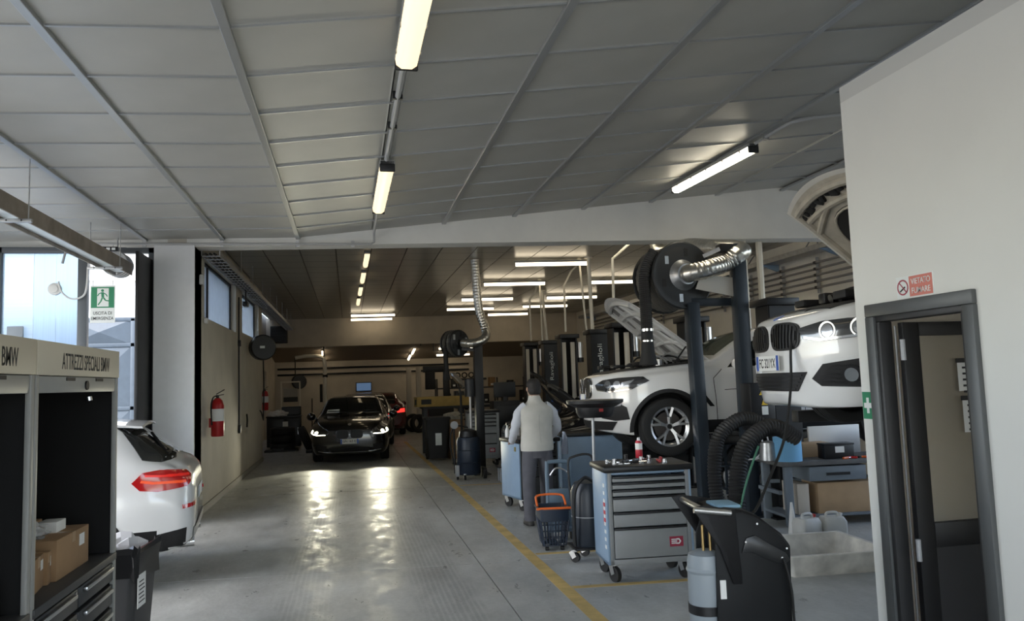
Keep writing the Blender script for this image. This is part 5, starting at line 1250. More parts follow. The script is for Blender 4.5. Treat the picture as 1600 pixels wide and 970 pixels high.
hx, hy = 3.62, 8.98
hz0 = 3.0
MB().tube(resample(smooth_path([(3.78, 8.99, 3.30), (3.68, 8.99, 3.15), (hx, hy, 2.95), (hx, hy, 2.6), (hx, hy, 2.32)], 10), .0125), .07, 14, rad=None).build('hanging_hose_core', rubber, t)
corrugated([(3.78, 8.99, 3.30), (3.68, 8.99, 3.15), (hx, hy, 2.95), (hx, hy, 2.6), (hx, hy, 2.32)], .076, .026, .10, 16).build('hanging_hose', mat('hose_black', (.018, .018, .018), .55), t, smooth=50)
MB().lathe([(.078, 0), (.082, 0), (.082, .03), (.078, .03)], 20, Matrix.Translation((hx, hy, 2.30))).build('hose_clamp', chrome, t)
MB().lathe([(.0, 0), (.070, 0), (.074, -.10), (.078, -.12), (.074, -.14), (.085, -.28), (.115, -.42), (.11, -.43), (0, -.42)], 20, Matrix.Translation((hx, hy, 2.31))).build('exhaust_nozzle', rubber, t)
MB().lathe([(.076, 0), (.081, 0), (.081, .018), (.076, .018)], 20, Matrix.Translation((hx, hy, 2.17))).build('hose_clamp', chrome, t)
# two thick hoses arching down beside the posts
MB_h = mat('hose_black', (0, 0, 0))
t2 = thing('exhaust_hose', 'thick black corrugated hose arching beside the reel post, left of two', 'hose', (0, 0, 0), 0, 'thick hoses by the reel posts')
corrugated([(4.75, 8.35, 1.12), (4.62, 8.33, 1.20), (4.40, 8.30, 1.20), (4.15, 8.28, 1.02), (4.06, 8.25, .70), (4.05, 8.2, .3), (4.10, 8.15, .06)], .085, .035, .16, 14).build('hose', MB_h, t2, smooth=50)
t2 = thing('exhaust_hose', 'thick black corrugated hose arching beside the reel post, right of two', 'hose', (0, 0, 0), 0, 'thick hoses by the reel posts')
corrugated([(4.95, 7.98, .98), (4.75, 7.95, 1.10), (4.55, 7.92, 1.13), (4.28, 7.88, .98), (4.13, 7.85, .66), (4.08, 7.8, .3), (4.12, 7.75, .06)], .095, .036, .16, 14).build('hose', MB_h, t2, smooth=50)
MB().tube(smooth_path([(4.35, 7.76, .95), (4.18, 7.74, .60), (4.05, 7.72, .25)], 5), .012, 8).build('green_pipe', mat('hose_green', (.06, .20, .12), .5), t2)
# smaller reel farther back
t = thing('exhaust_reel', 'smaller exhaust hose reel on a black post farther down the hall', 'hose reel', (0, 0, 0))
MB().bar((2.44, 14.7, 0), (2.44, 14.7, 2.45), .20, .16).build('post', black_metal, t, bevel=.008)
MB().box(2.28, 2.60, 14.5, 14.9, 0, .015).build('foot_plate', black_metal, t)
reel_hose_drum(t, Vector((2.02, 14.85, 2.50)), Vector((.55, -.83, 0)).normalized(), .26, .22)
pp = resample(smooth_path([(2.14, 14.66, 2.50), (2.30, 14.55, 2.48), (2.48, 14.58, 2.52), (2.60, 14.65, 2.62), (2.60, 14.75, 2.80), (2.50, 14.8, 3.2), (2.45, 14.8, 4.13)], 10), .02)
MB().tube(pp, .085, 14, rad=[.085 if i % 3 else .079 for i in range(len(pp))]).build('exhaust_duct', MATS['aluminium_duct'], t, smooth=40)
MB().cyl((1.82, 14.78, 2.46), (1.84, 14.78, 1.92), .045, n=12).build('hanging_hose', rubber, t); MB().cyl((1.84, 14.78, 1.94), (1.84, 14.78, 1.80), .05, .075, 12).build('exhaust_nozzle', rubber, t)
MB().bar((2.05, 14.8, 2.40), (2.44, 14.72, 2.36), .05, .06).build('arm', black_metal, t)
# ================================================================ PERSON
skin = mat('skin', (.34, .20, .14), .6); hair_m = mat('hair_dark', (.012, .010, .009), .7, bump=.5, nscale=60)
vest_m = mat('vest_grey_beige', (.46, .45, .41), .85, noise=.08, nscale=10, bump=.15); shirt_m = mat('shirt_pale_blue', (.50, .52, .57), .85, noise=.08, nscale=12, bump=.15)
trou_m = mat('trousers_grey', (.085, .085, .10), .9, noise=.15, nscale=10, bump=.2); shoe_m = mat('shoes_dark', (.03, .028, .025), .6)
pr = thing('person', 'person in a pale grey vest and dark trousers seen from behind at the tool chest', 'person', (2.26, 9.36, 0), R(4))
def ering(c, rx, ry, n=20, tilt=0, yaw=0):
    out = []
    for k in range(n):
        a = 2*math.pi*k/n; p = Vector((rx*math.cos(a), ry*math.sin(a), 0))
        p = Matrix.Rotation(tilt, 3, 'X') @ (Matrix.Rotation(yaw, 3, 'Z') @ p); out.append(Vector(c)+p)
    return out
def rloft(secs, n=20, k=4):
    rows = [[(*p,) for p in ering(c, rx, ry, n, tl)] for c, rx, ry, tl in secs]
    rows = interp_rows(rows, k); return MB().loft([[Vector(p) for p in r_] for r_ in rows])
# body: one skinned surface (facing +y, back to us)
bv = [(0, 0, .93), (0, .01, 1.10), (0, .02, 1.28), (0, .02, 1.42), (0, .03, 1.50), (0, .055, 1.60), (0, .065, 1.69),
      (-.10, 0, .90), (-.12, -.02, .50), (-.13, -.04, .09), (-.13, .08, .04), (.10, .02, .90), (.13, .10, .50), (.14, .14, .09), (.14, .25, .04),
      (-.17, .02, 1.40), (-.27, .03, 1.16), (-.25, .24, 1.00), (-.22, .31, .98), (.17, .02, 1.40), (.29, .05, 1.16), (.27, .26, 1.03), (.24, .33, 1.02)]
be = [(0, 1), (1, 2), (2, 3), (3, 4), (4, 5), (5, 6), (0, 7), (7, 8), (8, 9), (9, 10), (0, 11), (11, 12), (12, 13), (13, 14), (3, 15), (15, 16), (16, 17), (17, 18), (3, 19), (19, 20), (20, 21), (21, 22)]
br = [.12, .11, .12, .07, .055, .085, .085, .085, .062, .045, .04, .085, .062, .045, .04, .045, .038, .032, .036, .045, .038, .032, .036]
# fingers and thumb on both hands
for wi, s_ in ((18, -1), (22, 1)):
    w0 = Vector(bv[wi])
    for j, (dx, L_) in enumerate(((-.030, .060), (-.010, .072), (.010, .068), (.030, .055))):
        a = w0+Vector((dx, .045, 0)); b = a+Vector((0, L_*.6, -.012)); c = b+Vector((0, L_*.4, -.032)); i0 = len(bv)
        bv += [tuple(a), tuple(b), tuple(c)]; be += [(wi, i0), (i0, i0+1), (i0+1, i0+2)]; br += [.010, .009, .008]
    a = w0+Vector((-s_*.036, .015, 0)); b = a+Vector((-s_*.025, .03, -.01)); i0 = len(bv); bv += [tuple(a), tuple(b)]; be += [(wi, i0), (i0, i0+1)]; br += [.011, .009]
me = bpy.data.meshes.new('body'); me.from_pydata(bv, be, [])
bo = bpy.data.objects.new('body', me); col.objects.link(bo)
md = bo.modifiers.new('skin', 'SKIN'); md.use_smooth_shade = True
for i, v in enumerate(me.skin_vertices[0].data): v.radius = (br[i], br[i]); v.use_root = (i == 0)
bo.modifiers.new('sub', 'SUBSURF').levels = 1
dg = bpy.context.evaluated_depsgraph_get(); me2 = bpy.data.meshes.new_from_object(bo.evaluated_get(dg)); bpy.data.objects.remove(bo)
me2.materials.clear(); me2.materials.append(skin); me2.shade_smooth(); obj('body', me2, pr)
# head with face, ears, hair
hd = rloft([((0, .04, 1.50), .056, .058, 0), ((0, .045, 1.545), .058, .064, 0), ((0, .07, 1.575), .066, .082, 0), ((0, .065, 1.62), .076, .096, 0), ((0, .062, 1.67), .079, .100, 0), ((0, .055, 1.715), .072, .092, 0), ((0, .05, 1.745), .045, .06, 0), ((0, .05, 1.753), .01, .014, 0)], 20, 4).build('head', skin, pr, smooth=60)
MB().lathe([(0, .0), (.014, .01), (.012, .03), (0, .055)], 10, Matrix.Translation((0, .155, 1.625)) @ Matrix.Rotation(R(-15), 4, 'X')).build('nose', skin, hd)
MB().cbox((0, .148, 1.588), (.045, .012, .010)).build('mouth', mat('lips', (.28, .11, .09), .5), hd, bevel=.004)
for s_ in (-1, 1):
    MB().lathe([(0, -.006), (.010, 0), (0, .006)], 10, Matrix.Translation((s_*.030, .152, 1.650)) @ Matrix.Rotation(R(90), 4, 'X')).build('eye', ink, hd)
    MB().loft([ering((s_*.078, .055, 1.605), .010, .012, 10), ering((s_*.086, .050, 1.625), .012, .022, 10), ering((s_*.088, .048, 1.645), .010, .024, 10), ering((s_*.084, .05, 1.662), .006, .012, 10)]).build('ear', skin, hd, smooth=60)
random.seed(4)
rr_ = interp_rows([[(*p,) for p in ering(c, rx, ry, 24)] for c, rx, ry in (((0, .018, 1.565), .060, .052), ((0, .028, 1.60), .082, .075), ((0, .044, 1.655), .087, .093), ((0, .052, 1.70), .085, .100), ((0, .055, 1.735), .072, .088), ((0, .055, 1.762), .045, .056), ((0, .055, 1.768), .008, .01))], 4)
MB().loft([[Vector(p)*(1)+Vector((random.uniform(-.003, .003), random.uniform(-.003, .003), 0)) for p in r_] for r_ in rr_]).build('hair', hair_m, hd, smooth=70)
# clothes
def limb_mesh(pts, n=14, k=4): return rloft(pts, n, k)
rloft([((0, 0, .80), .185, .135, 0), ((0, -.005, .90), .188, .14, 0), ((0, 0, 1.0), .172, .125, 0)], 20, 3).build('trouser_seat', trou_m, pr, smooth=60)
def leg(s_, kx, ky, ax_, ay):
    return rloft([((s_*.085, 0, .88), .102, .125, 0), ((s_*.105, .0, .72), .092, .112, 0), ((kx, ky, .48), .078, .088, 0), ((kx+.004*s_, (ky+ay)/2-.01, .36), .078, .085, 0), ((ax_, ay, .14), .068, .075, 0), ((ax_, ay, .055), .075, .085, 0)], 18, 4).build('trouser_leg', trou_m, pr, smooth=60)
leg(-1, -.125, -.01, -.135, -.04); leg(1, .135, .10, .14, .14)
for sx, sy in ((-.14, -.04), (.145, .14)):
    sh = MB().loft([[Vector((sx+.048*math.copysign(abs(math.cos(a))**.6, math.cos(a))*k_, sy+.04+.13*math.sin(a)*k_, z)) for a in [2*math.pi*i/18 for i in range(18)]] for z, k_ in ((0, 1.0), (.02, 1.02), (.055, .95), (.085, .70), (.10, .45))]).build('shoe', shoe_m, pr, smooth=60)
    MB().loft([[Vector((sx+.052*math.copysign(abs(math.cos(a))**.6, math.cos(a)), sy+.04+.136*math.sin(a), z)) for a in [2*math.pi*i/18 for i in range(18)]] for z in (0, .018)]).build('sole', rubber, sh)
vest = rloft([((0, -.005, .885), .205, .150, 0), ((0, -.005, .95), .208, .152, 0), ((0, .0, 1.08), .198, .142, 0), ((0, .01, 1.22), .212, .148, 0), ((0, .015, 1.34), .232, .146, 0), ((0, .02, 1.42), .205, .118, 0), ((0, .03, 1.475), .105, .085, 0), ((0, .04, 1.535), .075, .072, 0), ((0, .045, 1.555), .070, .068, 0)], 26, 4).build('vest', vest_m, pr, smooth=70)
MB().tube([Vector((.0+.01*math.sin(z*9), -.150+.0*z, z)) for z in [.92+.05*i for i in range(9)]], .003, 5).build('back_seam', mat('vest_seam', (.34, .33, .30), .9), vest)
def sleeve(pts):
    p = resample(smooth_path(pts, 8), .03); n = len(p)
    return MB().tube(p, .06, 14, rad=[.071-.028*(i/n)+.004*math.sin(i*1.7) for i in range(n)]).build('sleeve', shirt_m, pr, smooth=70)
sleeve([(-.12, .015, 1.415), (-.20, .02, 1.36), (-.235, .02, 1.28), (-.27, .03, 1.15), (-.265, .13, 1.055), (-.25, .24, .995)]); sleeve([(.12, .015, 1.415), (.205, .025, 1.36), (.245, .03, 1.28), (.29, .05, 1.16), (.285, .15, 1.08), (.268, .26, 1.03)])
# ================================================================ TOOL CHESTS
def caster(parent, x, y, r=.062, swivel=0):
    M = Matrix.Rotation(swivel, 4, 'Z')
    o = MB().cyl(Vector((x, y, r))+M @ Vector((-.018, 0, 0)), Vector((x, y, r))+M @ Vector((.018, 0, 0)), r, n=20).build('caster', rubber, parent)
    mb = MB()
    for s_ in (-.026, .026): mb.bar(Vector((x, y, r))+M @ Vector((s_, 0, 0)), Vector((x, y, 0))+M @ Vector((s_, .035, r*2+.015)), .004, .05)
    mb.cyl((x, y, r*2+.012), (x, y, r*2+.03), .035, n=14); mb.build('caster_fork', alu, o)
    return o
def tool_chest(label, loc, rz, w_=.74, d=.46, z0=.155, z1=.93, side_m=blue_panel, face=chest_grey, rows=(.05, .055, .055, .12, .12, .24), logo=True, clutter=True, seed=1, back=False):
    """front faces local -y, left side faces -x"""
    t = thing('tool_chest', label, 'tool chest', loc, rz)
    mb = MB(); mb.box(0, w_, .0, d, z0, z0+.03).box(0, .02, 0, d, z0, z1).box(w_-.02, w_, 0, d, z0, z1).box(.02, w_-.02, d-.02, d, z0, z1).box(0.02, w_-.02, 0, d, z1-.02, z1)
    mb.build('cabinet', side_m, t, bevel=.004)
    MB().box(.02, .055, -.004, .02, z0, z1).build('front_post', face, t, bevel=.004); MB().box(w_-.055, w_-.02, -.004, .02, z0, z1).build('front_post', face, t, bevel=.004)
    MB().box(.02, w_-.02, -.004, .02, z0, z0+.045).build('front_rail', face, t, bevel=.004)
    tot = z1-.03-(z0+.05); sc = tot/sum(rows); z = z1-.03
    for r_ in rows:
        h = r_*sc; d_ = MB().box(.06, w_-.06, -.012, .02, z-h+.004, z-.022).build('drawer', face, t, bevel=.004)
        MB().box(.06, w_-.06, -.030, .01, z-.020, z-.003).build('drawer_grip', blackp, d_, bevel=.004)
        z -= h
    if logo:
        lg = MB().box(w_-.22, w_-.10, -.0135, -.012, z0+.13, z0+.215).build('maker_badge', mat('badge_maroon', (.30, .02, .05), .4), t, smooth=0)
        mb = MB()
        for k in range(3): mb.box(w_-.205, w_-.155, -.0150, -.0135, z0+.153+.016*k, z0+.162+.016*k)
        mb.prism([(w_-.16, z0+.15), (w_-.135, z0+.15), (w_-.118, z0+.173), (w_-.135, z0+.197), (w_-.16, z0+.197), (w_-.16, z0+.186), (w_-.14, z0+.186), (w_-.132, z0+.173), (w_-.14, z0+.161), (w_-.16, z0+.161)], 'y', -.015, -.0135)
        mb.build('badge_emblem', sign_white, lg, smooth=0)
    MB().box(-.02, w_+.02, -.03, d+.02, z1, z1+.055).build('top_tray', blackp, t, bevel=.016)
    for (x, y) in ((.07, .07), (w_-.07, .07), (.07, d-.07), (w_-.07, d-.07)): caster(t, x, y, .065, .4)
    MB().tube([(-.03, .06, z1-.06), (-.05, .08, z1-.06), (-.05, d-.08, z1-.06), (-.03, d-.06, z1-.06)], .011, 8).build('push_handle', black_metal, t) if False else None
    return t
tc = tool_chest('grey tool chest with black drawer grips nearest to us', (2.14, 6.42, 0), R(-5), .76, .50)
lp = MB()
for k in range(9): MB().cbox((-.003, .06+.0*k, .30+.065*k), (.004, .05, .03)).build('side_sticker', sign_white, tc)
MB().box(-.003, 0, .04, .10, .48, .68).build('side_label', mat('label_red', (.5, .03, .04), .5), tc, smooth=0)
tb = tool_chest('blue-grey tool chest by the lane in front of the person', (2.22, 10.24, 0), R(12), .60, .62, z1=.90, face=drawer_m, logo=False)
MB().cbox((-.004, .12, .82), (.006, .05, .06)).build('side_lock', mat('lock_brass', (.35, .28, .08), .4, metal=.8), tb)
t2 = tool_chest('blue-grey tool chest turned its back to us under the utility coupe', (3.98, 11.42, 0), R(175), .92, .46, z1=.90, face=drawer_m, logo=False)
t3 = tool_chest('dark grey tool chest in the shade behind the navy drum', (2.40, 16.0, 0), R(-3), .66, .45, z1=1.10, side_m=chest_grey, rows=(.06, .06, .06, .12, .16, .20), logo=True)
crumple('work_towel', 'pale blue towel hanging on the corner of the blue-grey chest', 'towel', (3.05, 10.93, .66), (.05, .05, .55), mat('towel_blue', (.45, .50, .62), .9), .5, 31, 2)
tool_m = [chrome, black_metal, satinblk, galv, mat('tool_red', (.4, .02, .02), .4)]
random.seed(21)
def clutter(base, n, x0, x1, y0, y1, z, labs, grp):
    for k in range(n):
        x, y, a = random.uniform(x0, x1), random.uniform(y0, y1), random.uniform(0, 3.14); L_ = random.uniform(.10, .22)
        kind = k % 3; o = thing(['spanner', 'screwdriver', 'socket'][kind], labs[kind], ['spanner', 'screwdriver', 'socket'][kind], (x, y, z), a, grp)
        if kind == 0:
            MB().box(-L_/2, L_/2, -.008, .008, 0, .010).build('shaft', chrome, o, bevel=.003); MB().lathe([(.010, 0), (.018, 0), (.018, .012), (.010, .012)], 12, Matrix.Translation((L_/2, 0, 0)), closed=True).build('ring_end', chrome, o)
        elif kind == 1:
            MB().cyl((-L_/2, 0, .015), (0, 0, .015), .014, .011, 10).build('grip', random.choice(tool_m[1:]), o); MB().cyl((0, 0, .015), (L_/2, 0, .015), .004, n=8).build('blade', chrome, o)
        else:
            MB().cyl((0, 0, 0), (0, 0, random.uniform(.03, .06)), .018, n=12).build('barrel', random.choice([chrome, black_metal]), o); MB().cyl((0, 0, .0), (0, 0, .012), .021, n=12).build('collar', chrome, o)
clutter(tc, 18, 2.22, 2.84, 6.46, 6.80, .985, ['steel spanner lying on the nearest grey tool chest', 'screwdriver lying on the nearest grey tool chest', 'socket standing on the nearest grey tool chest'], 'tools on the nearest tool chest')
clutter(tb, 9, 2.24, 2.62, 10.40, 10.76, .955, ['steel spanner on the tool chest before the person', 'screwdriver on the tool chest before the person', 'socket on the tool chest before the person'], 'tools before the person')
t = thing('spray_can', 'red and white spray can on the nearest grey tool chest', 'spray can', (2.62, 6.84, .985))
MB().lathe([(0, 0), (.030, 0), (.032, .005), (.032, .15), (.024, .172), (0, .172)], 20).build('can', mat('can_red', (.50, .02, .04), .35), t); MB().lathe([(.0325, .09), (.0327, .09), (.0327, .148), (.0325, .148)], 20).build('white_band', paper, t); MB().cyl((0, 0, .172), (0, 0, .20), .016, .012, 12).build('cap', white_pl, t)
t = thing('tissue_box', 'small white box on the tool chest before the person', 'box', (2.34, 10.32, .955)); MB().box(0, .16, 0, .12, 0, .06).build('box', paper, t, bevel=.004); MB().box(.04, .12, .03, .09, .06, .064).build('opening', ink, t)
for i, x in enumerate((2.18, 2.25, 2.32)):
    t = thing('spray_bottle', '%s of three bottles on the corner of the blue-grey tool chest' % ['left', 'middle', 'right'][i], 'bottle', (x, 10.78-.02*i, .955), 0, 'bottles on the tool chest')
    MB().lathe([(0, 0), (.03, 0), (.032, .10), (.014, .14), (.014, .17), (0, .17)], 14).build('bottle', [white_pl, clear_pl, white_pl][i], t); MB().cbox((.0, 0, .185), (.03, .05, .03)).build('trigger', blackp, t)

# waste-oil drainer
t = thing('oil_drainer', 'black waste-oil drainer with a wide funnel pan on a pole', 'oil drainer', (2.26, 7.34, 0))
MB().lathe([(0, .14), (.15, .14), (.165, .17), (.165, .66), (.13, .74), (.05, .77), (0, .77)], 28).build('tank', mat('tank_dark_blue', (.014, .020, .030), .4), t, smooth=40)
MB().cyl((.09, .04, .70), (.10, .04, 1.37), .014, n=10).build('pole', mat('pole_steel', (.30, .31, .32), .4, metal=.6), t)
MB().lathe([(0, 1.36), (.16, 1.36), (.185, 1.40), (.195, 1.46), (.28, 1.50), (.285, 1.53), (.275, 1.53), (.18, 1.48), (0, 1.47)], 36, Matrix.Translation((.13, .05, 0))).build('funnel_pan', blackp, t, smooth=40)
MB().box(.11, .15, -.146, -.139, 1.42, 1.45).build('pan_mark', mat('pan_red', (.3, .02, .02), .5), t)
MB().tube(smooth_path([(.02, -.12, .76), (-.08, -.16, .80), (-.17, -.14, .66), (-.18, -.12, .3), (-.17, -.10, .16)], 7), .016, 8).build('hose', rubber, t)
MB().tube(smooth_path([(-.14, .1, .55), (-.15, .12, .90), (-.10, .10, .98), (.08, .08, .98), (.10, .1, .75)], 6), .012, 8).build('handle', black_metal, t)
MB().lathe([(.166, .42), (.168, .42), (.168, .428), (.166, .428)], 28).build('tank_seam', grey_steel, t)
for (x, y) in ((-.16, -.05), (.10, -.14), (.0, .16)): caster(t, x, y, .045, .8)
mb = MB(); mb.box(-.18, .16, -.16, .18, .12, .145); mb.build('base', black_metal, t, bevel=.01)
# shopping basket with orange handles
t = thing('shopping_basket', 'dark wheeled basket with orange handles beside the oil drainer', 'basket', (2.06, 7.97, 0), R(-6))
def basket():
    W0, W1, D0, D1, z0, z1 = .115, .15, .15, .19, .05, .43
    solid = MB(); solid.loft([rrect(W0, D0, z0, 4, .02), rrect(W0, D0, z0+.012, 4, .02)])
    solid.build('floor_pan', drum_navy, t, smooth=40)
    rim = MB(); rim.loft([rrect(W1-.004, D1-.004, z1-.13, 4, .02), rrect(W1, D1, z1, 4, .02), rrect(W1+.014, D1+.014, z1, 4, .02), rrect(W1+.014, D1+.014, z1-.02, 4, .02), rrect(W1+.002, D1+.002, z1-.022, 4, .02)], cap=False)
    rim.build('rim', drum_navy, t, smooth=40)
    zt = z1-.12
    for k in range(9):
        f = -1+2*k/8
        for s_ in (-1, 1):
            MB().bar((f*W0*.96, s_*D0, z0), (f*W1*.96, s_*D1*.985, zt), .010, .006).build('slat', drum_navy, t)
            MB().bar((s_*W0, f*D0*.96, z0), (s_*W1*.985, f*D1*.96, zt), .006, .010).build('slat', drum_navy, t)
    for k in range(4):
        u = (k+.5)/4.2; a, b, z = W0+(W1-W0)*u, D0+(D1-D0)*u, z0+(zt-z0)*u
        r_ = rrect(a*.985, b*.985, z, 4, .02); MB().tube(r_+[r_[0]], .005, 5, cap=False).build('hoop', drum_navy, t)
    MB().tube(smooth_path([(-W1, -D1+.02, z1), (-W1-.01, -D1, z1+.005), (W1, -D1-.012, z1+.005), (W1, -D1+.02, z1)], 5), .013, 8).build('carry_handle', orange_p, t)
    MB().tube(smooth_path([(-W1, .02, z1), (-W1, .10, z1+.05), (-W1+.02, .17, z1+.085), (.0, .185, z1+.095), (W1-.02, .17, z1+.085), (W1, .10, z1+.05), (W1, .02, z1)], 5), .012, 8).build('carry_handle', orange_p, t)
    for (x, y) in ((-.08, -.11), (.08, -.11), (-.08, .11), (.08, .11)): caster(t, x, y, .02, 0)
basket()
# grey plastic trolley handle behind the basket
t = thing('hand_trolley', 'blue-grey folding trolley behind the dark basket', 'trolley', (2.24, 8.35, 0), R(-6))
gp = mat('trolley_blue_grey', (.10, .15, .20), .5)
MB().tube(smooth_path([(-.12, 0, .35), (-.12, 0, .80), (-.09, 0, .84), (.10, 0, .84), (.13, 0, .80), (.13, 0, .35)], 5), .022, 10).build('frame', gp, t)
MB().box(-.12, .13, -.02, .02, .35, .55).build('back_plate', gp, t, bevel=.012); MB().box(-.14, .15, -.12, .18, .10, .14).build('deck', gp, t, bevel=.012)
MB().box(-.12, .13, -.015, .015, .13, .36).build('web', gp, t, bevel=.006)
MB().tube(smooth_path([(-.09, -.03, .70), (-.02, -.06, .78), (.10, -.05, .72), (.12, -.02, .55)], 5), .009, 8).build('chrome_bow', alu, t)
for x in (-.12, .13): MB().cyl((x-.015, .0, .06), (x+.015, .0, .06), .06, n=18).build('wheel', rubber, t)
# navy drum on a dispensing cart
t = thing('oil_drum_cart', 'navy oil drum on a wheeled cart with a pump', 'drum', (2.12, 14.12, 0))
MB().lathe([(0, .08), (.20, .08), (.215, .10), (.215, .70), (.19, .75), (0, .76)], 30).build('drum', drum_navy, t, smooth=40)
for z in (.30, .52): MB().lathe([(.216, z-.008), (.222, z), (.216, z+.008)], 30).build('drum_ring', drum_navy, t)
MB().lathe([(0, .76), (.17, .76), (.16, .86), (.06, .90), (0, .90)], 20).build('pump_base', black_metal, t); MB().cyl((.06, 0, .88), (.06, 0, 1.5), .022, n=10).build('pump_tube', alu, t); MB().cyl((.06, 0, 1.48), (.06, 0, 1.80), .10, n=16).build('pump_motor', black_metal, t)
for s_ in (0, 1): MB().cyl((.24, -.10+.22*s_, .10), (.30, -.10+.22*s_, .10), .10, n=20).build('wheel', rubber, t)
MB().box(-.26, -.19, -.12, -.04, .06, .26).build('cart_foot', grey_steel, t, bevel=.006); caster(t, -.22, -.08, .04); caster(t, -.10, -.18, .04)
MB().tube(smooth_path([(-.28, -.05, .28), (-.34, -.05, .7), (-.24, -.02, .95), (.0, 0, .92)], 5), .014, 8).build('hose', rubber, t); MB().tube([(-.25, .05, .1), (-.25, .05, .95)], .018, 8).build('cart_handle', black_metal, t)
MB().lathe([(0, 0), (.07, 0), (.07, .05), (0, .05)], 18, Matrix.Translation((-.26, -.05, .98)) @ Matrix.Rotation(R(90), 4, 'X')).build('meter', grey_steel, t)
# low stool/creeper beside it
t = thing('step_stool', 'low dark stool beside the navy drum', 'stool', (2.52, 13.35, 0)); MB().box(0, .40, 0, .30, .24, .27).build('seat', black_metal, t, bevel=.01)
for x in (.05, .35):
    for y in (.05, .25): MB().cyl((x, y, 0), (x, y, .24), .016, n=8).build('leg', grey_steel, t)

# ================================================================ AIR-CONDITIONING SERVICE MACHINE
t = thing('service_machine', 'black air-conditioning service machine with chrome handle in the foreground', 'service machine', (2.0, 4.05, 0), R(-8))
shell = mat('machine_black', (.005, .005, .006), .5, spec=.3); 
def msec(y):  # side outline seen from the front (x, z)
    return [(0.05, 0.10), (.38, .10), (.405, .78), (.355, .85), (.22, .955), (.13, .99), (.05, 1.0), (-.02, .99), (.06, .62)]
MB().prism(msec(0), 'y', .0, .34).build('body', shell, t, bevel=.018, seg=3)
for y in (-.02, .34): MB().prism([(-.05, .12), (.37, .12), (.39, .77), (.345, .84), (.22, .94), (.14, .975), (.03, .985), (-.03, .80)], 'y', y, y+.02).build('side_panel', mat('machine_panel', (.006, .007, .008), .55, spec=.3), t, bevel=.006)
band = MB().prism([(.11, .76), (.14, .84), (.19, .855), (.36, .75), (.38, .71), (.35, .69), (.30, .70), (.17, .76)], 'y', -.032, -.02).build('lens_band', mat('machine_band', (.012, .013, .014), .35), t, bevel=.004)
for x, z in ((.135, .82), (.205, .915), (.335, .725), (.365, .775)): MB().cyl((x, -.034, z), (x, -.028, z), .006, n=10).build('rivet', chrome, t)
MB().cyl((-.10, -.03, 1.005), (-.10, .37, 1.005), .017, n=14).build('handle_bar', alu, t)
MB().cyl((-.155, -.06, 1.01), (.05, -.06, .985), .017, n=14).build('chrome_handle', alu, t)
for y in (-.05, .36): MB().prism([(-.16, 1.02), (-.10, 1.03), (.08, 1.0), (.10, .60), (.05, .60), (-.02, .80)], 'y', y, y+.015).build('handle_cheek', shell, t, bevel=.004)
MB().cbox((.08, .15, 1.0), (.14, .20, .02)).build('top_cloth', mat('cloth_blue', (.25, .42, .55), .8), t, bevel=.008)
MB().lathe([(0, .18), (.085, .18), (.10, .20), (.10, .70), (.09, .74), (.05, .76), (0, .76)], 28, Matrix.Translation((-.06, .10, 0))).build('gas_bottle', mat('bottle_grey', (.30, .34, .37), .4), t, smooth=40)
MB().lathe([(.101, .42), (.104, .42), (.104, .47), (.101, .47)], 28, Matrix.Translation((-.06, .10, 0))).build('bottle_strap', blackp, t); MB().lathe([(.101, .64), (.108, .655), (.101, .67)], 28, Matrix.Translation((-.06, .10, 0))).build('bottle_ring', mat('bottle_grey', (0, 0, 0)), t)
MB().box(-.02, .012, -.03, -.022, .52, .62).build('bottle_label', paper, t, smooth=0)
for dx in (-.07, -.03): MB().cyl((dx, .08, .76), (dx+.0, .08, .90), .009, n=8).build('brass_fitting', mat('brass', (.40, .28, .12), .35, metal=.9), t)
MB().box(-.12, .42, -.02, .34, .06, .12).build('base', shell, t, bevel=.012)
for x in (-.06, .36):
    for y in (.03, .28): MB().cyl((x, y-.02, .05), (x, y+.02, .05), .05, n=16).build('wheel', rubber, t)
MB().tube(smooth_path([(.34, -.04, .72), (.37, -.05, .55), (.38, -.05, .30), (.44, -.06, .22), (.52, -.06, .04)], 6), .008, 6).build('mains_cable', rubber, t)
# black lead hanging from the hatchback's bonnet to the machine
pth = [(3.70, 5.00, 2.235), (3.40, 4.95, 2.215), (3.12, 4.85, 2.14), (3.00, 4.82, 1.95), (2.93, 4.75, 1.65), (2.78, 4.62, 1.32), (2.55, 4.45, 1.08), (2.35, 4.28, .93), (2.22, 4.18, .95)]
tag(MB().tube(smooth_path(pth, 8), .009, 8).build('test_lead', rubber, None), 'black lead hanging from the hatchback bonnet to the service machine', 'cable')

# ================================================================ WORKBENCH AND THINGS ON IT
bench_m = mat('bench_grey_blue', (.17, .20, .23), .5, noise=.1)
t = thing('workbench', 'grey steel workbench behind the hatchback lift', 'workbench', (4.78, 8.02, 0), R(-5.7))
MB().box(-.04, 2.05, -.05, .68, .68, .73).build('worktop', mat('bench_top', (.13, .13, .13), .5, noise=.3, nscale=6), t, bevel=.004)
for x in (.02, 1.93):
    for y in (.0, .58): MB().box(x, x+.09, y, y+.06, 0, .68).build('leg', bench_m, t, bevel=.004)
MB().box(.02, 2.0, .0, .62, .10, .13).build('lower_shelf', bench_m, t, bevel=.003); MB().box(.02, 2.0, .56, .60, .42, .46).build('stretcher', bench_m, t, bevel=.003)
d = MB().box(.30, .98, -.02, .50, .50, .66).build('drawer', bench_m, t, bevel=.005); MB().box(.50, .78, -.035, -.02, .56, .59).build('drawer_pull', black_metal, d)
MB().box(-.04, .0, .05, .60, .36, .40).build('side_rail', bench_m, t)
random.seed(14)
bz = .73
t = thing('paper_roll', 'big blue paper roll on the corner of the workbench', 'paper roll', (4.90, 8.10, bz)); 
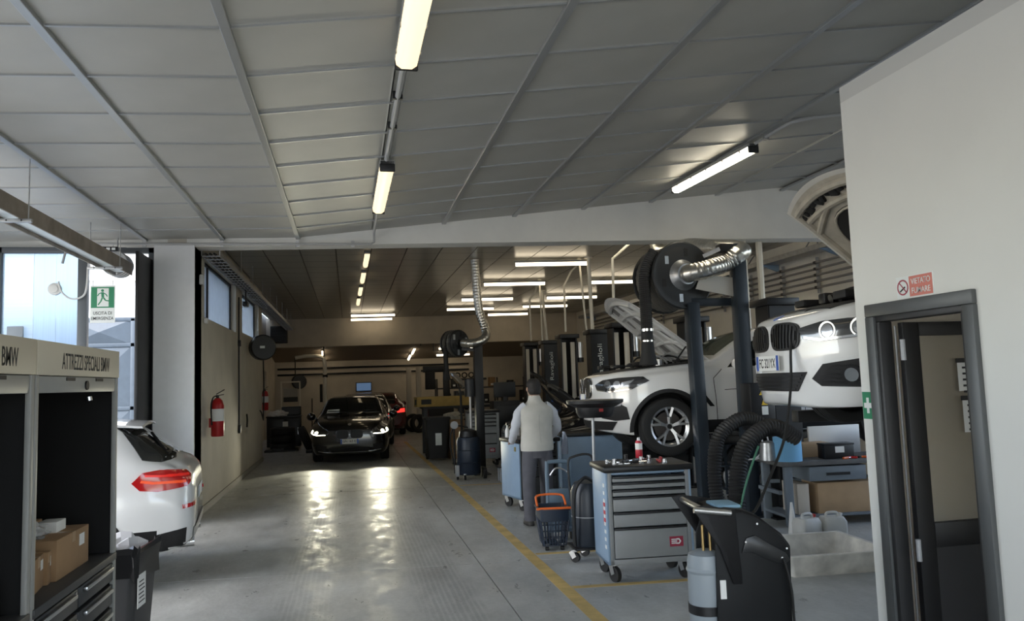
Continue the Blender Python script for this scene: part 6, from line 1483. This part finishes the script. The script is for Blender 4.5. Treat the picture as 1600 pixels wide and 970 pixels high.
MB().lathe([(.02, 0), (.155, 0), (.155, .27), (.02, .27)], 32, closed=True).build('roll', mat('paper_blue', (.18, .42, .66), .85, bump=.1, nscale=30), t, smooth=40); MB().lathe([(.018, -.0), (.024, 0), (.024, .272), (.018, .272)], 16, closed=True).build('core', cardboard, t)
t = thing('plastic_bottle', 'clear plastic bottle behind the blue paper roll', 'bottle', (5.12, 8.38, bz)); MB().lathe([(0, 0), (.04, 0), (.043, .02), (.043, .22), (.02, .29), (.014, .33), (0, .33)], 18).build('bottle', mat('bottle_clear', (.75, .80, .82), .1, trans=.7), t); MB().cyl((0, 0, .33), (0, 0, .35), .016, n=12).build('cap', white_pl, t)
carton('open cardboard box on the workbench behind the blue roll', (5.42, 8.42, bz), (.36, .26, .16), -.1, cardboard_l, tape=False, lab=False)
t = thing('parts_box', 'black parts box with a white label on the workbench', 'box', (5.32, 8.02, bz), R(-5)); MB().box(0, .36, 0, .16, 0, .17).build('box', black_metal, t, bevel=.008); MB().box(.13, .24, -.002, 0, .07, .14).build('label', paper, t, smooth=0); MB().box(-.005, .365, -.005, .165, .155, .175).build('lid', black_metal, t, bevel=.004)
tag(MB().box(0, .70, 0, .03, 0, .34).build('white_board', white_pl, None, bevel=.006, loc=(5.45, 8.52, bz)), 'white panel leaning at the back of the workbench', 'panel')
t = thing('tool_case', 'dark purple tool case at the right end of the workbench', 'case', (6.12, 8.08, bz)); MB().box(0, .42, 0, .25, 0, .30).build('case', mat('purple_dark', (.045, .02, .06), .5), t, bevel=.02); MB().tube(smooth_path([(.12, .12, .30), (.14, .12, .35), (.28, .12, .35), (.30, .12, .30)], 4), .012, 8).build('handle', black_metal, t)
for k in range(7):
    o = thing('hand_tool', 'hand tool with coloured grip lying on the workbench', 'tool', (5.55+.07*k, 7.94+.03*(k % 3), bz), random.uniform(0, 3), 'hand tools on the workbench')
    MB().cyl((-.07, 0, .014), (.02, 0, .014), .013, n=8).build('grip', [orange_p, red_ext, black_metal][k % 3], o); MB().cyl((.02, 0, .014), (.10, 0, .014), .005, n=6).build('shaft', chrome, o)
for i, (x, sx, lab) in enumerate(((4.92, .14, 'slim pale carton under the workbench'), (5.48, .78, 'wide cardboard box under the workbench'), (6.22, .55, 'cardboard box under the right end of the workbench'))):
    carton(lab, (x+.12, 8.22-.06*i, .13), (sx, .38, [.34, .34, .32][i]), R(-5.7), [mat('carton_pale', (.60, .54, .45), .8), cardboard_l, cardboard_l][i], lab=False)
plastic_h = mat('canister_milky', (.66, .66, .62), .4, noise=.1, trans=.1)
def canister(label, loc, rz, m):
    t = thing('canister', label, 'canister', loc, rz); b = MB().loft([rrect(.115, .085, 0, 5, .03), rrect(.125, .095, .02, 5, .03), rrect(.125, .095, .22, 5, .03), rrect(.10, .075, .265, 5, .03)]).build('body', m, t, smooth=40)
    MB().tube(smooth_path([(-.06, 0, .255), (-.05, 0, .30), (.05, 0, .30), (.07, 0, .255)], 5), .014, 8).build('handle', m, t); MB().cyl((.085, 0, .24), (.095, 0, .295), .022, n=12).build('cap', red_ext if 'left' in label else white_pl, t)
canister('milky plastic canister behind the basin, left of two', (4.52, 7.20, 0), .2, plastic_h); canister('milky plastic canister behind the basin, right of two', (4.79, 7.18, 0), -.1, plastic_h)
t = thing('wash_basin', 'dirty white plastic basin on the floor beside the office corner', 'basin', (4.10, 6.42, 0), R(-4))
tub = mat('basin_dirty_white', (.74, .72, .66), .55, noise=.35, nscale=5)
MB().loft([rrect(.40, .34, 0, 4, .03), rrect(.46, .42, .19, 4, .03), rrect(.50, .46, .195, 4, .03), rrect(.50, .46, .182, 4, .03), rrect(.485, .445, .18, 4, .03)], cap=True).build('outer_shell', tub, t, smooth=30) if False else None
mb = MB(); rings = [rrect(.40, .34, .0, 4, .03), rrect(.465, .42, .185, 4, .03), rrect(.485, .44, .188, 4, .03), rrect(.485, .44, .198, 4, .03), rrect(.45, .405, .196, 4, .03), rrect(.39, .33, .02, 4, .03)]
mb.loft(rings).build('tub', tub, t, smooth=30)
# service trolley with a small tank behind the hoses
t = thing('service_trolley', 'dark service trolley with a grey tank behind the thick hoses', 'trolley', (4.95, 9.75, 0))
for z in (.18, .48, .78): MB().box(0, .65, 0, .45, z, z+.03).build('shelf', dark_steel, t, bevel=.004)
for x in (.02, .60):
    for y in (.02, .40): MB().box(x, x+.03, y, y+.03, .12, .82).build('upright', dark_steel, t)
for x in (.06, .58):
    for y in (.06, .38): caster(t, x, y, .05)
MB().cyl((.12, .2, .32), (.45, .2, .32), .10, n=18).build('small_tank', grey_steel, t)
tag(MB().lathe([(0, 0), (.11, 0), (.09, .20), (.02, .22), (0, .22)], 18).build('funnel', galv, None, loc=(4.72, 8.20, .74)), 'crumpled grey funnel at the left corner of the workbench', 'funnel')
t = thing('door_sill_tool', 'white cone standing by the foot of the reel post', 'cone', (4.45, 7.35, 0)); MB().lathe([(.09, 0), (.10, .0), (.10, .02), (.055, .03), (.012, .40), (0, .40)], 18).build('cone', white_pl, t); MB().box(-.11, .11, -.11, .11, 0, .02).build('foot', white_pl, t)
# ================================================================ BLACK CAR AT THE FAR BAY, CLUTTER IN THE SHADE
car = thing('car', 'black car with raised bonnet in the bay behind the mechanic', 'car', (2.95, 14.9, .05), R(-5.7))
me, bvh = car_shell(B2, (.84, 3.5), .325, black_paint, 1.10); obj('body', me, car)
for x in (.84, 3.5):
    for s_ in (-1, 1): make_wheel(.325, .21, alu, car, x, s_*.775, .325, s_)
for s_ in (-1, 1): kidney(car, bvh, s_*.16, .66, .125, .10, 6, chrome); mirror_part(car, s_, 1.52, s_*.88, 1.03, black_paint)
patch(bvh, [(1.22, -.66), (1.22, .66), (1.95, .54), (1.95, -.54)], **TOP, off=.004).build('windscreen', car_glass, car)
dress_side(car, bvh, -1, [[(1.48, .99), (1.8, 1.26), (2.1, 1.385), (2.45, 1.40), (2.45, 1.0)]], [[(1.32, .3), (1.34, .88)]], 4.3)
P, bn = bonnet(car, 1.25, 1.10, 1.1, .62, .72, 48, satinblk, black_paint)
# black bonnet of a nearer car, just behind the person
car = thing('car', 'black hatchback with open bonnet right behind the person', 'car', (2.74, 12.62, 0), R(-5.7))
me, bvh = car_shell(B2, (.84, 3.5), .325, black_paint, 1.10); obj('body', me, car)
for x in (.84, 3.5):
    for s_ in (-1, 1): make_wheel(.325, .21, alu, car, x, s_*.775, .325, s_)
for s_ in (-1, 1): kidney(car, bvh, s_*.16, .66, .125, .10, 6, chrome); mirror_part(car, s_, 1.52, s_*.88, 1.03, black_paint)
patch(bvh, [(1.22, -.66), (1.22, .66), (1.95, .54), (1.95, -.54)], **TOP, off=.004).build('windscreen', car_glass, car)
P, bn = bonnet(car, 1.25, 1.08, 1.05, .62, .72, 40, satinblk, black_paint)
# far-left heap: cupboard, tyres, cloth
t = thing('storage_cupboard', 'low black cupboard against the far left wall', 'cupboard', (-2.35, 23.6, 0))
MB().box(0, .95, 0, .55, .05, .90).build('body', satinblk, t, bevel=.01); MB().box(-.02, .97, -.02, .57, .90, .94).build('top', black_metal, t, bevel=.006)
for x in (.02, .49): d = MB().box(x, x+.45, -.02, 0, .10, .86).build('door', black_metal, t, bevel=.006); MB().box(x+.38, x+.40, -.035, -.02, .4, .6).build('handle', alu, d)
MB().box(.45, .60, -.022, -.02, .60, .78).build('notice', paper, t, smooth=0)
t = thing('monitor_case', 'dark case standing on the low black cupboard', 'case', (-1.95, 23.8, .94)); MB().box(0, .55, 0, .25, 0, .26).build('case', satinblk, t, bevel=.02); MB().box(.05, .50, -.01, 0, .04, .22).build('front', black_metal, t)
crumple('cloth_heap', 'white cloth heaped on the low black cupboard', 'cloth', (-2.05, 23.62, .94), (.30, .18, .22), mat('cloth_white', (.55, .52, .46), .9), .6, 44, 3)
def loose_tyre(label, loc, rot, r=.32, wd=.21, grp=None):
    h = wd/2; prof = [(r*.66, -h*.9), (r*.86, -h), (r*.95, -h*.92), (r, -h*.7), (r, h*.7), (r*.95, h*.92), (r*.86, h), (r*.66, h*.9), (r*.70, 0)]
    o = thing('tyre', label, 'tyre', loc, 0, grp); o.rotation_euler = rot
    MB().lathe(prof, 28, None, closed=True).build('tread', rubber, o, smooth=40); MB().lathe([(r*.60, -h*.6), (r*.68, -h*.85), (r*.68, h*.85), (r*.60, h*.6)], 28, None, closed=True).build('bead', satinblk, o, smooth=40)
for k in range(3): loose_tyre('%s tyre of the stack by the black cupboard' % ['bottom', 'middle', 'top'][k], (-1.85, 22.9, .11+.22*k), (0, 0, 0), .34, .21, 'stacked tyres')
loose_tyre('tyre leaning against the stack by the black cupboard', (-1.22, 22.9, .31), (0, R(68), 0), .36, .20)
for k, (x, y) in enumerate(((2.28, 28.6), (2.45, 28.0), (3.05, 28.2))): loose_tyre('%s of the loose tyres by the white posts' % ['left', 'middle', 'right'][k], (x, y, .33), (R(80), 0, R(20*k)), .33, .21, 'tyres by the white posts')
t = thing('broom', 'broom leaning beside the low black cupboard', 'broom', (-.98, 21.6, 0)); MB().cyl((0, 0, .06), (0, .12, 1.45), .014, n=8).build('stick', black_metal, t); MB().cbox((0, 0, .04), (.34, .06, .08)).build('brush', satinblk, t, bevel=.01)
t = thing('pallet_sheet', 'dark sheet lying on the floor before the black cupboard', 'sheet', (-2.3, 22.4, 0)); MB().box(0, .9, 0, .35, 0, .05).build('sheet', satinblk, t, bevel=.01); MB().box(.2, .5, .05, .2, .05, .09).build('strap', black_metal, t)
# right-hand shade: long yellow carton on a bench, engine block, wheelie bins, press, shelves
t = thing('workbench', 'dark bench carrying the long yellow carton', 'workbench', (1.75, 19.0, 0)); MB().box(0, 2.4, 0, .8, 1.12, 1.18).build('worktop', satinblk, t, bevel=.006)
for x in (.05, 2.27):
    for y in (.05, .68): MB().box(x, x+.08, y, y+.08, 0, 1.12).build('leg', black_metal, t)
t = thing('long_carton', 'long yellow carton lying across the dark bench', 'carton', (1.62, 18.95, 1.18), R(6)); MB().box(0, 1.35, 0, .42, 0, .24).build('carton', mat('carton_yellow', (.42, .28, .08), .75, noise=.15), t, bevel=.008); MB().box(-.002, 0, .10, .3, .05, .18).build('end_print', ink, t, smooth=0); MB().box(.1, .35, -.002, 0, .06, .18).build('side_print', ink, t, smooth=0)
def wheelie(label, loc, m):
    t = thing('waste_drum', label, 'bin', loc); MB().loft([rrect(.22, .24, .05, 5, .05), rrect(.28, .30, .92, 5, .05)]).build('body', m, t, smooth=40); MB().loft([rrect(.30, .32, .92, 5, .05), rrect(.29, .31, .98, 5, .05)]).build('lid', m, t, bevel=.008)
    MB().box(-.06, .08, -.292, -.285, .35, .62).build('sticker', sign_white, t, smooth=0)
    for x in (-.2, .2): MB().cyl((x-.03, .24, .09), (x+.03, .24, .09), .09, n=14).build('wheel', rubber, t)
wheelie('black wheeled bin with a pale sticker at the far right of the lane', (1.96, 17.9, 0), satinblk)
carton('tall brown carton beside the black wheeled bin', (2.42, 18.1, 0), (.34, .34, .90), .1)
crumple('rag_heap', 'grey rags heaped on the tall brown carton', 'rags', (2.40, 18.05, .90), (.26, .22, .22), mat('rag_grey', (.40, .36, .28), .9), .6, 51, 3)
carton('green-grey crate beside the tall brown carton', (2.78, 18.0, 0), (.34, .34, .70), 0, mat('crate_green', (.10, .13, .11), .6), tape=False, lab=False)
t = thing('tyre_changer', 'dark tyre machine standing in the shade', 'machine', (2.45, 24.5, 0)); MB().box(0, .8, 0, .7, 0, 1.0).build('base', satinblk, t, bevel=.02); MB().box(.55, .75, .45, .65, 1.0, 2.2).build('mast', black_metal, t, bevel=.01); MB().box(-.1, .7, .4, .6, 2.1, 2.3).build('arm', black_metal, t, bevel=.01); MB().cyl((.35, .3, 1.0), (.35, .3, 1.12), .30, n=24).build('turntable', satinblk, t); MB().box(-.05, .25, .2, .5, 1.55, 2.15).build('cover_box', satinblk, t, bevel=.02)
t = thing('storage_rack', 'dark storage rack against the back right wall', 'rack', (3.3, 29.8, 0))
for z in (.3, .9, 1.5): MB().box(0, 3.6, 0, .6, z, z+.05).build('shelf', black_metal, t)
for x in (0, 1.18, 2.36, 3.55):
    for y in (0, .55): MB().box(x, x+.05, y, y+.05, 0, 1.9).build('upright', black_metal, t)
random.seed(33)
for k in range(14):
    z = (.35, .95, 1.55)[k % 3]; x = 3.4+.25*k
    o = thing('stored_part', 'dark boxed part on the storage rack at the back right', 'part', (x, 29.9, z), 0, 'parts on the storage rack'); h = random.uniform(.2, .42)
    MB().box(0, .22, 0, .35, 0, h).build('box', random.choice([satinblk, black_metal, drum_navy, cardboard]), o, bevel=.01); MB().box(.05, .15, -.002, 0, .05, .12).build('label', sign_white, o, smooth=0)
for k in range(4): loose_tyre('small ring on top of the storage rack', (4.15+.27*k, 29.95, 2.02), (R(90), 0, 0), .12, .06, 'rings on the storage rack')
MB().box(.6, 2.0, .2, .4, 1.82, 1.9).build('top_rail', black_metal, t)
t = thing('engine_stand', 'engine block on a stand behind the small hose reel', 'engine', (2.75, 19.9, 0))
MB().cbox((.25, .2, 1.3), (.62, .42, .46)).build('block', mat('engine_dark', (.05, .05, .052), .45, metal=.5), t, bevel=.03); MB().cyl((.25, .2, 0), (.25, .2, 1.1), .05, n=12).build('stand_post', black_metal, t); MB().box(-.1, .6, -.1, .5, 0, .06).build('foot', black_metal, t, bevel=.01)
for k in range(4): MB().cyl((.02+.15*k, -.02, 1.4), (.02+.15*k, -.12, 1.5), .035, n=10).build('intake_pipe', galv, t)
t = thing('inspection_lamp', 'round mirror lamp on an arm above the long carton', 'lamp', (2.36, 16.6, 0)); MB().cyl((0, 0, 0), (0, 0, 1.55), .025, n=10).build('pole', black_metal, t); MB().lathe([(0, 0), (.20, 0), (.22, .03), (.16, .10), (0, .12)], 24, Matrix.Translation((-.1, 0, 1.78)) @ Matrix.Rotation(R(50), 4, 'Y')).build('dish', alu, t); MB().tube([(0, 0, 1.52), (-.06, 0, 1.72)], .018, 8).build('arm', black_metal, t); MB().box(-.2, .2, -.2, .2, 0, .03).build('foot', black_metal, t)
t = thing('equipment_cabinet', 'tall dark equipment cabinet beside the shaded tool chest', 'cabinet', (3.15, 17.0, 0)); MB().box(0, .6, 0, .5, 0, 1.3).build('body', satinblk, t, bevel=.01); MB().box(.05, .55, -.02, 0, .7, 1.2).build('door', black_metal, t, bevel=.006); MB().box(.48, .50, -.035, -.02, .9, 1.0).build('handle', alu, t)
t = thing('desk_screen', 'black screen on top of the tall equipment cabinet', 'screen', (3.2, 17.1, 1.3)); MB().box(0, .5, .1, .14, .08, .42).build('panel', black_metal, t, bevel=.006); MB().box(.2, .3, .08, .16, 0, .09).build('foot', black_metal, t)

# ================================================================ SIGNS ON THE OFFICE WALL
t = thing('no_smoking_sign', 'red and white no-smoking sign above the office door', 'sign', (OX, 3.67, 2.195))
Bs = frame_m((0, 0, 0), (0, -1, 0), (0, 0, 1)) @ Matrix.Diagonal((.85, .85, 1, 1))
def sq(nm, x0, x1, y0, y1, z0, z1, m, par=None): q = MB().box(x0, x1, y0, y1, z0, z1).build(nm, m, par or t, smooth=0); q.matrix_local = Bs; return q
sq('board', -.165, .165, -.072, .072, 0, .004, sign_white)
red_s = mat('sign_faded_red', (.62, .20, .15), .3)
sq('red_field', -.045, .160, -.066, .066, .004, .0048, red_s)
for s_, yy, wd in (('VIETATO', .030, .17), ('FUMARE', -.030, .165)):
    q = obj('sign_text', text_mesh(s_, .038, wd, m=sign_white, bold=.01), t); q.matrix_local = Bs @ Matrix.Translation((.058, yy, .0048))
q = MB().lathe([(.042, 0), (.052, 0), (.052, .001), (.042, .001)], 32, closed=True).build('prohibition_ring', mat('ring_dark_red', (.35, .06, .08), .4), t, smooth=0); q.matrix_local = Bs @ Matrix.Translation((-.105, 0, .0048))
q = MB().box(-.047, .047, -.004, .004, 0, .0012).build('prohibition_bar', MATS['ring_dark_red'], t, smooth=0); q.matrix_local = Bs @ Matrix.Translation((-.105, 0, .0046)) @ Matrix.Rotation(R(-48), 4, 'Z')
q = MB().box(-.028, .028, -.005, .005, 0, .0006).build('cigarette', ink, t, smooth=0); q.matrix_local = Bs @ Matrix.Translation((-.108, -.012, .0046)) @ Matrix.Rotation(R(30), 4, 'Z')
t = thing('first_aid_sign', 'green first-aid sign with white cross beside the door frame', 'sign', (OX, 4.137, 1.528))
sq('board', -.055, .055, -.095, .095, 0, .003, green_sign); sq('cross_upright', -.013, .013, -.055, .055, .003, .004, sign_white); sq('cross_bar', -.040, .040, -.018, .018, .003, .0042, sign_white)

# put the origin of each thing that was laid out in hall coordinates at its own base
bpy.context.view_layer.update()
for o in list(scn.objects):
    if o.type == 'EMPTY' and o.parent is None and o.location.length < 1e-6 and o.children:
        pts = [c.matrix_world @ Vector(b) for c in o.children for b in c.bound_box]
        c0 = Vector(((min(p.x for p in pts)+max(p.x for p in pts))/2, (min(p.y for p in pts)+max(p.y for p in pts))/2, min(p.z for p in pts)))
        o.location = c0
        for c in o.children: c.location = c.location - c0
